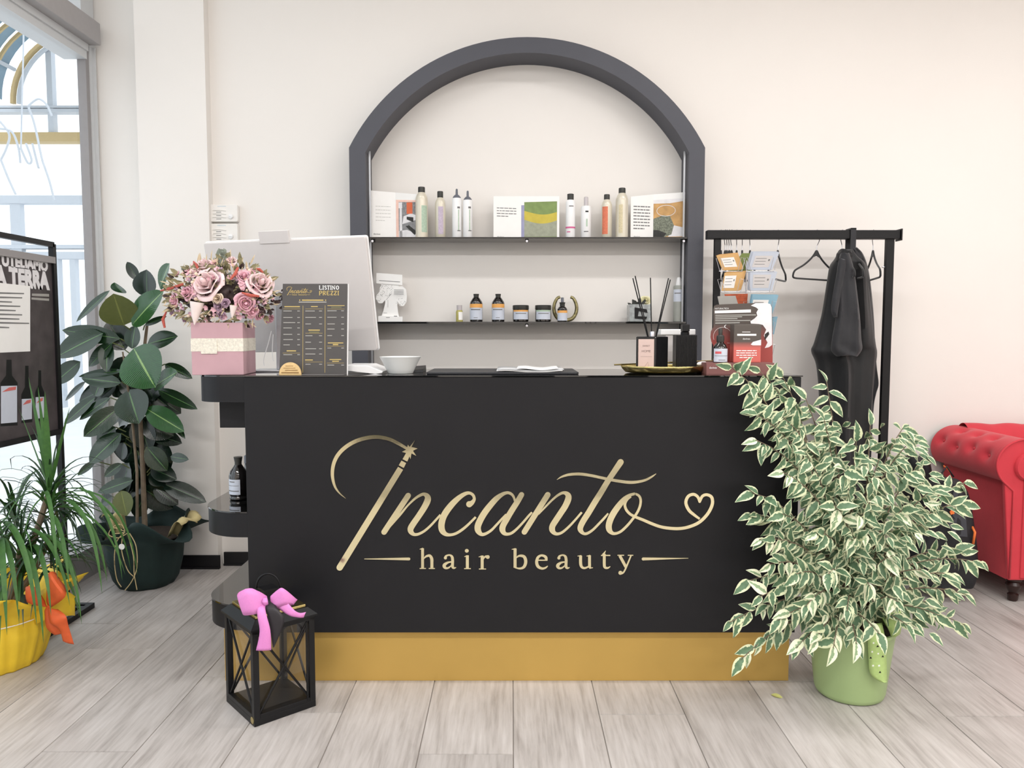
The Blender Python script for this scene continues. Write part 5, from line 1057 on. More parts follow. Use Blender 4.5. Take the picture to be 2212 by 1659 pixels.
MB().box(cxl - .026, cxl + .026, cyl - .026, cyl + .026, z0 + .078, z0 + .084, Tn).box(cxl - .018, cxl + .018, cyl - .018, cyl + .018, z0 + .062, z0 + .078, Tn).build('chimney_cap', M['bmetal'], lant)
lc = Tn @ Vector((cxl, cyl, z0 + .084)); Yl = lc.y; hy = P(570, 1238, Yl).z
MB().tube([(lc.x - .040 * math.cos(a), Yl - .0 , lc.z - .002 + (hy - lc.z) * math.sin(a)) for a in [PI * i / 16 for i in range(17)]], .0035, 8).build('handle', M['bmetal'], lant, smooth='all')
MB().lathe([(0, .001), (.0115, .001), (.0115, 0), (0, 0)], 24, Tn @ Matrix.Translation((-.0004, .016, .018)) @ Matrix.Rotation(-PI / 2, 4, 'Y')).build('round_sticker', M['brass'], lant)
M['pinkrib'] = mat('pink_grosgrain_ribbon', rgb(232, 134, 208), .55, var=.03, scale=200, bump=.2, bscale=600); M['blackrib'] = mat('black_ribbon', rgb(40, 36, 40), .5, var=.04)
Yr_ = ln0.y + .05
def rib(name, pts, m, par, bend=0.004):
    """ribbon given by left and right edges: (xl,yl,xr,yr,Y)"""
    q = cr(pts, 5); mb = MB(); nn = len(q); vs = []
    for (xl, yl, xr, yr, Y) in q:
        for j in range(5):
            f = j / 4; p = P(xl + (xr - xl) * f, yl + (yr - yl) * f, Y); p.y -= bend * math.sin(PI * f); vs.append(p)
    mb.add(vs, [(i * 5 + j, i * 5 + j + 1, i * 5 + j + 6, i * 5 + j + 5) for i in range(nn - 1) for j in range(4)]); return mb.build(name, m, par, solid=.0008, smooth=30)
Y0 = ln0.y + .01
bow = thing('pink_bow', (P(578, 1300, Y0).x, Y0, hB + .06), 'pink ribbon bow tied on top of the lantern', 'bow')
rib('loop', [(577, 1288, 576, 1306, Y0), (556, 1276, 562, 1322, Y0 - .02), (530, 1272, 545, 1328, Y0 - .03), (513, 1288, 525, 1328, Y0 - .015), (518, 1278, 534, 1312, Y0 + .02), (545, 1271, 554, 1300, Y0 + .035), (577, 1292, 576, 1304, Y0 + .01)], M['pinkrib'], bow)
rib('loop', [(584, 1288, 586, 1304, Y0), (600, 1274, 596, 1312, Y0 - .015), (612, 1271, 618, 1306, Y0 - .02), (638, 1292, 634, 1306, Y0 + .0), (640, 1296, 628, 1308, Y0 + .02), (612, 1300, 604, 1312, Y0 + .02), (590, 1300, 590, 1308, Y0)], M['pinkrib'], bow)
rib('tail', [(592, 1308, 600, 1300, Y0), (606, 1318, 618, 1300, Y0 - .015), (626, 1330, 636, 1318, Y0 - .02), (645, 1334, 648, 1324, Y0 - .01), (656, 1334, 661, 1322, Y0)], M['pinkrib'], bow)
rib('tail', [(566, 1300, 577, 1306, Y0), (556, 1310, 573, 1312, Y0 - .02), (556, 1330, 576, 1330, Y0 - .035), (561, 1365, 584, 1362, Y0 - .04), (553, 1405, 586, 1404, Y0 - .035)], M['pinkrib'], bow, bend=.004)
rib('knot', [(568, 1291, 577, 1290, Y0 - .01), (566, 1300, 579, 1300, Y0 - .02), (572, 1309, 580, 1306, Y0 - .012)], M['pinkrib'], bow)
bb = thing('black_ribbon', (P(592, 1310, Y0).x, Y0, hB + .05), 'black ribbon tail hanging beside the pink bow', 'ribbon')
rib('tail', [(576, 1296, 590, 1294, Y0 + .01), (574, 1312, 598, 1312, Y0 - .022), (580, 1340, 614, 1336, Y0 - .03), (586, 1375, 606, 1366, Y0 - .03), (590, 1398, 592, 1398, Y0 - .028)], M['blackrib'], bb, bend=.003)
# ================================================================== FICUS (right)
fy = 2.61; fc = P(1834, 1500, fy); fx = fc.x
pot = thing('variegated_ficus', (fx, fy, 0), 'bushy ficus with cream edged leaves in a light green pot', 'potted plant')
M['potg'] = mat('light_green_pot', rgb(160, 186, 124), .4, var=.015, scale=4)
MB().lathe([(.104, .001), (.111, .006), (.116, .02), (.1365, .20), (.142, .232), (.146, .236), (.146, .246), (.138, .246), (.134, .20)], 56, Matrix.Translation((fx, fy, 0))).build('pot', M['potg'], pot, smooth=40)
MB().lathe([(0, .222), (.1345, .222), (.1345, .226), (0, .23)], 32, Matrix.Translation((fx, fy, 0))).build('soil', M['soil'], pot)
M['fleaf'] = mat_leaf('variegated_leaf', rgb(66, 104, 70), rgb(112, 144, 108), edge=rgb(216, 222, 178), rough=.42, spec=.3, thr=.29)
M['fleaf2'] = mat_leaf('variegated_leaf_pale', rgb(104, 140, 94), rgb(160, 184, 140), edge=rgb(230, 232, 196), rough=.38, spec=.4, thr=.14)
M['twig'] = mat('grey_brown_twig', rgb(120, 104, 84), .8, var=.15)
rr = random.Random(21)
lm = [leafmb(1.0, .44, fold=.3, curl=.3, pw=.72, ex=.95, wave=w).mesh('leaf', M[m_], 'all') for (w, m_) in ((0.06, 'fleaf'), (.12, 'fleaf'), (.0, 'fleaf2'), (.1, 'fleaf'))]
tips = [(1578, 792, -.10), (1640, 800, -.06), (1690, 812, -.05), (1785, 822, .05), (1740, 860, 0), (1625, 890, -.12), (1632, 950, -.14), (1690, 900, -.08), (1780, 905, -.05), (1880, 915, .05), (1850, 950, -.1), (1950, 925, .12), (1900, 990, -.05), (1960, 960, 0), (1990, 1000, .05), (2085, 1042, .08), (2080, 1085, -.05), (2010, 1060, -.12), (1625, 1065, -.14), (1690, 1020, -.15), (1740, 980, -.12), (1820, 1010, -.15),
        (1640, 1165, -.16), (1690, 1110, -.16), (1620, 1110, -.1), (1615, 1255, -.16), (1660, 1220, -.18), (1575, 1345, -.16), (1640, 1290, -.2), (1600, 1425, -.18), (1680, 1340, -.2), (1720, 1400, -.22), (1760, 1385, -.24), (1800, 1400, -.25), (1850, 1390, -.25), (1900, 1370, -.24), (1960, 1350, -.2), (2085, 1350, -.12), (2030, 1330, -.16), (2120, 1215, -.02), (2080, 1190, 0), (2060, 1240, -.1), (2090, 1285, -.1), (2000, 1130, -.05), (1950, 1100, -.15),
        (1880, 1080, -.18), (1800, 1090, -.18), (1760, 1150, -.2), (1850, 1160, -.22), (1930, 1200, -.2), (1990, 1230, -.18), (1720, 1240, -.22), (1790, 1240, -.26), (1880, 1270, -.26), (1740, 1310, -.25), (1830, 1320, -.27), (1940, 1300, -.24), (1700, 1170, -.1), (1900, 1020, .1), (1800, 950, .1), (1950, 1050, .2), (1850, 1100, .2), (1750, 1050, .05), (2000, 1300, .1), (1700, 1300, .05)]
leaves = []; branches = MB(); nb = 0
for (tx_, ty_, dy) in tips:
    Yt = fy + dy; tip = P(tx_, ty_, Yt)
    if tip.x < XC1 + .03: tip.y = min(tip.y, YF - .05 - (0.0 if ty_ > 815 else 0)); tip = P(tx_, ty_, tip.y)
    base = Vector((fx + rr.uniform(-.05, .05), fy + rr.uniform(-.04, .04), .22)); H = tip.z - .22
    side = tip - base; side.z = 0
    mid = base + Vector((side.x * .32, side.y * .32, max(.12, H * .62 + side.length * .35)))
    if tip.x < XC1 + .05: mid.y = min(mid.y, YF - .06)
    def bz(t): return base * (1 - t) ** 2 + mid * 2 * t * (1 - t) + tip * t * t
    L = (mid - base).length + (tip - mid).length
    pts = [bz(i / 10) for i in range(11)]; branches_o = MB().tube(pts, [.004 * (1 - .8 * i / 10) + .0006 for i in range(11)], 5).build('stem', M['twig'], pot)
    nl = int(L / .031); t0 = .30
    for i in range(nl):
        t = t0 + (1 - t0) * (i + .5) / nl; p = bz(min(1, t)); tg = (bz(min(1, t + .02)) - bz(max(0, t - .02))).normalized()
        sg = 1 if i % 2 else -1; sd = tg.cross(Vector((0, -1, .3))).normalized() * sg
        out = Vector((p.x - fx, p.y - fy, 0)); out = out.normalized() if out.length > .01 else Vector((0, -1, 0))
        d = (tg * rr.uniform(.1, .7) + sd * rr.uniform(.2, 1.1) + out * rr.uniform(.1, .6) + Vector((rr.uniform(-.5, .5), rr.uniform(-.6, .1), rr.uniform(-1.15, .05)))).normalized()
        if i == nl - 1: d = (tg + Vector((0, -.1, -.4))).normalized()
        sz = rr.uniform(.046, .082)
        if p.y > YF - .035 and p.x < XC1 + .02 and p.z < ZT + .05: continue
        q = p + d * sz
        if q.y > YF - .012 and q.x < XC1 + .02: d.y = -abs(d.y) - .2; d.normalize()
        leaves.append((p, d, sz, (rr.uniform(-1, 1), -1, rr.uniform(-.2, 1.3)), rr.randrange(4)))
# random interior filling
for i in range(240):
    a = rr.uniform(0, 2 * PI); z = rr.uniform(.26, .95); R0 = .30 * (1 - abs(z - .48) * 1.1); q = rr.uniform(.2, 1) ** .5
    p = Vector((fx + .03 + R0 * q * math.cos(a) * 1.1, fy - .04 + R0 * q * .7 * math.sin(a), z))
    if p.x < XC1 + .06: p.y = min(p.y, YF - .09)
    d = Vector((math.cos(a), math.sin(a) - .3, rr.uniform(-.8, .2))).normalized(); leaves.append((p, d, rr.uniform(.04, .062), (rr.uniform(-.5, .5), -1, rr.uniform(.1, 1.1)), rr.randrange(4)))
print('ficus leaves', len(leaves))
leaves.sort(key=lambda l: l[0].y + 0.02 * (l[4]))
for (p, d, sz, n, k) in leaves[:298]:
    o = bpy.data.objects.new('leaf', lm[k]); COL.objects.link(o); o.parent = pot; o.matrix_parent_inverse = pinv(pot); o.matrix_basis = leafT(p, p + d, n) @ Matrix.Scale(sz, 4)
mb = MB(); mb2 = MB()
for (p, d, sz, n, k) in leaves[298:]:
    leafmb(1.0, .44, fold=.3, curl=.3, nu=4, nv=5, pw=.72, ex=.95, mb=mb, T=leafT(p, p + d, n) @ Matrix.Scale(sz, 4))
for k_, f in enumerate(mb.f): pass
o = mb.build('foliage', [M['fleaf']], pot, kind='stuff', smooth='all')
rb = lambda pts, m_, nm='ribbon': rib(nm, pts, m_, rbt, bend=.008)
M['grib'] = mat('green_patterned_ribbon', rgb(176, 206, 120), .5, var=.05, scale=100)
rbt = thing('green_ribbon_bow', (P(1895, 1400, 2.442).x, 2.442, .2), 'green ribbon with daisies and black ladybirds hanging on the green pot', 'ribbon')
rb([(1872, 1345, 1905, 1345, 2.487), (1874, 1380, 1913, 1385, 2.457), (1876, 1420, 1915, 1428, 2.460), (1880, 1455, 1916, 1468, 2.464), (1900, 1472, 1916, 1473, 2.465)], M['grib'])
rb([(1905, 1335, 1925, 1375, 2.492), (1925, 1325, 1935, 1375, 2.472), (1945, 1320, 1945, 1368, 2.492), (1938, 1325, 1935, 1360, 2.532)], M['grib'], 'loop')
for (x, y, m_, r) in ((1896, 1396, 'bmetal', 3), (1907, 1418, 'bmetal', 3), (1881, 1421, 'bmetal', 3), (1901, 1452, 'bmetal', 3), (1887, 1389, 'paper', 3), (1884, 1408, 'paper', 3), (1897, 1412, 'paper', 3), (1886, 1438, 'paper', 3.4), (1899, 1438, 'paper', 3.4), (1905, 1402, 'paper', 3)):
    p = P(x, y, 2.443); mb = MB(); kk = MPP(2.462) * r
    if m_ == 'bmetal': mb.add([(p.x - kk, p.y, p.z - kk * .6), (p.x + kk, p.y, p.z - kk * .6), (p.x, p.y, p.z + kk)], [(0, 1, 2)])
    else:
        mb.add([(p.x + kk * (1 if i % 2 else .35) * math.cos(PI * i / 6), p.y, p.z + kk * (1 if i % 2 else .35) * math.sin(PI * i / 6)) for i in range(12)], [tuple(range(12))])
    mb.build('ladybird' if m_ == 'bmetal' else 'daisy', M[m_], rbt)
fp = FP(1677, 1505); fl_ = MB(); leafmb(.045, .02, T=leafT(fp + Vector((-.015, .01, .003)), fp + Vector((.02, -.012, .006)), (0, -.2, 1)), mb=fl_)
fl_.build('fallen_leaf', mat('yellow_green_dry_leaf', rgb(196, 196, 110), .6), label='small yellowish fallen leaf on the floor left of green pot', cat='leaf')
# ================================================================== RUBBER PLANT (left)
ry = 3.775; rx = P(315, 1200, ry).x
rp = thing('rubber_plant', (rx, ry, 0), 'tall rubber plant with big glossy leaves in dark green wrapped pot', 'potted plant')
M['wrapd'] = mat('dark_green_felt', rgb(22, 44, 42), .75, var=.12, scale=14, bump=.3, bscale=25)
def wrap(u, v):
    a = 2 * PI * u; prof_ = [(.125, .001), (.15, .04), (.172, .13), (.182, .21), (.19, .25), (.265, .315)]; q = v * 5; i = min(4, int(q)); f = q - i
    r = prof_[i][0] + (prof_[i + 1][0] - prof_[i][0]) * f; z = prof_[i][1] + (prof_[i + 1][1] - prof_[i][1]) * f
    fl = max(0, v - .72) / .28; r *= 1 + .02 * math.sin(7 * a + v * 3) + .012 * math.sin(13 * a) + .26 * fl * math.cos(4 * a + 2.6) + .06 * fl * math.sin(9 * a); z += .03 * fl * math.sin(5 * a + 1) - .03 * fl * math.cos(4 * a + 2.6)
    return Vector((rx + r * math.cos(a), ry + min(r * math.sin(a), .215), z))
MB().grid(wrap, 72, 20, wrapu=True).build('wrapping', M['wrapd'], rp, solid=.002, smooth='all')
M['wrapt'] = mat('tan_kraft_paper', rgb(204, 186, 128), .7, var=.05)
for a0, a1, rr1 in ((-.5, .55, .27), (2.4, 2.95, .22)):
    MB().grid(lambda u, v: Vector((rx + (.17 + (rr1 - .17) * v + .01 * math.sin(u * 20)) * math.cos(a0 + (a1 - a0) * u), ry + (.17 + (rr1 - .17) * v) * math.sin(a0 + (a1 - a0) * u) * .8 - .02, .255 + .085 * math.sin(v * 2.2) + .015 * math.sin(u * 9))), 14, 6).build('inner_paper', M['wrapt'], rp, solid=.002, smooth='all')
MB().lathe([(0, .24), (.18, .24), (.18, .245), (0, .25)], 24, Matrix.Translation((rx, ry, 0))).build('soil', M['soil'], rp)
raf = mat('raffia', rgb(206, 182, 128), .7); Yq = ry - .215
for pts in (((270, 1148), (245, 1140), (235, 1155), (255, 1162), (275, 1152)), ((270, 1148), (262, 1133), (245, 1138), (248, 1152), (270, 1150)), ((270, 1150), (252, 1170), (247, 1210), (252, 1250), (262, 1268)), ((280, 1152), (294, 1180), (296, 1225), (285, 1255), (270, 1275)), ((275, 1150), (288, 1200), (290, 1240), (296, 1274)), ((265, 1155), (263, 1190), (275, 1230), (288, 1245))):
    MB().tube([P(a, b_, Yq + (.04 if b_ > 1220 else .0) - .01) for a, b_, in cr(pts, 4)], .0022, 5).build('raffia', raf, rp)
MB().lathe([(0, 0), (.014, 0), (.014, .001), (0, .001)], 20, Matrix.Translation(P(263, 1181, Yq - .015)) @ Matrix.Rotation(PI / 2, 4, 'X')).build('paper_tag', M['paper'], rp)
MB().tube([Vector((rx + .0, ry, .24)), P(308, 1000, ry), P(300, 850, ry), P(318, 700, ry), P(315, 640, ry)], [.014, .012, .010, .007, .004], 8).build('stem', M['twig'], rp)
MB().tube([Vector((rx - .03, ry - .02, .24)), P(296, 1020, ry - .05), P(285, 900, ry - .04), P(265, 760, ry - .02)], [.008, .007, .006, .004], 8).build('stem', M['twig'], rp)
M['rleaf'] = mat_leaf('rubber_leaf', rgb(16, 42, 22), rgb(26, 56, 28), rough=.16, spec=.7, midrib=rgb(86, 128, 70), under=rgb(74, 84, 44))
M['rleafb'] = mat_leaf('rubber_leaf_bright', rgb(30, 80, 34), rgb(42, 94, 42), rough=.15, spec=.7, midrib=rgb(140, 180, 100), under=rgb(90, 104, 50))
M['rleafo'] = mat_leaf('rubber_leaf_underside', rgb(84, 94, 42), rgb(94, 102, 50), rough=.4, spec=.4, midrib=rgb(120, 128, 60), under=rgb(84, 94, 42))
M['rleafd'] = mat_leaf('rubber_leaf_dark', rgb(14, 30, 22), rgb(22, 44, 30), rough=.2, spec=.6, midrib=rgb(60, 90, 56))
Z2 = lambda x, y: (x * .2893, 480 + y * .2893); Z3 = lambda x, y: (x * .3738, 880 + y * .3738)
RL = [(Z2, 1100, 560, 1085, 350, 190, 'o2'), (Z2, 1195, 495, 1250, 305, 110, 'b'), (Z2, 1030, 435, 945, 290, 62, 'd'), (Z2, 985, 770, 1205, 505, 180, 'b'), (Z2, 925, 770, 845, 535, 245, 'o'), (Z2, 920, 530, 850, 455, 95, 'b'), (Z2, 900, 870, 445, 800, 110, ''), (Z2, 820, 510, 550, 740, 62, ''), (Z2, 935, 955, 800, 730, 160, 'd'), (Z2, 985, 945, 1005, 765, 110, ''),
      (Z2, 1100, 910, 1320, 845, 115, ''), (Z2, 770, 830, 400, 1000, 180, ''), (Z2, 840, 900, 650, 1080, 90, ''), (Z2, 800, 890, 790, 1120, 95, ''), (Z2, 1000, 940, 1148, 1235, 330, 'b'), (Z2, 1150, 1230, 1310, 1110, 140, 'b'), (Z2, 1230, 1060, 1435, 1165, 75, ''), (Z2, 600, 1040, 385, 1210, 115, ''), (Z2, 915, 1110, 570, 1145, 55, ''), (Z2, 905, 1200, 595, 1160, 95, ''),
      (Z2, 640, 1190, 468, 1335, 42, 'd'), (Z2, 760, 1180, 700, 1300, 130, ''), (Z2, 960, 1250, 1030, 1505, 240, ''), (Z2, 1180, 1250, 1470, 1392, 85, ''), (Z2, 1180, 1310, 1355, 1430, 100, 'd'), (Z2, 1090, 1390, 1372, 1562, 140, 'b'), (Z2, 895, 1380, 615, 1605, 130, ''), (Z2, 710, 1310, 458, 1510, 80, ''), (Z2, 825, 1310, 575, 1475, 70, ''), (Z2, 1050, 1470, 1300, 1600, 160, 'd'), (Z2, 865, 1530, 715, 1650, 105, ''),
      (Z3, 770, 90, 745, 350, 190, 'd'), (Z3, 700, 150, 505, 325, 110, ''), (Z3, 840, 190, 985, 360, 140, 'd'), (Z3, 850, 230, 965, 370, 100, ''), (Z3, 985, 285, 1087, 300, 48, ''), (Z3, 870, 350, 1022, 415, 85, 'd'), (Z3, 745, 320, 690, 520, 130, 'd'), (Z3, 705, 325, 598, 402, 50, ''), (Z3, 770, 420, 555, 490, 65, ''), (Z3, 820, 460, 1000, 590, 120, 'd'), (Z3, 890, 455, 1032, 565, 80, 'd'), (Z3, 550, 310, 445, 393, 36, ''),
      (Z3, 700, 480, 730, 630, 95, 'o'), (Z3, 650, 515, 580, 560, 60, 'd'), (Z3, 870, 150, 1055, 205, 85, 'd'), (Z3, 800, 60, 860, 260, 120, 'd'), (Z3, 760, 300, 860, 440, 110, 'd'), (Z3, 790, 380, 740, 560, 100, 'd'), (Z3, 960, 20, 1068, 180, 40, ''), (Z3, 840, 500, 770, 640, 90, 'd'), (Z2, 1060, 1180, 900, 1420, 150, 'd'), (Z2, 1000, 1100, 1100, 1330, 150, 'd'), (Z2, 930, 1000, 860, 1250, 130, 'd'), (Z2, 1080, 770, 1240, 700, 40, '')]
rr = random.Random(31)
for i in range(26):
    x_, y_ = rr.uniform(250, 355), rr.uniform(800, 1050); a_ = rr.uniform(-1, 1); l_ = rr.uniform(45, 80)
    RL.append((lambda x, y: (x, y), x_, y_, x_ + (x_ - 305) * .5 + l_ * math.sin(a_ * 1.6), y_ + l_ * .55, rr.uniform(26, 46) / .3738, 'd'))
for i, (Z, x0, y0, x1, y1, w, fg) in enumerate(RL):
    a = Z(x0, y0); b_ = Z(x1, y1); s = .2893 if Z is Z2 else .3738
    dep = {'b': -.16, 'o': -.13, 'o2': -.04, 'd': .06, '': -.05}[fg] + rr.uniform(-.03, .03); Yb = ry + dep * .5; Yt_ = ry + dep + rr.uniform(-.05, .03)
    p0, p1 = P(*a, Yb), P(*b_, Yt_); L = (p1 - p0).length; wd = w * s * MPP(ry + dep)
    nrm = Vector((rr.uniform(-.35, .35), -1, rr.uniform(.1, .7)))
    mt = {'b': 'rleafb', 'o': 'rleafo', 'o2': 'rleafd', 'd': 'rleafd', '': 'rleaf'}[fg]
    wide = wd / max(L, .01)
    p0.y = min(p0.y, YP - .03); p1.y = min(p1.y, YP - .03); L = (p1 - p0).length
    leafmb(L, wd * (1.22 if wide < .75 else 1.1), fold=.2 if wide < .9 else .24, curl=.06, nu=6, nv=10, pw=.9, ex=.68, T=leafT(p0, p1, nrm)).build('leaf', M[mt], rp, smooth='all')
    if i % 2 == 0: MB().tube([p0, (p0 * .6 + P(305, a[1] + 25, ry) * .4)], .003, 5).build('leaf_stalk', M['rleafo'], rp)
# ================================================================== DRACAENA IN YELLOW WRAP
dy_, dx_ = 2.85, P(-16, 1300, 2.85).x
dr = thing('dracaena', (dx_, dy_, 0), 'spiky narrow leaved dracaena in bright yellow wrapping', 'potted plant')
M['yel'] = mat('yellow_wrapping', rgb(242, 202, 34), .55, var=.06, scale=12, bump=.5, bscale=22)
def ywrap(u, v):
    a = 2 * PI * u; prof_ = [(.15, .001), (.165, .03), (.195, .13), (.193, .19), (.215, .225), (.29, .30)]; q = v * 5; i = min(4, int(q)); f = q - i
    r = prof_[i][0] + (prof_[i + 1][0] - prof_[i][0]) * f; z = prof_[i][1] + (prof_[i + 1][1] - prof_[i][1]) * f
    fl = max(0, v - .65) / .35; r *= 1 + .018 * math.sin(19 * a) + .012 * math.sin(31 * a + 2) + .12 * fl * math.sin(5 * a + .4) + .06 * fl * math.sin(12 * a); z += .035 * fl * math.sin(6 * a + 1)
    return Vector((max(dx_ + r * math.cos(a), -2.19), dy_ + r * math.sin(a), z))
MB().grid(ywrap, 110, 22, wrapu=True).build('wrapping', M['yel'], dr, solid=.0015, smooth='all')
MB().tube([Vector((max(dx_ + .199 * math.cos(a), -2.19), dy_ + .199 * math.sin(a), .19)) for a in [2 * PI * i / 36 for i in range(36)]], .0022, 5, closed=True).build('string', M['paper'], dr)
MB().lathe([(0, .2), (.17, .2), (.17, .205), (0, .21)], 24, Matrix.Translation((dx_, dy_, 0))).build('soil', M['soil'], dr)
rib('paper_corner', [(60, 1300, 75, 1350, 2.80), (100, 1270, 110, 1335, 2.76), (140, 1275, 150, 1330, 2.80), (165, 1290, 162, 1330, 2.84)], M['yel'], dr)
M['orib'] = mat('orange_organza_ribbon', rgb(232, 92, 36), .5, var=.08, scale=40, alpha=.86)
obw = thing('orange_bow', (P(110, 1290, 2.70).x, 2.72, .25), 'orange ribbon bow on the yellow plant wrapping', 'bow')
rib('loop', [(98, 1300, 104, 1312, 2.74), (76, 1268, 70, 1306, 2.70), (55, 1270, 58, 1300, 2.72), (80, 1290, 84, 1312, 2.76)], M['orib'], obw)
rib('loop', [(100, 1298, 108, 1314, 2.74), (104, 1240, 140, 1290, 2.69), (122, 1240, 140, 1266, 2.74), (100, 1270, 112, 1300, 2.78)], M['orib'], obw)
rib('tail', [(104, 1312, 125, 1316, 2.72), (108, 1345, 142, 1330, 2.69), (128, 1360, 148, 1352, 2.70), (136, 1385, 160, 1392, 2.71)], M['orib'], obw)
rib('tail', [(96, 1320, 104, 1306, 2.73), (100, 1355, 140, 1350, 2.71), (118, 1372, 142, 1366, 2.72)], M['orib'], obw)
M['dleaf'] = mat_leaf('dracaena_leaf', rgb(44, 88, 38), rgb(74, 120, 50), rough=.45, spec=.3)
M['dleafd'] = mat_leaf('dracaena_leaf_dark', rgb(30, 58, 36), rgb(46, 78, 44), rough=.35, spec=.5)
def strap(p0, d0, L, w, droop, m_):
    mb = MB(); nv = 10; pts = []; p = Vector(p0); d = Vector(d0).normalized()
    for i in range(nv + 1):
        pts.append(p.copy()); p = p + d * (L / nv); d = (d + Vector((0, 0, -droop / nv * (1 + 1.2 * i / nv)))).normalized()
    for i in range(nv + 1):
        if pts[i].x < -1.95 : pts[i].x = -1.95 + (pts[i].x + 1.95) * .05
        if pts[i].z < .012: pts[i].z = .012
    side0 = Vector(d0).cross(Vector((0, 0, 1)));
    if side0.length < .05: side0 = Vector((1, 0, 0))
    side0.normalize(); side0 = (side0 + Vector((.5, 0, 0)) * (1 if side0.x >= 0 else -1)).normalized()
    def fn(u, v):
        i = v * nv; k = min(nv - 1, int(i)); f = i - k; c = pts[k].lerp(pts[k + 1], f); ww = w * .5 * (min(1, .55 + v * 2.5)) * (1 - v ** 2.6) + .0002
        return c + side0 * (u * 2 - 1) * ww + Vector((0, 0, abs(u * 2 - 1) * ww * .45))
    return mb.grid(fn, 2, nv, uv=True).build('leaf', m_, dr, smooth='all')
rr = random.Random(17)
crowns = [(P(108, 1075, 2.93), 62, 1.0), (P(-25, 1110, 2.98), 60, 1.0), (P(45, 1200, 2.86), 52, .9), (P(108, 1180, 2.9), 50, .95)]
for ci, (c, n_, sc_) in enumerate(crowns):
    MB().tube([Vector((dx_ + (.05 if c.x > dx_ else -.02), dy_, .2)), c * .5 + Vector((dx_, dy_, .2)) * .5 + Vector((.03, 0, 0)), c + Vector((0, 0, .03))], [.014, .012, .011], 8).build('cane', M['twig'], dr)
    for i in range(n_):
        a = rr.uniform(0, 2 * PI); el = rr.uniform(-.1, 1.35); d = Vector((math.cos(a) * math.cos(el), math.sin(a) * math.cos(el) , math.sin(el)))
        if c.x + d.x * .3 < -1.97 : d.x = abs(d.x)
        L = rr.uniform(.22, .36) * sc_
        if d.x > .5: L *= .85
        strap(c + Vector((0, 0, rr.uniform(-.09, .03))), d, L, rr.uniform(.007, .013), rr.uniform(.9, 2.2), M['dleaf'] if rr.random() < .45 else M['dleafd'])
for (tx_, ty_, w) in ((62, 815, .024), (97, 845, .026), (82, 835, .018), (150, 880, .014), (40, 880, .014)):
    p0 = P(107, 1060, 2.9); p1 = P(tx_, ty_, 2.84); strap(p0, (p1 - p0) + Vector((0, 0, .01)), (p1 - p0).length, w, .06, M['dleaf'])
for (bx_, by_, d, L, w, dr_) in ((-30, 1170, (.30, -.45, .55), .52, .026, 2.6), (-10, 1180, (.5, -.5, .5), .46, .022, 2.5), (20, 1160, (.6, -.3, .4), .50, .02, 2.3), (60, 1190, (.55, -.55, .5), .42, .02, 2.4), (100, 1110, (.75, -.3, .45), .47, .018, 2.6), (105, 1090, (.9, -.1, .5), .50, .014, 2.6), (100, 1120, (.6, -.6, .35), .4, .018, 2.4), (110, 1100, (1, .1, .25), .46, .012, 2.0), (-40, 1230, (.2, -.5, .4), .42, .024, 2.6), (15, 1250, (.3, -.6, .45), .38, .02, 2.8), (110, 1090, (1, -.15, .75), .56, .013, 2.9), (112, 1085, (.9, -.4, .8), .58, .016, 2.9), (108, 1100, (.8, -.5, .6), .54, .018, 2.9), (105, 1110, (1, .1, .6), .5, .012, 2.7), (60, 1170, (.9, -.5, .6), .52, .018, 2.8), (40, 1200, (.7, -.7, .6), .5, .02, 2.9), (0, 1180, (.5, -.7, .6), .52, .024, 2.8), (100, 1100, (.95, -.25, .2), .46, .012, 1.6), (-20, 1150, (.8, -.6, .7), .6, .024, 2.8), (90, 1080, (.6, -.75, .7), .5, .016, 2.9)):
    strap(P(bx_, by_, 2.85), d, L, w, dr_, M['dleaf'])
# ================================================================== BANNER STAND
XB = -2.0
def BP(px, py, dx=0.0):
    d = ray(px, py); t = (XB + dx) / d.x; return Vector((XB + dx, d.y * t, CAMZ + d.z * t))
ya, yb_ = 2.90, 3.375
bs = thing('banner_stand', (XB, 3.0, 0), 'black metal banner stand with dark campaign poster before the window', 'banner')
zt1 = BP(112, 527).z; zt2 = BP(111, 562).z; zbot = BP(93, 942).z
tb = lambda n, pts, r=.011: MB().tube(pts, r, 4).build(n, M['bmetal'], bs)
MB().box(XB - .011, XB + .011, yb_ - .011, yb_ + .011, .001, zt1).build('post', M['bmetal'], bs); MB().box(XB - .011, XB + .011, ya - .011, ya + .011, zbot, zt1).build('post', M['bmetal'], bs)
MB().box(XB - .011, XB + .011, ya, yb_, zt1 - .014, zt1 + .008).build('top_bar', M['bmetal'], bs); MB().box(XB - .013, XB + .013, ya, yb_, zt2 - .014, zt2 + .014).build('clamp_bar', M['gframe'], bs)
MB().box(XB - .013, XB + .013, ya, yb_, zbot - .006, zbot + .016).build('clamp_bar', M['bmetal'], bs)
for (x0, x1, y0, y1) in ((-1.93, -1.905, 3.06, 3.43), (-2.12, -2.095, 3.06, 3.43), (-2.095, -1.93, 3.405, 3.43), (-2.095, -1.93, 3.06, 3.085), (-2.095, -1.93, yb_ - .012, yb_ + .012)):
    MB().box(x0, x1, y0, y1, .0008, .024).build('foot_bar', M['bmetal'], bs)
M['poster'] = mat('dark_brown_poster', rgb(74, 66, 68), .45, var=.3, scale=14); M['earth'] = mat('earth_print', rgb(96, 78, 62), .6, var=.5, scale=60)
pos = MB().box(XB - .001, XB + .001, ya + .03, yb_ - .012, zbot + .016, zt2 - .014).build('poster', M['poster'], bs)
TB = frame((XB + .0016, ya, 0), (0, 1, 0), (0, 0, 1))
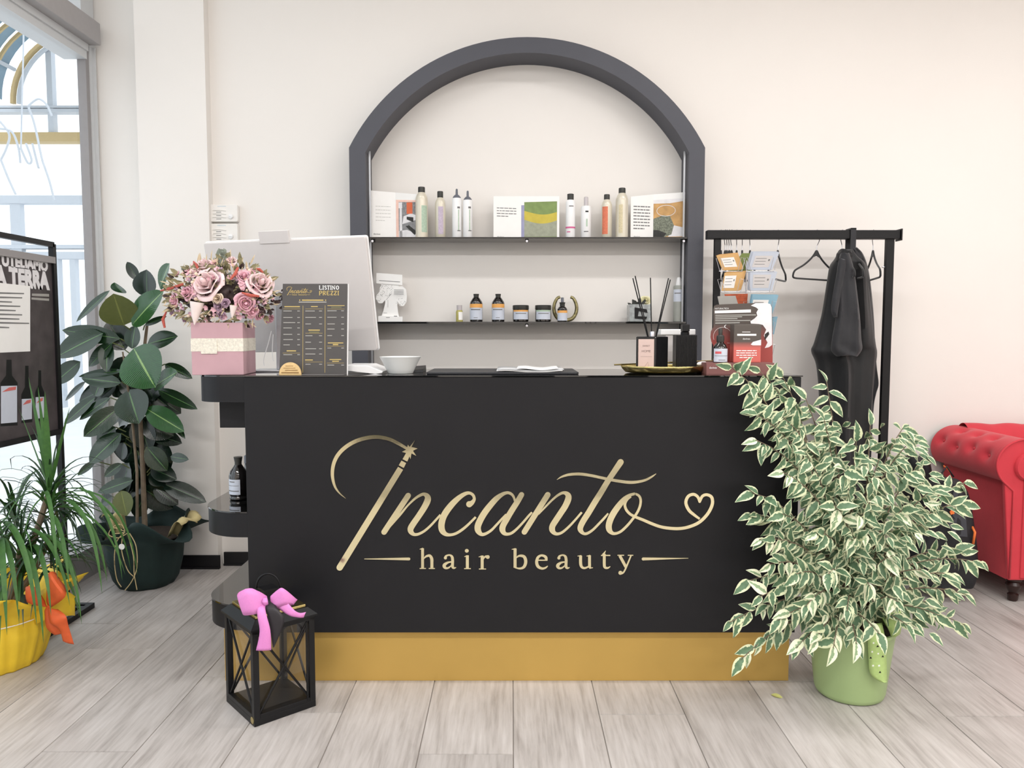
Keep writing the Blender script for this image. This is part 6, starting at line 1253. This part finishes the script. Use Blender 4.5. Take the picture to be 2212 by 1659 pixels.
def bpoly(name, pts, m_, dz=.0006):
    vs = [BP(x, y, dz) for x, y in pts]; return MB().add(vs, [tuple(range(len(vs)))]).build(name, m_, pos)
ye = BP(103, 600).y
def btext(s, zb_, size, y1, sx, m_):
    t = text(s, size, Matrix.Identity(4), m_, None, 'lettering', ex=.0001, align='RIGHT', sx=sx, bold=.004 * size / .06)
    t.data.transform(frame((XB + .0022, y1, zb_), (0, 1, 0), (0, 0, 1))); t.parent = pos; t.matrix_parent_inverse = pinv(pos); return t
btext('TUTELIAMO', BP(108, 586).z, .062, ye, 1.0, M['whitep']); btext('LA TERRA', BP(108, 624).z, .100, ye, .86, M['whitep'])
bpoly('print', [(69, 634), (106, 635), (106, 641), (69, 639)], M['inklite'], .0014); bpoly('print', [(68, 642.5), (106, 645), (106, 650), (68, 647)], M['inklite'], .0014)
pp = [BP(-28, 608, .002), BP(65, 618, .002), BP(65, 759, .002), BP(-28, 763, .002)]
MB().add(pp, [(0, 1, 2, 3)]).build('notice_sheet', M['paper'], bs, solid=.001)
mb = MB()
for i, x1 in enumerate((52, 48, 26, 44, 34, 48, 42, 63, 20)):
    y = 633 + i * 9.2; mb.add([BP(-20, y - 1 - .02 * 80, .0034), BP(x1, y, .0034), BP(x1, y + 2.2, .0034), BP(-20, y + 1.2, .0034)], [(0, 1, 2, 3)])
mb.build('print', M['ink'], bs)
bpoly('earth', [(-40, 905), (113, 905), (112, 938), (-40, 960)], M['earth'], .0008)
for (x0, x1, y0, yl, yb2, yn) in ((1, 38, 835, 833, 915, 777), (46, 70, 860, 861, 908, 790), (76, 96, 856, 857, 905, 800), (-45, -8, 835, 835, 920, 775)):
    xm = (x0 + x1) / 2; w = (x1 - x0) / 2
    bpoly('printed_bottle', [(x0, yb2 + 6), (x1, yb2 + 4), (x1, y0 - 8), (xm + w * .35, y0 - 24), (xm + w * .3, yn), (xm - w * .3, yn), (xm - w * .35, y0 - 24), (x0, y0 - 8)], M['bmetal'], .0012)
    bpoly('printed_label', [(x0 + 1, yb2), (x1 - 1, yb2 - 3), (x1 - 1, yl), (x0 + 1, yl + 1)], M['lblue'], .0018); bpoly('printed_label', [(x0 + 3, yl + 14), (x1 - 4, yl + 9), (x1 - 3, yl + 2), (xm, yl + 4)], mat('red_print', rgb(224, 110, 104), .6), .0022)
# ================================================================== CLOTHES RACK
YR = 3.80; rk_ = thing('clothes_rack', (P(1735, 700, YR).x, YR, 0), 'black metal clothes rail standing against the wall', 'clothes rack')
zr0, zr1 = P(1700, 517, YR).z, P(1700, 498, YR).z; xr_l, xr_r = P(1526, 500, YR).x, P(1941, 500, YR).x
MB().box(xr_l, xr_r, YR - .022, YR + .022, zr0, zr1).build('rail', M['bmetal'], rk_, bevel=.003)
MB().box(xr_r, xr_r + .006, YR - .03, YR + .03, zr0 - .008, zr1 + .006).build('end_cap', M['bmetal'], rk_, bevel=.001)
for x0, x1 in ((1542, 1556), (1912, 1929)):
    a, b_ = P(x0, 560, YR).x, P(x1, 560, YR).x
    MB().box(a, b_, YR - .012, YR + .012, .03, zr0 + .001).build('post', M['bmetal'], rk_, bevel=.002); MB().box(a, b_, YR - .30, YR + .22, .001, .031).build('foot', M['bmetal'], rk_, bevel=.002)
for y in (577, 880): MB().lathe([(.004, 0), (.004, .012), (0, .013)], 8, Matrix.Translation((P(1911, y, YR).x, YR, P(1911, y, YR).z)) @ Matrix.Rotation(-PI / 2, 4, 'Y')).build('bolt', M['chrome'], rk_)
MB().box(P(1556, 900, YR).x, P(1912, 900, YR).x, YR - .012, YR + .012, .10, .124).build('lower_bar', M['bmetal'], rk_)
M['velvet'] = mat('black_velvet', rgb(24, 24, 26), .8, var=.1, sheen=.4)
hg0 = None
def make_hanger():
    t = thing('coat_hanger', (0, 0, 0))
    h = [(-.012, 0, -.018), (-.018, 0, .004), (0, 0, .0285), (.0285, 0, .006), (.022, 0, -.024), (.004, 0, -.05), (0, 0, -.078)]
    MB().tube(cr([(x * .9, y, z) for x, y, z in h], 5), .0019, 6).build('hook', M['chrome'], t, smooth='all')
    fr_ = [(0, 0, -.074), (.018, 0, -.092), (.05, 0, -.118), (.10, 0, -.147), (.16, 0, -.172), (.175, 0, -.182), (.183, 0, -.197), (.176, 0, -.212), (.1, 0, -.214), (0, 0, -.214)]
    full = fr_ + [(-x, y, z) for x, y, z in fr_[::-1][1:]]
    mb = MB(); mb.tube(cr(full[:-1], 3, closed=True), .0048, 6, closed=True)
    mb.build('frame', M['velvet'], t, smooth='all'); MB().prism([(0, -.07), (.01, -.085), (.045, -.112), (0, -.098), (-.045, -.112), (-.01, -.085)][::-1], -.003, .003).build('neck', M['velvet'], t)
    return t
hz = zr1 + .002
hspec = [(1558, 82, None), (1567, 86, None), (1571, 80, None), (1576, 84, None), (1581, 88, None), (1592, 78, None), (1604, 74, 'black hanger turned nearly edge-on, third from the last above the cards'), (1621, 80, 'black hanger edge-on just above the pale blue cards'), (1681, 58, 'black hanger behind the pale blue cards, left of the clearly seen one'), (1765, 35, 'black hanger seen almost face-on left of the dark coat'), (1887, 76, 'empty black hanger alone at right end of the rail'), (1820, 85, 'black hanger at left holding the dark coat'), (1846, 80, 'black hanger at right holding the second coat')]
for i, (px, yaw, lab) in enumerate(hspec):
    if hg0 is None: hg0 = make_hanger(); o = hg0
    else: o = copy_tree(hg0)
    o.location = (P(px, 505, YR).x, YR, hz - .026); o.rotation_euler = (0, 0, math.radians(yaw))
    ease(o, lab or 'black velvet hanger in the tight bunch at left end of the rail', 'hanger', 'bunched hangers' if lab is None else 'hangers on the rail')
M['coat'] = mat('black_nylon', rgb(22, 22, 24), .62, var=.12, scale=10, bump=.6, bscale=14, sheen=.15); M['coat2'] = mat('faded_black_cloth', rgb(38, 38, 42), .7, var=.12, scale=12, bump=.8, bscale=22, sheen=.2)
def garment(name, rows, Y, m, parent, dep=.07, nf=7, amp=.012, seed=1, nu=48):
    """rows: (py, xl, xr) down the photo; a closed hanging tube with soft folds"""
    q = cr(rows, 5); r_ = random.Random(seed); ph = [r_.uniform(0, 6) for _ in range(4)]; n = len(q)
    def fn(u, v):
        i = v * (n - 1); k = min(n - 2, int(i)); f = i - k; py, xl, xr = [a + (b_ - a) * f for a, b_ in zip(q[k], q[k + 1])]
        a, b_ = P(xl, py, Y), P(xr, py, Y); cx_ = (a.x + b_.x) / 2; hw = (b_.x - a.x) / 2; th = 2 * PI * u
        fold = amp * min(1, v * 3) * (math.sin(nf * th + ph[0] + 2.2 * v) + .6 * math.sin((nf + 4) * th + ph[1] - 3 * v) + .5 * math.sin(v * 22 + 3 * th + ph[2]) * .6)
        dd = min(dep, .02 + hw * .9)
        return Vector((cx_ + hw * math.cos(th), Y - (dd + fold) * math.sin(th), a.z + .004 * math.sin(3 * th + 9 * v)))
    mb = MB(); mb.grid(fn, nu, max(20, n * 2), wrapu=True)
    mb.f.append(list(range(nu))[::-1]); mb.f.append([len(mb.v) - nu + i for i in range(nu)])
    return mb.build(name, m, parent, smooth=60)
ct = thing('dark_coat', (P(1830, 560, YR).x, YR - .02, hz - .25), 'long black coat hanging from the rail, the larger garment', 'coat')
garment('body', [(540, 1813, 1838), (556, 1806, 1850), (575, 1794, 1868), (612, 1787, 1874), (680, 1776, 1882), (740, 1760, 1890), (760, 1753, 1893), (790, 1764, 1890), (850, 1770, 1884), (920, 1772, 1880), (1000, 1778, 1874), (1100, 1782, 1868), (1180, 1784, 1862)], YR - .02, M['coat'], ct, dep=.085, nf=6, amp=.02, seed=3)
garment('collar', [(541, 1815, 1836), (550, 1808, 1840), (562, 1806, 1838)], YR - .05, M['coat'], ct, dep=.04, nf=3, amp=.004, seed=6, nu=24)
cs = thing('grey_black_jacket', (P(1838, 560, YR).x, YR - .10, hz - .25), 'faded black jacket with sleeve hanging in front of the long coat', 'jacket')
garment('sleeve', [(548, 1816, 1832), (575, 1810, 1842), (620, 1806, 1850), (680, 1806, 1857), (730, 1798, 1860), (755, 1796, 1862), (768, 1806, 1852)], YR - .135, M['coat2'], cs, dep=.03, nf=4, amp=.007, seed=9, nu=32)
garment('flap', [(560, 1812, 1830), (600, 1806, 1822), (660, 1796, 1812), (684, 1800, 1808)], YR - .155, M['coat2'], cs, dep=.012, nf=3, amp=.002, seed=4, nu=20)
cq = thing('second_coat', (P(1868, 560, YR).x, YR + .06, hz - .25), 'narrow black coat showing right of the larger one', 'coat')
garment('body', [(536, 1838, 1848), (552, 1834, 1862), (590, 1838, 1874), (660, 1840, 1882), (740, 1842, 1886), (790, 1842, 1890), (828, 1842, 1894), (850, 1842, 1888), (880, 1840, 1883), (960, 1840, 1878), (1060, 1842, 1872)], YR + .07, M['coat2'], cq, dep=.06, nf=5, amp=.01, seed=12)
sd_ = thing('black_strap', (P(1837, 520, YR).x, YR - .03, hz), 'wide black strap looped over the rail by the coats', 'strap')
xs0, xs1 = P(1832, 520, YR).x, P(1843, 520, YR).x
MB().box(xs0, xs1, YR - .032, YR - .026, P(1837, 548, YR).z, zr1 + .006).box(xs0, xs1, YR + .026, YR + .032, P(1837, 548, YR).z, zr1 + .006).box(xs0, xs1, YR - .032, YR + .032, zr1 + .003, zr1 + .009).build('band', M['coat2'], sd_)
MB().prism([(P(x, y, YR - .03).x, P(x, y, YR - .03).z) for x, y in ((1842, 538), (1850, 545), (1860, 556), (1855, 566), (1846, 560))], YR - .05, YR - .03).build('tab', M['coat2'], sd_, bevel=.003)
# ================================================================== SOFA
M['red'] = mat('red_velvet', rgb(214, 46, 60), .75, var=.05, scale=10, bump=.12, bscale=60, sheen=.15)
M['legw'] = mat('dark_turned_wood', rgb(48, 26, 22), .3, var=.1)
SX = P(2179, 1150, 3.49).x; SY0, SY1 = 3.49, 4.035
so_ = thing('chesterfield_sofa', (SX + .95, 3.85, 0), 'red velvet button tufted sofa with rolled arms', 'sofa')
zb_ = FP(0, 0).z; zbo = P(2180, 1252, SY0).z; ztp = P(2060, 925, 3.9).z
rr0 = .115; cz = ztp - rr0; cxr = SX + .055
btn = [(SY0 + .09 + .13 * i, PI * .86 + (.0 if i % 2 else .16)) for i in range(4)] + [(SY0 + .15 + .13 * i, PI * .62) for i in range(3)]
def arm(mir=1, x0=0.0):
    def fn(u, v):
        y = SY0 + .004 + (SY1 - SY0) * v
        # u: from inner bottom over the roll to the outer bottom
        if u < .12: f = u / .12; x, z, nx, nz_2 = .20, .40 + (cz - .4 - .02) * f, 1, 0
        elif u < .80:
            th = -.35 + (PI + 1.15) * (u - .12) / .68; x, z = .055 + rr0 * math.cos(th) * 1.12, cz + rr0 * math.sin(th); nx, nz_2 = math.cos(th), math.sin(th)
            s = 0
            for (by, bt) in btn:
                dd = ((y - by) / .03) ** 2 + ((th - bt) / .22) ** 2; s += .026 * math.exp(-dd ** .8)
                s += .008 * math.exp(-((y - by) / .012) ** 2) * 0
            x -= nx * s; z -= nz_2 * s
        else: f = (u - .80) / .20; x, z = (-.0 - .012 * math.sin(f * PI)), (cz - rr0 * .72) * (1 - f) + zbo * f; x = 0 if f > .06 else x
        return Vector((x0 + mir * (x if u >= .12 else .18), y, z))
    return fn
def build_arm(x0, mir):
    mb = MB(); mb.grid(arm(mir, x0), 90, 60)
    o = mb.build('arm', M['red'], so_, smooth='all'); 
    ring = [Vector((x0 + mir * (.055 + rr0 * 1.02 * math.cos(t) * 1.12), 0, cz + rr0 * 1.02 * math.sin(t))) for t in [-.35 + (PI + 1.15) * i / 30 for i in range(31)]]
    fpts = [(p.x, p.z) for p in ring] + [(x0, zbo + .02), (x0, zbo), (x0 + mir * .18, zbo), (x0 + mir * .18, cz - .05)]
    if mir > 0: fpts = fpts[::-1]
    MB().prism(fpts, SY0 - .012, SY0 + .01).build('arm_front', M['red'], o, bevel=.006)
    MB().tube([Vector((x, SY0 - .014, z)) for x, z in [(p.x, p.z) for p in ring] + [(x0 + mir * .004, cz - rr0 * 1.05), (x0 + mir * .004, zbo + .01)]], .005, 6).build('piping', M['red'], o, smooth='all')
    r2 = rr0 * .55; MB().lathe([(r2, 0), (r2, .012), (r2 * .9, .02), (0, .024)], 28, Matrix.Translation((x0 + mir * .065, SY0 - .011, cz - .01)) @ Matrix.Rotation(PI / 2, 4, 'X')).build('scroll', M['red'], o, smooth=40)
    MB().box(*sorted((x0 + mir * .05, x0 + mir * .125)), SY0 - .018, SY0 - .01, zbo + .01, cz - .04).build('front_panel', M['red'], o, bevel=.004)
    for (by, bt) in btn:
        x, z = x0 + mir * (.055 + (rr0 - .02) * math.cos(bt) * 1.12), cz + (rr0 - .02) * math.sin(bt); MB().lathe([(.008, -.003), (.009, 0), (.005, .004), (0, .005)], 10, Matrix.Translation((x, by, z)) @ Vector((mir * math.cos(bt), 0, math.sin(bt))).to_track_quat('Z', 'Y').to_matrix().to_4x4()).build('button', M['red'], o, smooth='all')
build_arm(SX, 1); build_arm(SX + 1.95, -1)
def backf(u, v):
    x = SX + .05 + 1.85 * v; th = -.6 + (PI + .9) * u; s = sum(.012 * math.exp(-((x - (SX + .2 + .17 * k)) / .05) ** 2) for k in range(11))
    return Vector((x, 3.965 - .07 * math.cos(th) + .0, cz + .02 + (rr0 - s * .6) * math.sin(th)))
MB().grid(backf, 20, 90).build('back_roll', M['red'], so_, smooth='all')
MB().box(SX + .12, SX + 1.83, 3.89, 4.035, zbo, cz).build('back', M['red'], so_, bevel=.02)
MB().box(SX + .18, SX + 1.77, SY0 + .01, 3.90, zbo, .30).build('seat_base', M['red'], so_, bevel=.01)
for i in range(3): MB().box(SX + .185 + .527 * i, SX + .185 + .527 * (i + 1) - .004, SY0 - .005, 3.89, .302, .43).build('seat_cushion', M['red'], so_, bevel=.03)
for (x, y) in ((SX + .055, SY0 + .035), (SX + 1.9, SY0 + .035), (SX + .055, SY1 - .05), (SX + 1.9, SY1 - .05)):
    h_ = zbo; MB().lathe([(.018, .001), (.022, .006), (.024, h_ * .28), (.016, h_ * .34), (.03, h_ * .55), (.034, h_ * .7), (.026, h_ * .82), (.036, h_ * .9), (.036, h_)], 20, Matrix.Translation((x, y, 0))).build('leg', M['legw'], so_, smooth=40)
# ================================================================== BACKPACK
YK = 3.55; M['bag'] = mat('black_backpack_nylon', rgb(24, 25, 30), .6, var=.1, scale=12, bump=.5, bscale=20); M['bag2'] = mat('grey_backpack_panel', rgb(60, 61, 68), .6, var=.06)
M['oran'] = mat('orange_webbing', rgb(236, 112, 40), .6)
bg = thing('backpack', (P(2040, 1250, YK).x, YK, 0), 'black backpack with orange tabs leaning against the red sofa', 'backpack')
garment('body', [(1032, 2040, 2052), (1040, 2020, 2072), (1065, 1998, 2086), (1110, 1985, 2096), (1160, 1972, 2104), (1210, 1962, 2108), (1240, 1962, 2106), (1258, 1975, 2098)], YK + .02, M['bag'], bg, dep=.10, nf=3, amp=.008, seed=5)
outline('side_panel', [(2062, 1048), (2076, 1058), (2086, 1110), (2090, 1160), (2070, 1158), (2048, 1138), (2056, 1090)], YK - .085, .012, M['bag2'], bg)
MB().tube([P(2038, 1080, YK - .09), P(2004, 1130, YK - .10), P(1985, 1200, YK - .09), P(1975, 1248, YK - .06)], .008, 8).build('strap', M['bag'], bg, smooth='all')
MB().tube([P(2030, 1028, YK - .02), P(2045, 1008, YK - .02), P(2060, 1030, YK - .02)], .004, 6).build('handle', M['bag'], bg, smooth='all')
outline('orange_tab', [(2052, 1106), (2056, 1101), (2061, 1103), (2062, 1110), (2054, 1112)], YK - .092, .004, M['oran'], bg); outline('buckle', [(2060, 1104), (2066, 1110), (2072, 1112), (2064, 1122), (2058, 1114)], YK - .091, .004, M['bag2'], bg)
MB().tube([P(2100, 1138, YK - .06), P(2106, 1150, YK - .08), P(2102, 1175, YK - .08)], .006, 6).build('orange_loop', M['oran'], bg, smooth='all'); MB().tube([P(2086, 1218, YK - .08), P(2092, 1230, YK - .08)], .005, 6).build('orange_loop', M['oran'], bg)
MB().tube([P(2038, 1006, YK + .02), P(2046, 1012, YK + .02), P(2052, 1020, YK + .02)], .003, 5).build('orange_loop', M['oran'], bg)
bg2 = thing('dark_bag', (P(1975, 1150, 3.8).x, 3.8, 0), 'dark bag behind the backpack near the clothes rail foot', 'bag')
garment('body', [(985, 1962, 1990), (1000, 1950, 2005), (1060, 1946, 2010), (1140, 1940, 2010), (1200, 1936, 2008), (1250, 1942, 2000)], 3.80, M['bag'], bg2, dep=.08, nf=4, amp=.008, seed=15)
# ================================================================== BOTTLES ON THE END SHELF
zs1 = FZc(1106); Yb_ = YF + .21
bottle('oil_bottle', 'dark glass bottle with white label on the rounded end shelf', 'bottle', 504.5, zs1, Yb_, (M['amber'], [(17, 0), (19, 2), (19.2, 5), (17.5, 8), (19.5, 12), (19.8, 52), (17, 62), (10, 72), (7.6, 76)], 0),
       [('cap', M['cap'], [(7.4, 75), (7.2, 81), (9.4, 93), (0, 94)])], [('label', M['lblue'], 19.8, 13, 46, -75, 28), ('print', M['ink'], 19.8, 40, 42, -45, -5), ('print', M['ink'], 19.8, 32, 33, -68, 20), ('print', M['ink'], 19.8, 20, 22, -68, 20)])
bottle('lidded_jar', 'grey lidded jar half hidden between dark bottle and counter', 'jar', 534, zs1, YF + .33, (M['amber'], [(14, 0), (15, 1), (15, 66), (13, 70)], 0), [('lid', M['capg'], [(15.5, 66), (15.5, 80), (14, 82), (0, 82)])], [('label', M['ink'], 15, 10, 55, -70, 30)])
# ================================================================== CEILING LAMPS
for i, (x, y) in enumerate(LAMPS):
    t = thing('ceiling_lamp', (x, y, CEIL), 'long white linear ceiling lamp above the salon floor, out of frame', 'ceiling lamp', 'linear ceiling lamps')
    MB().box(x - .77, x + .77, y - .085, y + .085, CEIL - .07, CEIL - .001).build('housing', M['white'], t)

# ================================================================== UNSEEN CHAIRS AND MATS, added behind the viewpoint for the gold letters to mirror
ch0 = None
for i, (x, y, rz) in enumerate(((-.93, -.85, .2), (.12, -.75, -.1), (.86, -.95, .15))):
    if ch0 is None:
        t = ch0 = thing('reflection_chair', (0, 0, 0)); 
        MB().lathe([(0, 0), (.29, 0), (.29, .012), (.05, .03), (.035, .05), (0, .05)], 32).build('base', M['chrome'], t, smooth=30)
        MB().lathe([(.03, .04), (.03, .36)], 16).build('column', M['chrome'], t)
        MB().box(-.27, .27, -.26, .27, .36, .50).build('seat', M['bmetal'], t, bevel=.03)
        MB().box(-.26, .26, -.32, -.22, .48, .92).build('backrest', M['bmetal'], t, bevel=.03)
        for sx_ in (-1, 1): MB().box(sx_ * .30 - .025, sx_ * .30 + .025, -.26, .2, .62, .66).box(sx_ * .30 - .015, sx_ * .30 + .015, -.02, .02, .40, .62).build('armrest', M['bmetal'], t, bevel=.008)
        o = t
    else: o = copy_tree(ch0)
    o.location = (x, y, 0.0012); o.rotation_euler = (0, 0, rz); ease(o, 'unseen black salon chair added for the gold letters to mirror, ' + ('left', 'middle', 'right')[i] + ' one', 'chair', 'chairs added for reflections')

M['rubber'] = mat('added_black_mat', rgb(24, 24, 26), .8, var=.05)  # black mats added so the gold letters mirror a dark band
for i, (x, y) in enumerate(((-.93, -.85), (.12, -.75), (.86, -.95))):
    w_ = (.42, .26, .34)[i]; t = thing('reflection_mat', (x, y, 0), 'unseen black mat added for a dark reflection under the ' + ('left', 'middle', 'right')[i] + ' salon chair', 'mat', 'mats added for reflections')
    MB().slab(rrect(x - w_, y - .42, x + w_, y + .42, .08), .0002, .0009).build('mat', M['rubber'], t)
